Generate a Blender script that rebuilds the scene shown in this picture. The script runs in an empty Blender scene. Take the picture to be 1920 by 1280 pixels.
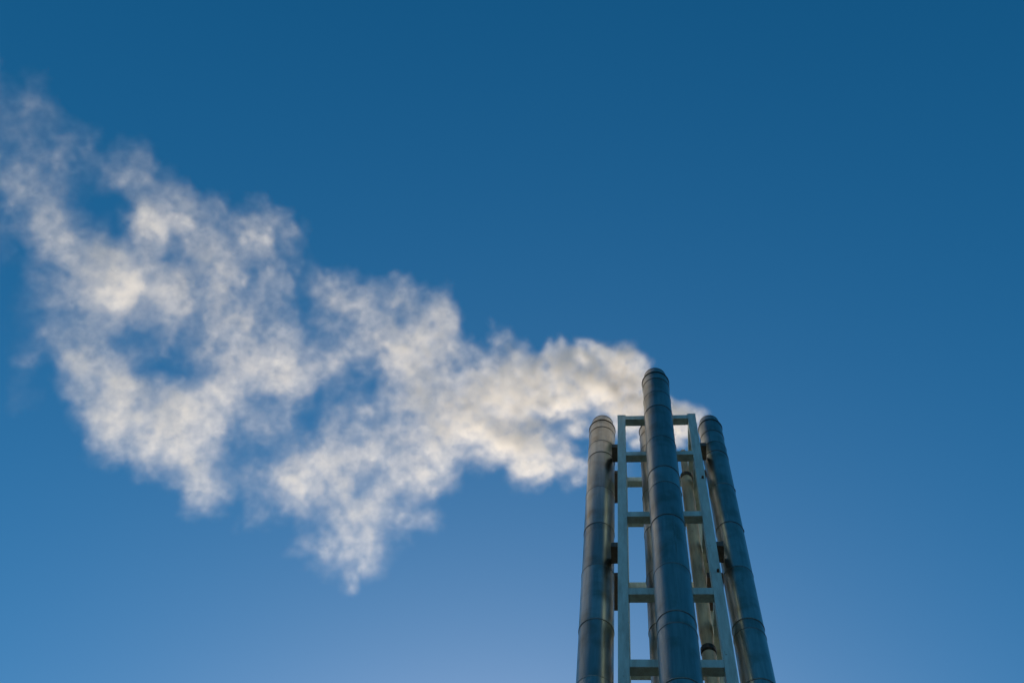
import bpy, bmesh, math, random
import numpy as np
from mathutils import Vector, Matrix

scene = bpy.context.scene
random.seed(4)

# ------------------------------------------------------------------ camera
EYE = Vector((0.0, 0.0, 1.6))
RIGHT = Vector((0.99352761, 0.06550076, 0.09280379))
UP = Vector((0.02819848, -0.93364707, 0.35708261))
FWD = Vector((-0.11003517, 0.3521545, 0.92945117))
cam_data = bpy.data.cameras.new("camera")
cam_data.lens = 36.99
cam_data.sensor_width = 36.0
cam_data.sensor_fit = 'HORIZONTAL'
cam_data.clip_start = 0.1
cam_data.clip_end = 6000.0
cam = bpy.data.objects.new("camera", cam_data)
scene.collection.objects.link(cam)
cm = Matrix((RIGHT, UP, -FWD)).transposed().to_4x4()
cm.translation = EYE
cam.matrix_world = cm
scene.camera = cam

# ------------------------------------------------------------------ sky and sun
SUN_ELEV = math.radians(32.0)
SUN_AZIM = math.radians(-7.0)          # clockwise from +Y: straight behind the frame
world = bpy.data.worlds.new("World")
scene.world = world
world.use_nodes = True
wn, wl = world.node_tree.nodes, world.node_tree.links
bg = wn["Background"]
sky = wn.new("ShaderNodeTexSky")
sky.sky_type = 'NISHITA'
sky.sun_disc = False
sky.sun_elevation = SUN_ELEV
sky.sun_rotation = SUN_AZIM
sky.altitude = 300.0
sky.air_density = 1.0
sky.dust_density = 0.6
sky.ozone_density = 3.0
SKY_STRENGTH = 0.0905
hsv = wn.new("ShaderNodeHueSaturation")     # a deep, clear winter blue
hsv.inputs["Hue"].default_value = 0.482
hsv.inputs["Saturation"].default_value = 1.35
hsv.inputs["Value"].default_value = 1.0
wl.new(sky.outputs[0], hsv.inputs["Color"])
gam = wn.new("ShaderNodeGamma")
gam.inputs["Gamma"].default_value = 1.12
wl.new(hsv.outputs[0], gam.inputs["Color"])
wl.new(gam.outputs[0], bg.inputs["Color"])
bg.inputs["Strength"].default_value = SKY_STRENGTH

sun_data = bpy.data.lights.new("sun", 'SUN')
sun_data.energy = 5.0
sun_data.angle = math.radians(0.5)
sun_data.color = (1.0, 0.81, 0.58)
sun = bpy.data.objects.new("sun", sun_data)
scene.collection.objects.link(sun)
to_sun = Vector((math.sin(SUN_AZIM) * math.cos(SUN_ELEV), math.cos(SUN_AZIM) * math.cos(SUN_ELEV), math.sin(SUN_ELEV)))
sun.rotation_euler = to_sun.to_track_quat('Z', 'Y').to_euler()
sun.location = (-30, 10, 40)

vs = scene.view_settings
vs.view_transform = 'Standard'
vs.look = 'None'
vs.exposure = 0.08
vs.gamma = 1.0
vs.use_curve_mapping = False

cy = scene.cycles
cy.max_bounces = 14
cy.volume_bounces = 12
cy.glossy_bounces = 6
cy.diffuse_bounces = 4
cy.volume_step_rate = 1.5
cy.volume_max_steps = 512
cy.use_denoising = True

# ------------------------------------------------------------------ helpers
def link(o, parent=None):
    scene.collection.objects.link(o)
    if parent is not None:
        o.parent = parent
    return o

def mesh_obj(name, bm, mat, parent=None, smooth=False):
    me = bpy.data.meshes.new(name)
    bm.normal_update()
    bm.to_mesh(me)
    bm.free()
    if smooth:
        for p in me.polygons:
            p.use_smooth = True
        me.set_sharp_from_angle(angle=math.radians(32))
    me.materials.append(mat)
    return link(bpy.data.objects.new(name, me), parent)

def empty(name, loc, label, cat, group=None):
    o = bpy.data.objects.new(name, None)
    o.empty_display_size = 0.3
    o.location = loc
    o["label"] = label
    o["category"] = cat
    if group:
        o["group"] = group
    return link(o)

def box_bm(x0, x1, y0, y1, z0, z1, bevel=0.0):
    bm = bmesh.new()
    bmesh.ops.create_cube(bm, size=1.0)
    for v in bm.verts:
        v.co = Vector((x0 + (v.co.x + .5) * (x1 - x0), y0 + (v.co.y + .5) * (y1 - y0), z0 + (v.co.z + .5) * (z1 - z0)))
    if bevel > 0:
        bmesh.ops.bevel(bm, geom=bm.edges[:], offset=bevel, segments=2, affect='EDGES', profile=0.6)
    return bm

def lathe_bm(profile, n=56, cx=0.0, cy_=0.0, closed=False):
    """profile: [(radius, z)] swept round a vertical axis"""
    bm = bmesh.new()
    rings = []
    for r, z in profile:
        rings.append([bm.verts.new((cx + r * math.cos(2 * math.pi * k / n), cy_ + r * math.sin(2 * math.pi * k / n), z)) for k in range(n)])
    m = len(rings)
    for i in range(m if closed else m - 1):
        a, b = rings[i], rings[(i + 1) % m]
        for k in range(n):
            bm.faces.new((a[k], a[(k + 1) % n], b[(k + 1) % n], b[k]))
    bmesh.ops.recalc_face_normals(bm, faces=bm.faces[:])
    return bm

def bar_bm(p, q, wid, hei):
    """a rectangular bar between two points"""
    p, q = Vector(p), Vector(q)
    d = (q - p); L = d.length; d.normalize()
    side = d.cross(Vector((0, 0, 1)))
    if side.length < 1e-4:
        side = Vector((1, 0, 0))
    side.normalize()
    up = side.cross(d)
    bm = bmesh.new()
    bmesh.ops.create_cube(bm, size=1.0)
    for v in bm.verts:
        c = v.co.copy()
        v.co = p + d * (c.x + .5) * L + side * c.y * wid + up * c.z * hei
    bmesh.ops.bevel(bm, geom=bm.edges[:], offset=0.006, segments=1, affect='EDGES')
    return bm

# ------------------------------------------------------------------ materials
def new_mat(name):
    m = bpy.data.materials.new(name)
    m.use_nodes = True
    return m, m.node_tree.nodes, m.node_tree.links, m.node_tree.nodes["Principled BSDF"]

def steel_mat(name, base, dark, rough, bump=0.25, seed=0.0, stain=(0.21, 0.17, 0.11)):
    m, n, l, p = new_mat(name)
    tc = n.new("ShaderNodeTexCoord")
    info = n.new("ShaderNodeObjectInfo")
    addv = n.new("ShaderNodeVectorMath"); addv.operation = 'ADD'
    rv = n.new("ShaderNodeVectorMath"); rv.operation = 'SCALE'
    rv.inputs[0].default_value = (17.0 + seed, 9.0, 31.0)
    l.new(info.outputs["Random"], rv.inputs["Scale"])
    l.new(tc.outputs["Object"], addv.inputs[0]); l.new(rv.outputs[0], addv.inputs[1])
    # vertical weather streaks
    mp = n.new("ShaderNodeMapping"); mp.inputs["Scale"].default_value = (9.0, 9.0, 0.55)
    l.new(addv.outputs[0], mp.inputs[0])
    st = n.new("ShaderNodeTexNoise"); st.inputs["Scale"].default_value = 2.2; st.inputs["Detail"].default_value = 6; st.inputs["Roughness"].default_value = 0.62
    l.new(mp.outputs[0], st.inputs["Vector"])
    bl = n.new("ShaderNodeTexNoise"); bl.inputs["Scale"].default_value = 2.3; bl.inputs["Detail"].default_value = 5
    l.new(addv.outputs[0], bl.inputs["Vector"])
    r1 = n.new("ShaderNodeValToRGB")
    r1.color_ramp.elements[0].position = 0.34; r1.color_ramp.elements[0].color = (*dark, 1)
    r1.color_ramp.elements[1].position = 0.66; r1.color_ramp.elements[1].color = (*base, 1)
    l.new(st.outputs["Fac"], r1.inputs[0])
    mix = n.new("ShaderNodeMix"); mix.data_type = 'RGBA'; mix.blend_type = 'MIX'
    mr = n.new("ShaderNodeMapRange"); mr.inputs["From Min"].default_value = 0.46; mr.inputs["From Max"].default_value = 0.72; mr.inputs["To Max"].default_value = 0.75
    l.new(bl.outputs["Fac"], mr.inputs["Value"])
    l.new(mr.outputs[0], mix.inputs["Factor"])
    l.new(r1.outputs[0], mix.inputs["A"])
    mix.inputs["B"].default_value = (*stain, 1)
    # each rolled sheet has its own tone
    tone = n.new("ShaderNodeMapRange"); tone.inputs["To Min"].default_value = 0.78; tone.inputs["To Max"].default_value = 1.08
    l.new(info.outputs["Random"], tone.inputs["Value"])
    mul = n.new("ShaderNodeMix"); mul.data_type = 'RGBA'; mul.blend_type = 'MULTIPLY'; mul.inputs["Factor"].default_value = 1.0
    l.new(mix.outputs["Result"], mul.inputs["A"]); l.new(tone.outputs[0], mul.inputs["B"])
    l.new(mul.outputs["Result"], p.inputs["Base Color"])
    p.inputs["Metallic"].default_value = 1.0
    rr = n.new("ShaderNodeMapRange"); rr.inputs["To Min"].default_value = rough - 0.06; rr.inputs["To Max"].default_value = rough + 0.10
    l.new(st.outputs["Fac"], rr.inputs["Value"]); l.new(rr.outputs[0], p.inputs["Roughness"])
    bp = n.new("ShaderNodeBump"); bp.inputs["Strength"].default_value = bump; bp.inputs["Distance"].default_value = 0.02
    bw = n.new("ShaderNodeTexNoise"); bw.inputs["Scale"].default_value = 3.0; bw.inputs["Detail"].default_value = 2
    mp2 = n.new("ShaderNodeMapping"); mp2.inputs["Scale"].default_value = (1.0, 1.0, 0.45)
    l.new(addv.outputs[0], mp2.inputs[0]); l.new(mp2.outputs[0], bw.inputs["Vector"])
    l.new(bw.outputs["Fac"], bp.inputs["Height"]); l.new(bp.outputs[0], p.inputs["Normal"])
    return m

def paint_mat(name, base, grime, rough):
    m, n, l, p = new_mat(name)
    tc = n.new("ShaderNodeTexCoord")
    mp = n.new("ShaderNodeMapping"); mp.inputs["Scale"].default_value = (6.0, 6.0, 0.9)
    l.new(tc.outputs["Object"], mp.inputs[0])
    st = n.new("ShaderNodeTexNoise"); st.inputs["Scale"].default_value = 1.6; st.inputs["Detail"].default_value = 7; st.inputs["Roughness"].default_value = 0.65
    l.new(mp.outputs[0], st.inputs["Vector"])
    r1 = n.new("ShaderNodeValToRGB")
    r1.color_ramp.elements[0].position = 0.30; r1.color_ramp.elements[0].color = (*grime, 1)
    r1.color_ramp.elements[1].position = 0.60; r1.color_ramp.elements[1].color = (*base, 1)
    l.new(st.outputs["Fac"], r1.inputs[0])
    # small rust blooms and chips
    ch = n.new("ShaderNodeTexNoise"); ch.inputs["Scale"].default_value = 4.5; ch.inputs["Detail"].default_value = 9; ch.inputs["Roughness"].default_value = 0.7
    l.new(tc.outputs["Object"], ch.inputs["Vector"])
    cr = n.new("ShaderNodeMapRange"); cr.inputs["From Min"].default_value = 0.63; cr.inputs["From Max"].default_value = 0.70; cr.inputs["To Max"].default_value = 0.7
    l.new(ch.outputs["Fac"], cr.inputs["Value"])
    rm = n.new("ShaderNodeMix"); rm.data_type = 'RGBA'
    l.new(cr.outputs[0], rm.inputs["Factor"]); l.new(r1.outputs[0], rm.inputs["A"]); rm.inputs["B"].default_value = (0.13, 0.065, 0.03, 1)
    l.new(rm.outputs["Result"], p.inputs["Base Color"])
    p.inputs["Roughness"].default_value = rough
    fn = n.new("ShaderNodeTexNoise"); fn.inputs["Scale"].default_value = 60; fn.inputs["Detail"].default_value = 3
    l.new(tc.outputs["Object"], fn.inputs["Vector"])
    bp = n.new("ShaderNodeBump"); bp.inputs["Strength"].default_value = 0.15; bp.inputs["Distance"].default_value = 0.003
    l.new(fn.outputs["Fac"], bp.inputs["Height"]); l.new(bp.outputs[0], p.inputs["Normal"])
    return m

STEEL = steel_mat("weathered_stainless", (0.43, 0.425, 0.38), (0.34, 0.33, 0.29), 0.31, bump=0.4)
BAND = steel_mat("band_steel", (0.31, 0.30, 0.27), (0.22, 0.21, 0.19), 0.36, seed=5)
DARK = steel_mat("sooty_gap_steel", (0.09, 0.085, 0.08), (0.04, 0.04, 0.04), 0.5, seed=8)
BEIGE = paint_mat("beige_pipe", (0.52, 0.43, 0.30), (0.30, 0.24, 0.16), 0.5)  # beige base with darker upright streaks and brown flecks
PAINT = paint_mat("pale_green_steel_paint", (0.42, 0.62, 0.64), (0.28, 0.40, 0.40), 0.45)
RUST = paint_mat("rusty_bolt", (0.12, 0.07, 0.04), (0.05, 0.03, 0.02), 0.8)
BRACKET = paint_mat("dark_bracket_steel", (0.10, 0.085, 0.07), (0.05, 0.04, 0.035), 0.6)

# ------------------------------------------------------------------ ground
gm, n, l, p = new_mat("gravel_yard")
tc = n.new("ShaderNodeTexCoord")
nz = n.new("ShaderNodeTexNoise"); nz.inputs["Scale"].default_value = 0.35; nz.inputs["Detail"].default_value = 12; nz.inputs["Roughness"].default_value = 0.7
l.new(tc.outputs["Object"], nz.inputs["Vector"])
rp = n.new("ShaderNodeValToRGB")
rp.color_ramp.elements[0].position = 0.3; rp.color_ramp.elements[0].color = (0.018, 0.011, 0.005, 1)
rp.color_ramp.elements[1].position = 0.7; rp.color_ramp.elements[1].color = (0.042, 0.026, 0.012, 1)
l.new(nz.outputs["Fac"], rp.inputs[0]); l.new(rp.outputs[0], p.inputs["Base Color"])
p.inputs["Roughness"].default_value = 1.0
p.inputs["Specular IOR Level"].default_value = 0.04
bm = bmesh.new()
bmesh.ops.create_grid(bm, x_segments=40, y_segments=40, size=2500.0)
ground = mesh_obj("ground", bm, gm)
ground["kind"] = "structure"; ground["label"] = "gravel yard around the foot of the chimneys"

cmat, n, l, p = new_mat("concrete")
tc = n.new("ShaderNodeTexCoord")
nz = n.new("ShaderNodeTexNoise"); nz.inputs["Scale"].default_value = 3.0; nz.inputs["Detail"].default_value = 8
l.new(tc.outputs["Object"], nz.inputs["Vector"])
rp = n.new("ShaderNodeValToRGB")
rp.color_ramp.elements[0].color = (0.16, 0.155, 0.145, 1); rp.color_ramp.elements[1].color = (0.34, 0.33, 0.31, 1)
l.new(nz.outputs["Fac"], rp.inputs[0]); l.new(rp.outputs[0], p.inputs["Base Color"]); p.inputs["Roughness"].default_value = 1.0; p.inputs["Specular IOR Level"].default_value = 0.1
slab = mesh_obj("pavement_slab", box_bm(-1.7, 2.9, 8.9, 13.2, -0.2, 0.3, 0.02), cmat)
slab["kind"] = "structure"; slab["label"] = "concrete slab carrying the chimney frame"

# ------------------------------------------------------------------ support frame
SLAB = 0.3
P = 0.18                                    # post and rail section
XL, XR = -0.302, 1.303                      # left faces of the left and right posts
YF, YB = 10.40, 12.00                       # front faces of the front and back posts
TOP = 23.99
RAILS = [(23.775, 0.19), (21.97, 0.165), (19.40, 0.185), (16.83, 0.19), (14.92, 0.185), (12.35, 0.185), (9.78, 0.185), (7.21, 0.185), (4.64, 0.185), (2.07, 0.185)]
frame = empty("support_frame", ((XL + XR + P) / 2, (YF + YB + P) / 2, SLAB), "tall pale green steel ladder frame standing between the chimneys", "frame")
FO = frame.location
def fobj(name, bm, mat):
    bmesh.ops.translate(bm, verts=bm.verts[:], vec=-FO)
    return mesh_obj(name, bm, mat, frame)
for x in (XL, XR):
    for y in (YF, YB):
        fobj("post", box_bm(x, x + P, y, y + P, SLAB + 0.02, TOP, 0.008), PAINT)
        fobj("base_plate", box_bm(x - 0.09, x + P + 0.09, y - 0.09, y + P + 0.09, SLAB, SLAB + 0.02, 0.003), PAINT)
        fobj("post_cap", box_bm(x - 0.006, x + P + 0.006, y - 0.006, y + P + 0.006, TOP, TOP + 0.015, 0.003), PAINT)
for z, h in RAILS:
    for y in (YF, YB):
        fobj("rail", box_bm(XL + P, XR, y + 0.004, y + P - 0.004, z, z + h, 0.006), PAINT)
    for x in (XL, XR):
        fobj("side_rail", box_bm(x + 0.004, x + P - 0.004, YF + P, YB, z, z + h, 0.006), PAINT)
# rusty bolts through the front posts
for x, z in ((XR + 0.13, 17.50), (XL + 0.05, 12.9), (XR + 0.12, 20.9)):
    bm = bmesh.new()
    bmesh.ops.create_cone(bm, cap_ends=True, segments=6, radius1=0.027, radius2=0.024, depth=0.05,
                          matrix=Matrix.Translation((x, YF - 0.022, z)) @ Matrix.Rotation(math.pi / 2, 4, 'X'))
    fobj("bolt", bm, RUST)

# ------------------------------------------------------------------ chimneys
GROUP = "steel chimneys around the green frame"
def chimney(label, x, y, r, ring_z, seams, doubles, brackets, cone=(0.82, 1.22), mats=(None, None), n=64, ladder=False):
    body_mat, band_mat = mats[0] or STEEL, mats[1] or BAND
    root = empty("chimney", (x, y, SLAB), label, "chimney", GROUP)
    z0 = SLAB
    zs = [s for s in seams if s < ring_z - 0.05]
    last = zs[-1]
    while last > 2.5:
        last -= 1.56
        zs.append(last)
    cuts = [ring_z] + zs + [SLAB]
    for i in range(len(cuts) - 1):
        top, bot = cuts[i] - z0, cuts[i + 1] - z0
        g = 0.004
        rt = r - 0.004 if i % 2 else r               # spigot and socket: every other sheet sits inside the next
        bm = lathe_bm([(rt - 0.012, top - g), (rt, top - g), (rt, bot + g), (rt - 0.012, bot + g)], n)
        sec = mesh_obj("flue_section", bm, body_mat, root, True)
        if top - bot > 0.3:                          # the lengthwise lap of the rolled sheet
            lap = box_bm(rt - 0.002, rt + 0.003, -0.012, 0.012, bot + 0.02, top - 0.02)
            bmesh.ops.rotate(lap, verts=lap.verts[:], cent=(0, 0, 0), matrix=Matrix.Rotation(random.uniform(0, 6.28), 3, 'Z'))
            mesh_obj("lap_seam", lap, body_mat, sec)
    for s in zs:
        hw = 0.011
        bm = lathe_bm([(r - 0.02, s - z0 + hw), (r + 0.004, s - z0 + hw), (r + 0.006, s - z0 + hw * .5), (r + 0.006, s - z0 - hw * .5), (r + 0.004, s - z0 - hw), (r - 0.02, s - z0 - hw)], n)
        b = mesh_obj("clamp_band", bm, band_mat, root, True)
        lug = box_bm(-0.03, 0.03, -r - 0.013, -r - 0.004, s - z0 - 0.011, s - z0 + 0.011, 0.003)
        bmesh.ops.rotate(lug, verts=lug.verts[:], cent=(0, 0, 0), matrix=Matrix.Rotation(random.uniform(1.2, 5.0), 3, 'Z'))
        mesh_obj("clamp_lug", lug, band_mat, b)
    # dark shadow gap, then the tapering cone with its open mouth
    zt = ring_z - z0
    mesh_obj("gap_ring", lathe_bm([(r - 0.03, zt + 0.0), (r + 0.012, zt + 0.0), (r + 0.016, zt + 0.012), (r + 0.012, zt + 0.024), (r - 0.03, zt + 0.024)], n), DARK, root, True)
    rc, hc = r * cone[0], r * cone[1]
    prof = [(r - 0.015, zt + 0.028), (r - 0.006, zt + 0.05), (rc, zt + hc), (rc - 0.012, zt + hc), (r * 0.93, zt + 0.07)]
    mesh_obj("cone_top", lathe_bm(prof, n, closed=True), body_mat, root, True)
    lip = [(rc - 0.014, zt + hc - 0.004), (rc + 0.002, zt + hc - 0.012), (rc + 0.010, zt + hc), (rc + 0.008, zt + hc + 0.012), (rc - 0.006, zt + hc + 0.016), (rc - 0.016, zt + hc + 0.006)]
    mesh_obj("mouth_rim", lathe_bm(lip, n, closed=True), DARK, root, True)
    for bx0, bx1, by0, by1, bz0, bz1 in brackets:
        mesh_obj("bracket_arm", box_bm(bx0 - x, bx1 - x, by0 - y, by1 - y, bz0 - z0, bz1 - z0, 0.006), BRACKET, root)
    return root

BZ = [22.72, 18.62, 14.5, 10.4, 6.3, 2.6]
YG0, YG1 = YF + P + 0.002, YB - 0.002         # between the front and the back posts
CX, CYY = 0.604, 9.9
chimney("steel chimney at the front centre, reaching highest in the picture", CX, CYY, 0.307, 24.62,
        [24.29, 23.546, 22.782, 21.248, 19.936, 19.301, 18.102, 16.535, 15.234, 14.93, 13.668], (), [(CX - 0.1, CX + 0.1, 10.19, YF + 0.002, z + 0.02, z + 0.15) for z in (19.40, 14.92, 9.78, 4.64)])
chimney("leftmost steel chimney, left of the green frame", -0.690, 11.1, 0.305, 24.60,
        [24.253, 23.524, 22.955, 21.332, 19.871, 18.38, 16.706, 15.216], (), [(-0.435, -0.15, YG0, 10.955, z, z + 0.15) for z in BZ] + [(-0.435, -0.15, 11.245, YG1, z, z + 0.15) for z in BZ])
chimney("rightmost steel chimney, right of the green frame", 1.875, 11.1, 0.272, 24.58,
        [24.018, 23.433, 22.985, 21.476, 19.908, 18.343, 16.769, 16.50, 15.216], (), [(1.33, 1.64, YG0, 10.945, z, z + 0.15) for z in BZ] + [(1.33, 1.64, 11.255, YG1, z, z + 0.15) for z in BZ])
chimney("steel chimney inside the frame, half hidden behind the front one", 0.480, 11.15, 0.28, 24.60,
        [24.2, 23.5, 22.9, 21.4, 19.9, 18.35, 16.75, 15.2], (), [(0.40, 0.56, 11.42, YB + 0.002, z + 0.02, z + 0.15) for z in (21.97, 16.83, 12.35, 7.21, 2.07)])

# slim beige pipe inside the frame
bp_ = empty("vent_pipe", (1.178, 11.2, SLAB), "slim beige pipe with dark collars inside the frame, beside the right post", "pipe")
def slim(name, prof, mat, smooth=True):
    return mesh_obj(name, lathe_bm([(r, z - SLAB) for r, z in prof], 40), mat, bp_, smooth)
joint = [22.42, 16.35, 10.3, 4.3, SLAB]
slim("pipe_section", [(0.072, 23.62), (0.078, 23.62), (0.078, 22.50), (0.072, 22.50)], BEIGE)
for a, b in zip(joint[:-1], joint[1:]):
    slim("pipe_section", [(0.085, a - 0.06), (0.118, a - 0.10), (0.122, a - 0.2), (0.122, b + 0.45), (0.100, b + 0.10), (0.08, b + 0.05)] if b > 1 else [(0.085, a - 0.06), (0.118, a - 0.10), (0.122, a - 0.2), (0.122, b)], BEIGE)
    slim("collar", [(0.07, a + 0.10), (0.10, a + 0.10), (0.132, a + 0.05), (0.132, a - 0.05), (0.10, a - 0.08), (0.07, a - 0.08)], DARK)
    mesh_obj("bracket_arm", bar_bm((0.0, 0.12, a - SLAB), (0.0, YB - 11.2, a - SLAB), 0.08, 0.08), BRACKET, bp_)
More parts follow.
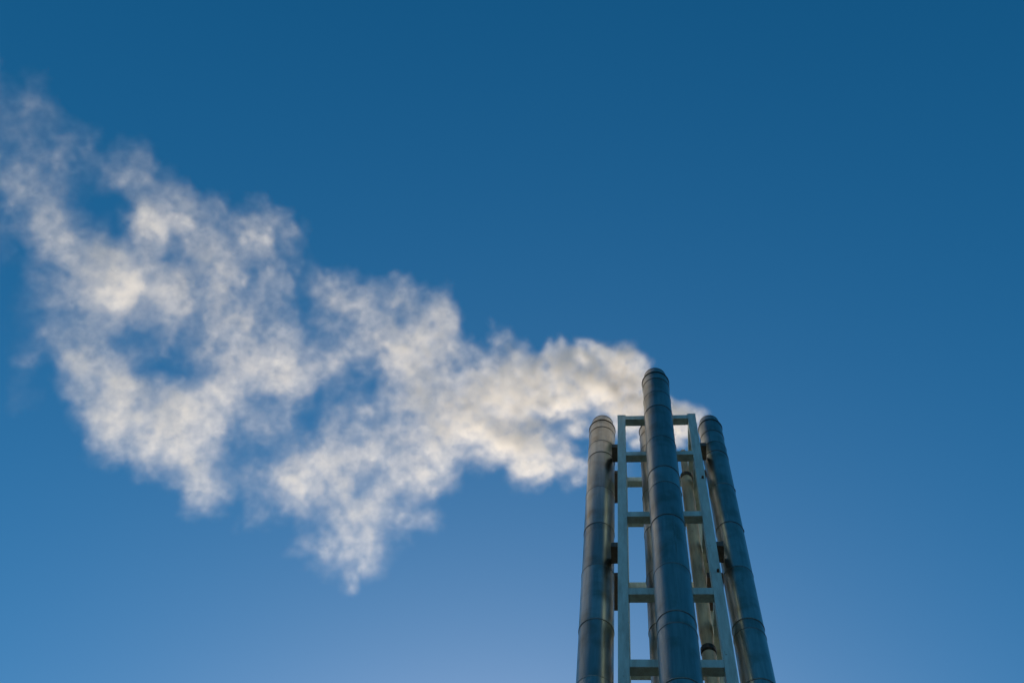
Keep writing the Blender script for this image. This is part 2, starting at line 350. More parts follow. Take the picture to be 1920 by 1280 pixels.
PUFFS = (
    "-1746,-790,-6,17,4;-1737,-775,-21,12,10;-1682,-794,-65,13,9;-1745,-790,20,12,13;-1679,-779,-52,14,7;-1696,-767,-36,15,5;-1699,-790,-12,17,5;-1713,-772"
    ",-5,16,5;-1670,-770,-50,16,5;-1670,-790,-35,14,8;-1708,-776,21,13,9;-1738,-759,44,15,6;-1605,-798,-90,13,10;-1661,-775,-16,17,6;-1655,-763,-32,16,6;-1"
    "603,-789,-75,13,16;-1665,-769,1,16,10;-1666,-757,0,13,19;-1607,-793,-48,12,25;-1659,-767,20,14,16;-1622,-761,-37,17,10;-1632,-784,4,12,23;-1630,-774,-"
    "8,16,10;-1609,-765,-30,16,10;-1585,-787,-30,11,18;-1621,-776,1,12,14;-1598,-761,-33,14,9;-1595,-783,-8,13,11;-1637,-765,55,15,6;-1641,-755,51,11,15;-1"
    "645,-771,89,12,11;-1541,-778,-61,14,6;-1504,-769,-108,15,5;-1526,-778,2,12,4;-1479,-772,-59,11,6;-1542,-750,25,16,3;-1468,-783,-54,16,2;-1525,-770,21,"
    "12,5;-1507,-749,-5,12,7;-1521,-774,45,13,5;-1546,-758,70,13,5;-1419,-764,-110,12,7;-1532,-772,82,16,3;-1523,-761,69,16,3;-1485,-756,2,11,8;-1408,-786,"
    "-64,15,3;-1404,-775,-78,15,3;-1540,-739,105,16,3;-1456,-772,23,13,4;-1454,-764,5,12,6;-1502,-743,73,16,2;-1729,-746,12,14,5;-1748,-727,34,12,5;-1648,-"
    "728,-104,12,5;-1689,-751,-9,14,6;-1730,-734,37,15,4;-1660,-731,-68,16,2;-1690,-743,7,16,6;-1738,-724,63,13,10;-1681,-720,-23,17,3;-1706,-743,47,12,27;"
    "-1593,-748,-102,14,16;-1657,-723,-22,15,13;-1612,-747,-55,13,23;-1720,-719,79,16,15;-1653,-720,-17,11,33;-1708,-740,94,14,17;-1627,-732,-23,15,14;-166"
    "8,-715,20,17,10;-1627,-745,-3,14,10;-1586,-737,-61,12,17;-1556,-730,-91,15,7;-1644,-738,51,14,8;-1628,-724,23,15,7;-1609,-717,-9,15,7;-1589,-744,-6,14"
    ",7;-1597,-726,-2,16,5;-1515,-729,-107,11,16;-1510,-749,-91,14,4;-1595,-724,23,14,5;-1553,-723,-45,13,6;-1501,-751,-73,13,4;-1575,-722,15,13,4;-1652,-6"
    "98,108,16,4;-1495,-746,-76,13,4;-1588,-723,49,16,3;-1615,-701,84,14,6;-1574,-737,63,15,4;-1486,-738,-59,15,5;-1498,-724,-52,12,11;-1508,-742,-5,12,9;-"
    "1516,-726,-2,12,12;-1481,-720,-46,12,11;-1501,-741,-4,15,5;-1515,-728,15,15,5;-1496,-710,-14,14,7;-1422,-745,-83,12,7;-1474,-727,-18,13,5;-1480,-716,-"
    "10,12,9;-1460,-735,-16,12,7;-1485,-723,14,13,5;-1459,-717,-27,12,8;-1461,-737,15,16,2;-1449,-722,-16,15,3;-1400,-720,-93,15,3;-1744,-711,-48,14,3;-174"
    "1,-702,-44,14,4;-1714,-714,-59,15,3;-1748,-696,-20,15,4;-1726,-687,-60,12,10;-1741,-705,-6,15,3;-1731,-697,-21,13,4;-1731,-681,-29,12,11;-1731,-691,-1"
    "1,11,9;-1660,-695,-98,16,3;-1691,-714,-35,14,4;-1727,-691,15,13,5;-1633,-690,-104,16,5;-1706,-702,5,17,3;-1721,-690,17,14,4;-1684,-686,-31,11,11;-1654"
    ",-698,-40,13,9;-1673,-682,-17,16,6;-1619,-708,-64,13,13;-1656,-695,-14,14,9;-1665,-674,-12,15,7;-1721,-697,92,16,8;-1729,-675,88,12,15;-1692,-666,39,1"
    "7,5;-1666,-702,44,14,12;-1597,-694,-54,17,6;-1618,-678,-38,16,8;-1607,-699,-12,14,12;-1563,-693,-72,16,7;-1625,-677,-3,14,12;-1620,-701,21,12,17;-1669"
    ",-676,73,16,9;-1540,-689,-87,12,15;-1529,-709,-81,12,10;-1512,-704,-102,15,6;-1595,-675,5,11,16;-1571,-700,-2,13,8;-1553,-690,-28,15,6;-1564,-672,-29,"
    "12,12;-1540,-699,-29,14,6;-1561,-680,9,14,8;-1598,-664,48,13,10;-1573,-700,38,11,17;-1611,-677,87,11,20;-1583,-665,56,15,8;-1563,-696,46,17,6;-1578,-6"
    "80,73,11,22;-1534,-677,1,15,9;-1548,-696,49,13,12;-1547,-683,47,15,8;-1475,-677,-56,12,15;-1475,-697,-27,14,7;-1490,-690,-8,11,16;-1463,-677,-59,15,6;"
    "-1485,-699,11,16,5;-1552,-672,110,14,8;-1491,-669,6,13,9;-1464,-695,-3,16,4;-1472,-683,17,16,4;-1446,-678,-32,16,4;-1451,-700,9,14,4;-1422,-684,-43,11"
    ",10;-1508,-660,73,15,5;-1382,-703,-68,15,2;-1426,-683,-22,13,5;-1450,-664,25,13,6;-1400,-690,-30,13,4;-1404,-673,-26,11,7;-1746,-677,-79,14,12;-1707,-"
    "672,-103,11,28;-1701,-670,-92,17,8;-1745,-669,-12,12,23;-1735,-655,-41,12,26;-1736,-645,-37,16,13;-1742,-634,-12,17,12;-1731,-650,-3,17,9;-1704,-665,-"
    "7,15,11;-1684,-646,-39,13,19;-1657,-669,-46,13,14;-1698,-648,-2,16,10;-1668,-639,-44,17,9;-1656,-671,-30,13,14;-1685,-646,8,12,22;-1632,-648,-62,16,8;"
    "-1668,-665,6,14,11;-1632,-656,-50,13,14;-1718,-620,61,12,21;-1604,-669,-55,11,22;-1634,-646,-22,13,17;-1641,-638,-15,12,24;-1551,-680,-106,12,17;-1594"
    ",-650,-48,12,17;-1562,-650,-106,15,10;-1631,-657,13,17,7;-1658,-634,55,14,14;-1621,-632,-9,13,15;-1602,-657,12,17,6;-1580,-646,-34,13,13;-1647,-628,53"
    ",12,17;-1552,-663,-49,15,8;-1609,-645,36,14,10;-1528,-645,-89,14,9;-1622,-653,78,17,6;-1631,-634,75,17,6;-1590,-629,17,15,8;-1599,-646,71,12,20;-1548,"
    "-641,-8,16,8;-1546,-634,-22,14,10;-1539,-654,13,15,8;-1460,-661,-108,13,12;-1553,-631,12,14,12;-1601,-638,109,13,13;-1541,-635,26,14,10;-1487,-636,-56"
    ",11,18;-1513,-652,20,15,7;-1562,-632,84,13,12;-1550,-619,54,11,16;-1462,-658,-33,12,11;-1507,-643,25,14,7;-1429,-643,-90,15,6;-1437,-660,-52,11,15;-15"
    "19,-631,61,16,5;-1493,-624,11,15,7;-1385,-672,-104,13,8;-1494,-632,51,13,10;-1508,-619,68,14,10;-1363,-675,-110,11,12;-1457,-643,18,16,5;-1525,-614,11"
    "0,12,16;-1457,-650,54,14,7;-1456,-637,33,15,6;-1417,-630,-13,11,16;-1425,-651,24,16,3;-1380,-650,-44,15,4;-1336,-642,-111,16,4;-1409,-648,25,13,5;-143"
    "5,-626,56,13,6;-1393,-627,-21,15,5;-1395,-648,19,13,4;-1410,-634,36,12,7;-1317,-643,-110,15,5;-1288,-664,-112,14,4;-1298,-652,-112,14,4;-1419,-609,77,"
    "15,5;-1373,-647,39,12,6;-1380,-632,44,16,3;-1418,-606,99,12,9;-1325,-657,-11,16,2;-1302,-644,-62,13,5;-1388,-611,81,14,5;-1711,-616,-74,15,26;-1702,-6"
    "37,-66,13,35;-1730,-620,-7,12,46;-1644,-638,-100,14,27;-1725,-615,24,16,16;-1629,-626,-104,13,27;-1642,-608,-98,15,17;-1641,-630,-68,11,39;-1679,-598,"
    "-23,14,20;-1588,-639,-105,15,14;-1634,-619,-51,14,18;-1690,-591,7,14,19;-1737,-607,98,17,11;-1619,-619,-54,12,26;-1635,-594,-49,14,17;-1651,-622,11,17"
    ",9;-1731,-588,106,13,25;-1641,-589,-10,15,13;-1641,-620,13,15,11;-1565,-619,-85,11,32;-1554,-610,-106,12,25;-1603,-621,-15,12,19;-1567,-616,-55,12,19;"
    "-1586,-598,-34,16,9;-1548,-632,-63,14,11;-1634,-593,46,14,11;-1583,-594,-24,12,21;-1499,-636,-107,15,8;-1567,-610,-25,13,14;-1587,-590,-1,15,10;-1522,"
    "-620,-47,13,12;-1621,-593,74,12,20;-1619,-576,62,13,16;-1594,-605,74,12,19;-1551,-604,10,16,7;-1583,-575,47,13,16;-1548,-613,17,17,6;-1506,-611,-46,11"
    ",23;-1507,-599,-40,15,9;-1506,-614,-14,13,11;-1593,-578,109,14,10;-1473,-593,-62,11,18;-1420,-629,-105,14,8;-1555,-584,70,12,13;-1449,-603,-86,12,14;-"
    "1488,-608,5,13,13;-1502,-599,30,16,7;-1473,-590,-30,15,9;-1422,-626,-67,12,20;-1480,-594,7,13,20;-1489,-581,25,13,24;-1422,-620,-34,16,9;-1382,-614,-1"
    "10,14,15;-1396,-596,-85,14,19;-1445,-611,23,12,22;-1399,-610,-65,15,13;-1525,-561,110,13,29;-1476,-594,87,13,16;-1472,-583,69,16,11;-1437,-581,19,13,1"
    "9;-1477,-592,111,14,11;-1358,-609,-73,16,8;-1378,-595,-39,13,14;-1418,-602,35,15,9;-1377,-599,-17,15,9;-1387,-581,-11,15,9;-1384,-608,22,13,12;-1424,-"
    "589,64,11,19;-1418,-572,63,13,14;-1409,-595,74,14,8;-1378,-591,25,12,14;-1344,-586,-32,16,6;-1338,-613,-7,15,5;-1418,-572,112,14,8;-1334,-581,-20,14,9"
    ";-1289,-619,-63,15,3;-1299,-600,-44,11,12;-1329,-582,-1,12,10;-1335,-600,34,12,6;-1327,-588,17,15,4;-1353,-574,51,15,6;-1293,-604,0,15,3;-1287,-598,-1"
    "7,15,3;-1302,-577,-3,11,16;-1348,-591,114,14,4;-1360,-572,113,12,10;-1303,-573,19,16,7;-1231,-618,-56,11,7;-1256,-600,-21,12,6;-1234,-592,-70,14,9;-12"
    "42,-604,-6,15,3;-1226,-598,-47,13,6;-1247,-579,-7,15,6;-1233,-604,-9,12,6;-1236,-597,-10,10,10;-1267,-571,38,15,6;-1268,-596,78,11,7;-1282,-580,90,16,"
    "3;-1205,-583,-32,14,6;-1158,-620,-77,11,5;-1229,-583,40,11,8;-1175,-588,-53,13,5;-1676,-599,-103,15,24;-1660,-572,-103,13,37;-1668,-593,-56,15,20;-171"
    "0,-555,-14,14,23;-1681,-583,-32,17,13;-1694,-571,-15,17,12;-1738,-545,36,16,15;-1608,-596,-98,12,27;-1666,-572,-36,11,42;-1676,-549,-20,15,17;-1621,-5"
    "87,-66,15,13;-1624,-562,-64,15,15;-1730,-560,106,12,29;-1629,-572,-34,16,13;-1685,-544,24,17,11;-1724,-559,106,16,13;-1635,-557,-7,15,17;-1616,-551,-3"
    "4,11,42;-1546,-591,-106,12,31;-1598,-569,-42,15,18;-1595,-552,-48,14,30;-1578,-580,-42,12,33;-1669,-543,86,17,17;-1649,-533,44,17,19;-1578,-576,-22,13"
    ",24;-1546,-576,-59,11,40;-1673,-529,107,14,33;-1574,-570,-5,15,12;-1579,-555,6,11,29;-1568,-552,-16,17,11;-1561,-573,8,16,8;-1592,-555,45,17,7;-1543,-"
    "546,-23,13,20;-1516,-582,-31,11,22;-1610,-542,80,16,9;-1513,-549,-44,16,9;-1508,-572,-22,11,23;-1533,-559,2,12,19;-1536,-547,14,16,9;-1561,-563,68,16,"
    "8;-1506,-563,-8,17,7;-1563,-535,72,13,14;-1493,-573,4,11,29;-1510,-551,14,15,11;-1484,-550,-17,16,9;-1494,-566,32,17,13;-1498,-553,33,13,25;-1502,-539"
    ",25,11,38;-1398,-584,-88,11,42;-1517,-543,70,14,23;-1435,-552,-53,16,13;-1433,-573,-11,16,14;-1456,-550,13,12,26;-1437,-543,-28,13,21;-1480,-557,79,14"
    ",11;-1426,-561,-14,12,18;-1419,-551,-24,12,17;-1411,-569,-7,13,12;-1429,-551,18,15,6;-1382,-550,-65,14,7;-1364,-580,-58,15,7;-1428,-550,46,14,9;-1417,"
    "-533,19,16,5;-1381,-565,3,14,10;-1405,-548,21,12,15;-1356,-547,-47,16,6;-1381,-567,21,15,7;-1344,-562,-44,14,8;-1367,-539,-13,15,7;-1352,-573,-3,16,6;"
    "-1427,-528,112,15,9;-1400,-529,63,12,15;-1348,-564,16,13,18;-1311,-561,-49,14,15;-1344,-537,4,13,19;-1353,-552,54,11,41;-1272,-563,-75,15,16;-1365,-52"
    "3,58,13,18;-1273,-578,-47,12,28;-1330,-542,36,16,15;-1326,-531,24,11,39;-1290,-561,2,16,21;-1300,-548,1,14,33;-1342,-522,70,14,32;-1297,-565,33,15,18;"
    "-1315,-546,55,14,40;-1211,-556,-113,15,23;-1247,-568,-13,16,15;-1272,-548,9,15,26;-1339,-516,113,16,22;-1230,-567,-22,11,26;-1308,-528,106,17,10;-1318"
    ",-518,114,13,25;-1249,-559,33,16,8;-1160,-572,-114,14,10;-1245,-532,21,13,16;-1198,-572,-33,12,14;-1236,-545,31,11,22;-1190,-546,-60,13,16;-1725,-547,"
    "-45,15,19;-1727,-516,-48,15,17;-1719,-542,-34,14,21;-1691,-538,-69,16,13;-1698,-517,-73,15,18;-1679,-520,-78,12,29;-1696,-539,-30,14,19;-1655,-527,-89"
    ",17,9;-1720,-530,21,14,19;-1657,-533,-58,12,29;-1675,-513,-38,15,12;-1671,-536,-6,14,17;-1674,-518,-13,14,15;-1656,-517,-39,12,23;-1631,-541,-48,17,8;"
    "-1661,-525,-13,14,16;-1734,-485,75,15,10;-1680,-524,41,17,12;-1671,-507,28,12,39;-1646,-504,-16,15,15;-1616,-541,-28,11,67;-1681,-509,58,13,51;-1613,-"
    "508,-38,11,70;-1568,-544,-68,12,68;-1612,-519,-8,14,51;-1628,-506,9,13,66;-1675,-516,107,13,55;-1583,-519,-26,16,30;-1644,-495,52,13,57;-1527,-549,-70"
    ",14,25;-1556,-520,-37,11,57;-1512,-525,-106,15,25;-1578,-530,12,12,39;-1539,-522,-39,15,18;-1561,-510,-19,11,49;-1632,-511,102,13,29;-1602,-498,61,17,"
    "12;-1529,-508,-38,14,18;-1566,-523,41,11,25;-1553,-509,16,12,24;-1576,-495,53,15,11;-1499,-536,-28,11,26;-1547,-510,24,13,15;-1452,-527,-102,14,11;-14"
    "79,-535,-42,15,10;-1428,-531,-108,16,7;-1501,-506,-13,14,12;-1446,-540,-68,15,8;-1482,-515,-22,11,21;-1509,-500,21,11,18;-1439,-539,-40,14,10;-1447,-5"
    "26,-43,11,19;-1458,-508,-33,13,12;-1501,-516,57,15,8;-1450,-518,-13,14,8;-1501,-488,57,12,12;-1450,-521,19,16,4;-1436,-512,-17,15,5;-1391,-513,-74,11,"
    "10;-1420,-531,-4,13,7;-1361,-529,-90,11,8;-1510,-471,110,17,3;-1401,-530,-12,13,7;-1456,-500,65,13,7;-1368,-515,-76,13,5;-1335,-540,-87,12,10;-1319,-5"
    "36,-111,14,6;-1395,-502,-15,14,6;-1364,-524,-19,14,8;-1371,-514,-8,12,11;-1457,-469,111,13,6;-1380,-519,37,14,9;-1334,-525,-49,14,6;-1391,-491,44,16,4"
    ";-1352,-524,5,12,15;-1386,-497,48,14,8;-1335,-499,-30,13,5;-1360,-515,55,12,20;-1360,-498,45,14,9;-1333,-497,-12,12,7;-1303,-533,-26,10,32;-1317,-516,"
    "-9,13,14;-1314,-495,-8,15,6;-1320,-517,32,11,50;-1278,-520,-36,15,13;-1309,-499,4,14,15;-1359,-503,113,13,36;-1285,-505,5,16,14;-1312,-492,27,14,18;-1"
    "304,-512,51,14,23;-1252,-522,-39,10,54;-1296,-488,27,11,38;-1246,-525,-5,14,19;-1235,-516,-31,12,32;-1281,-484,30,13,24;-1303,-501,114,16,11;-1249,-50"
    "9,9,12,29;-1203,-505,-72,16,13;-1258,-505,64,12,25;-1171,-522,-88,11,30;-1214,-503,-28,13,20;-1179,-535,-45,11,17;-1163,-528,-83,12,15;-1245,-482,46,1"
    "5,10;-1179,-526,-19,12,11;-1259,-480,115,16,6;-1187,-494,-16,12,17;-1193,-512,22,15,5;-1188,-499,21,15,7;-1207,-484,35,16,6;-1145,-528,-21,15,3;-1186,"
    "-500,29,14,6;-1211,-472,85,14,8;-1149,-524,8,12,5;-1135,-515,-31,15,3;-1144,-494,-15,14,7;-1188,-504,107,11,5;-1087,-524,-91,14,3;-1139,-487,-2,15,5;-"
    "1736,-480,-61,15,22;-1718,-499,-51,11,44;-1703,-487,-69,16,15;-1719,-498,-13,17,6;-1724,-477,-13,14,10;-1699,-471,-41,17,6;-1714,-488,-1,12,14;-1706,-"
    "478,-13,16,5;-1640,-489,-103,14,8;-1609,-513,-104,14,7;-1705,-475,12,13,8;-1623,-482,-104,13,8;-1722,-482,55,16,5;-1702,-470,20,12,8;-1656,-470,-36,17"
    ",2;-1624,-502,-53,13,11;-1590,-493,-104,13,8;-1636,-462,-37,14,9;-1571,-504,-92,17,16;-1572,-495,-105,12,31;-1656,-455,-3,17,10;-1696,-472,84,18,18;-1"
    "621,-474,-21,17,14;-1628,-463,-6,12,37;-1626,-489,20,15,30;-1675,-462,77,12,48;-1615,-465,-6,14,26;-1617,-483,30,13,34;-1573,-483,-34,11,45;-1601,-460"
    ",-6,16,13;-1615,-478,46,16,15;-1564,-476,-32,12,30;-1565,-463,-35,12,26;-1588,-480,26,17,13;-1537,-481,-38,15,17;-1579,-451,19,15,13;-1537,-493,-18,17"
    ",11;-1529,-475,-21,12,30;-1535,-464,-26,11,30;-1498,-492,-44,13,21;-1471,-491,-90,13,20;-1553,-452,28,16,12;-1529,-476,24,12,23;-1566,-452,64,15,13;-1"
    "572,-436,64,15,15;-1447,-497,-70,13,16;-1512,-464,9,13,19;-1433,-478,-108,14,15;-1466,-489,-26,14,11;-1489,-464,7,14,13;-1451,-467,-60,16,9;-1478,-486"
    ",12,16,7;-1462,-473,-19,17,7;-1488,-456,20,13,17;-1402,-503,-69,11,10;-1476,-463,28,15,5;-1442,-458,-16,16,5;-1429,-489,-13,14,4;-1439,-470,-1,13,5;-1"
    "448,-455,6,13,9;-1395,-490,-33,15,3;-1451,-457,47,17,2;-1418,-456,-19,13,7;-1276,-489,-45,15,5;-1321,-465,8,11,7;-1351,-434,56,11,7;-1278,-488,-27,13,"
    "11;-1259,-478,-53,11,15;-1253,-466,-83,15,4;-1270,-483,-16,11,23;-1286,-467,1,12,13;-1259,-464,-44,12,15;-1284,-473,32,11,44;-1249,-470,-17,10,53;-125"
    "2,-464,-34,13,26;-1209,-490,-57,12,33;-1253,-465,3,11,51;-1193,-472,-90,14,29;-1220,-482,-24,13,26;-1306,-443,114,14,23;-1219,-455,-33,11,56;-1142,-50"
    "9,-114,11,23;-1250,-454,48,13,20;-1197,-454,-38,11,31;-1155,-496,-75,13,15;-1216,-455,24,15,11;-1243,-433,58,12,28;-1145,-494,-59,14,12;-1248,-437,111"
    ",11,32;-1170,-463,-44,12,20;-1240,-456,115,13,18;-1170,-464,1,15,15;-1136,-467,-68,12,32;-1119,-494,-66,12,19;-1149,-465,-25,11,41;-1144,-459,-31,13,2"
    "6;-1102,-497,-71,12,17;-1140,-463,0,13,19;-1171,-440,47,12,29;-1147,-471,36,15,4;-1113,-470,-24,15,5;-1100,-461,-60,12,14;-1174,-451,111,13,6;-1098,-4"
    "64,-26,10,11;-1130,-437,28,14,7;-1145,-458,84,14,4;-1096,-462,-4,10,14;-1079,-460,-43,11,13;-1052,-487,-48,13,11;-1023,-484,-109,13,13;-1102,-443,24,1"
    "4,13;-1063,-478,-11,15,8;-1119,-440,91,12,20;-1071,-448,6,12,24;-1073,-466,35,11,19;-1041,-465,-30,12,16;-992,-471,-117,12,16;-994,-493,-82,13,9;-1065"
    ",-445,54,11,22;-1055,-434,36,10,23;-1031,-471,13,13,8;-961,-491,-112,11,14;-1063,-430,78,13,12;-1004,-478,-11,12,9;-977,-477,-65,15,5;-967,-463,-90,10"
    ",18;-988,-452,77,11,6;-958,-451,25,13,5;-926,-459,-52,13,6;-920,-479,-8,12,5;-977,-439,84,12,7;-923,-445,-20,15,6;-883,-485,-64,11,5;-961,-436,82,11,1"
    "0;-914,-450,-10,13,6;-1725,-445,-48,13,30;-1746,-422,-30,17,15;-1736,-433,-12,13,31;-1665,-464,-67,14,16;-1672,-434,-77,13,24;-1737,-436,40,12,12;-174"
    "1,-421,44,14,7;-1660,-433,-61,14,6;-1653,-445,-48,15,3;-1711,-412,22,13,6;-1700,-425,39,13,9;-1617,-432,-86,17,3;-1656,-450,1,17,7;-1668,-425,3,16,6;-"
    "1686,-403,26,14,9;-1627,-451,-23,11,26;-1684,-412,50,17,6;-1566,-443,-105,14,10;-1620,-446,-5,12,22;-1573,-449,-74,16,7;-1624,-415,-10,14,9;-1610,-443"
    ",0,13,14;-1648,-419,45,12,13;-1592,-421,-20,12,12;-1622,-435,40,17,6;-1638,-412,53,14,8;-1671,-387,89,16,5;-1602,-434,29,14,11;-1559,-437,-21,16,6;-16"
    "09,-406,31,12,13;-1565,-440,10,16,10;-1480,-455,-107,14,12;-1560,-411,-2,12,24;-1554,-439,24,17,10;-1609,-403,81,12,28;-1529,-416,-29,16,10;-1450,-463"
    ",-107,12,24;-1569,-413,47,15,14;-1557,-403,27,12,30;-1461,-454,-72,16,13;-1459,-445,-80,13,24;-1500,-420,-20,13,26;-1475,-453,-30,11,43;-1569,-396,108"
    ",16,16;-1477,-426,-39,12,37;-1505,-429,30,16,15;-1521,-410,51,13,29;-1517,-405,42,16,16;-1390,-467,-109,15,11;-1425,-439,-64,14,18;-1493,-397,40,13,33"
    ";-1449,-444,4,11,25;-1466,-423,33,16,12;-1456,-403,9,11,49;-1411,-447,-20,11,22;-1483,-409,64,15,15;-1431,-411,-6,11,37;-1459,-424,65,13,5;-1399,-428,"
    "-32,11,15;-1443,-405,35,11,17;-1382,-431,-34,16,3;-1456,-392,84,17,3;-1363,-424,-39,12,6;-1263,-455,-90,12,6;-1363,-404,74,12,7;-1296,-420,-41,13,4;-1"
    "345,-420,59,17,3;-1303,-427,-7,12,9;-1316,-410,10,12,9;-1247,-451,-57,10,32;-1233,-442,-98,10,26;-1333,-394,65,14,13;-1249,-448,-33,13,52;-1326,-405,9"
    "2,14,57;-1315,-391,51,13,58;-1279,-429,44,12,101;-1313,-408,82,11,149;-1208,-426,-79,14,76;-1173,-459,-113,12,75;-1287,-409,69,13,89;-1257,-401,9,14,7"
    "2;-1235,-434,8,11,56;-1217,-427,-7,15,21;-1290,-379,94,13,40;-1202,-434,-10,12,30;-1201,-427,-18,12,34;-1181,-417,-51,12,31;-1239,-414,72,14,20;-1176,"
    "-428,-26,12,37;-1224,-403,34,13,29;-1159,-441,-27,12,51;-1180,-419,-1,13,47;-1150,-415,-54,10,82;-1118,-453,-72,14,32;-1193,-406,44,15,40;-1190,-394,4"
    "5,13,53;-1126,-443,-41,14,30;-1106,-437,-79,13,41;-1183,-388,61,11,80;-1167,-421,51,15,12;-1090,-438,-83,13,19;-1171,-385,67,13,22;-1145,-424,52,16,8;"
    "-1073,-440,-76,15,10;-1113,-407,-21,15,13;-1162,-405,100,12,21;-1082,-433,-38,14,13;-1090,-408,-28,11,31;-1020,-466,-117,11,29;-1023,-448,-116,13,16;-"
    "1090,-401,2,12,13;-1131,-406,108,15,14;-1008,-449,-117,14,15;-1044,-421,-57,10,30;-1075,-428,31,10,36;-1124,-392,117,12,28;-1001,-430,-117,12,21;-1024"
    ",-445,-41,12,15;-1034,-420,-18,15,8;-1072,-396,41,13,13;-1040,-428,30,13,11;-1029,-423,-5,15,6;-996,-420,-73,12,13;-1032,-428,34,13,11;-1018,-412,2,11"
    ",15;-994,-414,-45,12,13;-940,-457,-118,15,6;-981,-429,-40,15,6;-981,-416,-30,12,15;-991,-428,23,11,12;-972,-423,-14,12,12;-986,-403,0,10,28;-971,-427,"
    "-3,12,13;-1025,-389,110,13,14;-989,-396,33,11,29;-912,-455,-92,10,27;-940,-427,-27,14,13;-982,-395,46,11,31;-931,-431,-19,14,13;-969,-401,59,12,27;-96"
    "0,-386,48,14,19;-891,-450,-74,13,14;-915,-417,-15,12,23;-896,-425,-70,15,14;-917,-424,21,15,7;-888,-425,-41,13,10;-927,-391,26,14,11;-869,-443,-41,13,"
    "7;-936,-395,95,11,14;-938,-378,89,14,9;-885,-428,13,15,4;-872,-422,-23,15,5;-876,-404,-25,11,14;-1737,-407,-79,15,24;-1730,-412,-45,12,41;-1729,-381,-"
    "44,15,19;-1708,-393,-35,14,22;-1666,-392,-102,17,12;-1738,-375,25,12,16;-1712,-374,-19,15,10;-1640,-415,-72,13,9;-1695,-384,-8,15,7;-1677,-382,-46,12,"
    "16;-1599,-426,-104,16,5;-1664,-393,-39,13,10;-1607,-399,-103,13,10;-1712,-381,51,14,8;-1591,-409,-104,14,6;-1641,-383,-37,12,11;-1643,-399,-5,17,5;-16"
    "93,-371,49,17,4;-1649,-369,-15,15,5;-1659,-391,30,12,11;-1636,-387,4,13,8;-1687,-352,52,14,7;-1621,-392,6,15,4;-1594,-394,-31,11,9;-1690,-349,89,15,4;"
    "-1653,-384,61,12,8;-1623,-377,25,16,3;-1613,-372,4,14,4;-1593,-399,4,11,11;-1556,-399,-46,15,4;-1558,-387,-50,13,6;-1575,-396,2,16,7;-1558,-385,-22,15"
    ",8;-1641,-345,92,15,9;-1509,-409,-57,16,9;-1525,-396,-50,16,8;-1645,-337,106,12,18;-1579,-382,55,17,9;-1610,-363,88,12,25;-1545,-360,7,12,20;-1504,-40"
    "3,-16,15,17;-1542,-383,19,13,25;-1549,-359,35,14,21;-1518,-397,16,13,27;-1567,-363,79,17,15;-1495,-374,-18,12,35;-1480,-401,-15,16,17;-1476,-385,-23,1"
    "5,25;-1480,-376,-27,11,52;-1448,-405,-38,16,27;-1526,-359,76,12,85;-1498,-363,32,12,75;-1483,-383,30,15,40;-1477,-371,17,15,39;-1461,-367,5,11,100;-14"
    "59,-388,19,16,24;-1499,-358,83,13,61;-1408,-374,-49,15,32;-1381,-412,-57,15,14;-1381,-391,-60,11,48;-1460,-360,42,13,36;-1341,-421,-91,13,14;-1411,-37"
    "7,7,11,35;-1420,-367,1,16,16;-1424,-380,53,17,6;-1464,-351,107,13,20;-1392,-365,-7,11,34;-1376,-389,3,12,6;-1351,-393,-33,16,2;-1430,-347,76,15,6;-135"
    "0,-373,-32,12,6;-1322,-397,-4,12,6;-1345,-375,21,16,2;-1343,-359,19,15,4;-1313,-388,9,15,9;-1362,-356,78,13,13;-1290,-379,-45,16,6;-1294,-396,-3,16,9;"
    "-1296,-374,-3,14,18;-1366,-332,105,13,20;-1276,-390,-8,15,31;-1304,-367,32,11,85;-1221,-394,-112,15,20;-1224,-411,-55,13,68;-1271,-377,12,10,120;-1272"
    ",-365,2,12,59;-1235,-399,-25,15,43;-1235,-379,-24,12,59;-1235,-372,-30,12,46;-1269,-379,53,14,28;-1244,-380,13,16,16;-1265,-356,46,15,17;-1204,-401,-3"
    "0,13,23;-1209,-384,-12,11,37;-1230,-364,14,15,13;-1206,-387,11,13,27;-1216,-374,12,11,38;-1162,-378,-71,15,12;-1239,-373,81,16,17;-1188,-376,-3,15,17;"
    "-1204,-361,18,14,20;-1155,-395,-29,15,22;-1151,-383,-32,11,48;-1185,-363,6,11,40;-1174,-388,33,11,57;-1203,-354,84,15,23;-1120,-382,-76,11,37;-1077,-4"
    "18,-115,14,24;-1138,-375,-10,16,21;-1143,-362,-16,12,35;-1128,-383,10,14,29;-1101,-390,-58,14,32;-1169,-347,59,12,44;-1124,-382,36,16,14;-1159,-355,78"
    ",16,20;-1114,-365,1,12,44;-1033,-422,-116,10,24;-1119,-369,48,12,13;-1037,-391,-113,14,17;-1120,-366,76,16,6;-1042,-391,-68,12,18;-1099,-354,17,15,15;"
    "-1060,-398,-15,14,12;-1050,-391,-38,12,21;-1099,-353,48,10,41;-1111,-366,113,15,9;-1110,-343,117,12,19;-1017,-385,-78,14,10;-1069,-371,69,15,7;-1021,-"
    "384,-26,11,18;-1022,-364,-32,11,22;-1041,-383,36,11,20;-973,-400,-88,11,21;-1028,-354,20,14,13;-1035,-375,58,13,26;-995,-383,-25,15,17;-1034,-351,45,1"
    "1,54;-972,-400,-39,13,29;-1017,-360,49,12,55;-979,-368,-35,14,27;-965,-396,-28,11,52;-987,-369,32,15,27;-975,-362,6,10,79;-958,-386,-7,11,76;-939,-386"
    ",-54,10,113;-987,-349,54,11,87;-971,-371,70,11,59;-891,-403,-118,14,32;-933,-372,-35,11,58;-870,-419,-117,12,35;-928,-376,-3,14,23;-882,-387,-118,11,2"
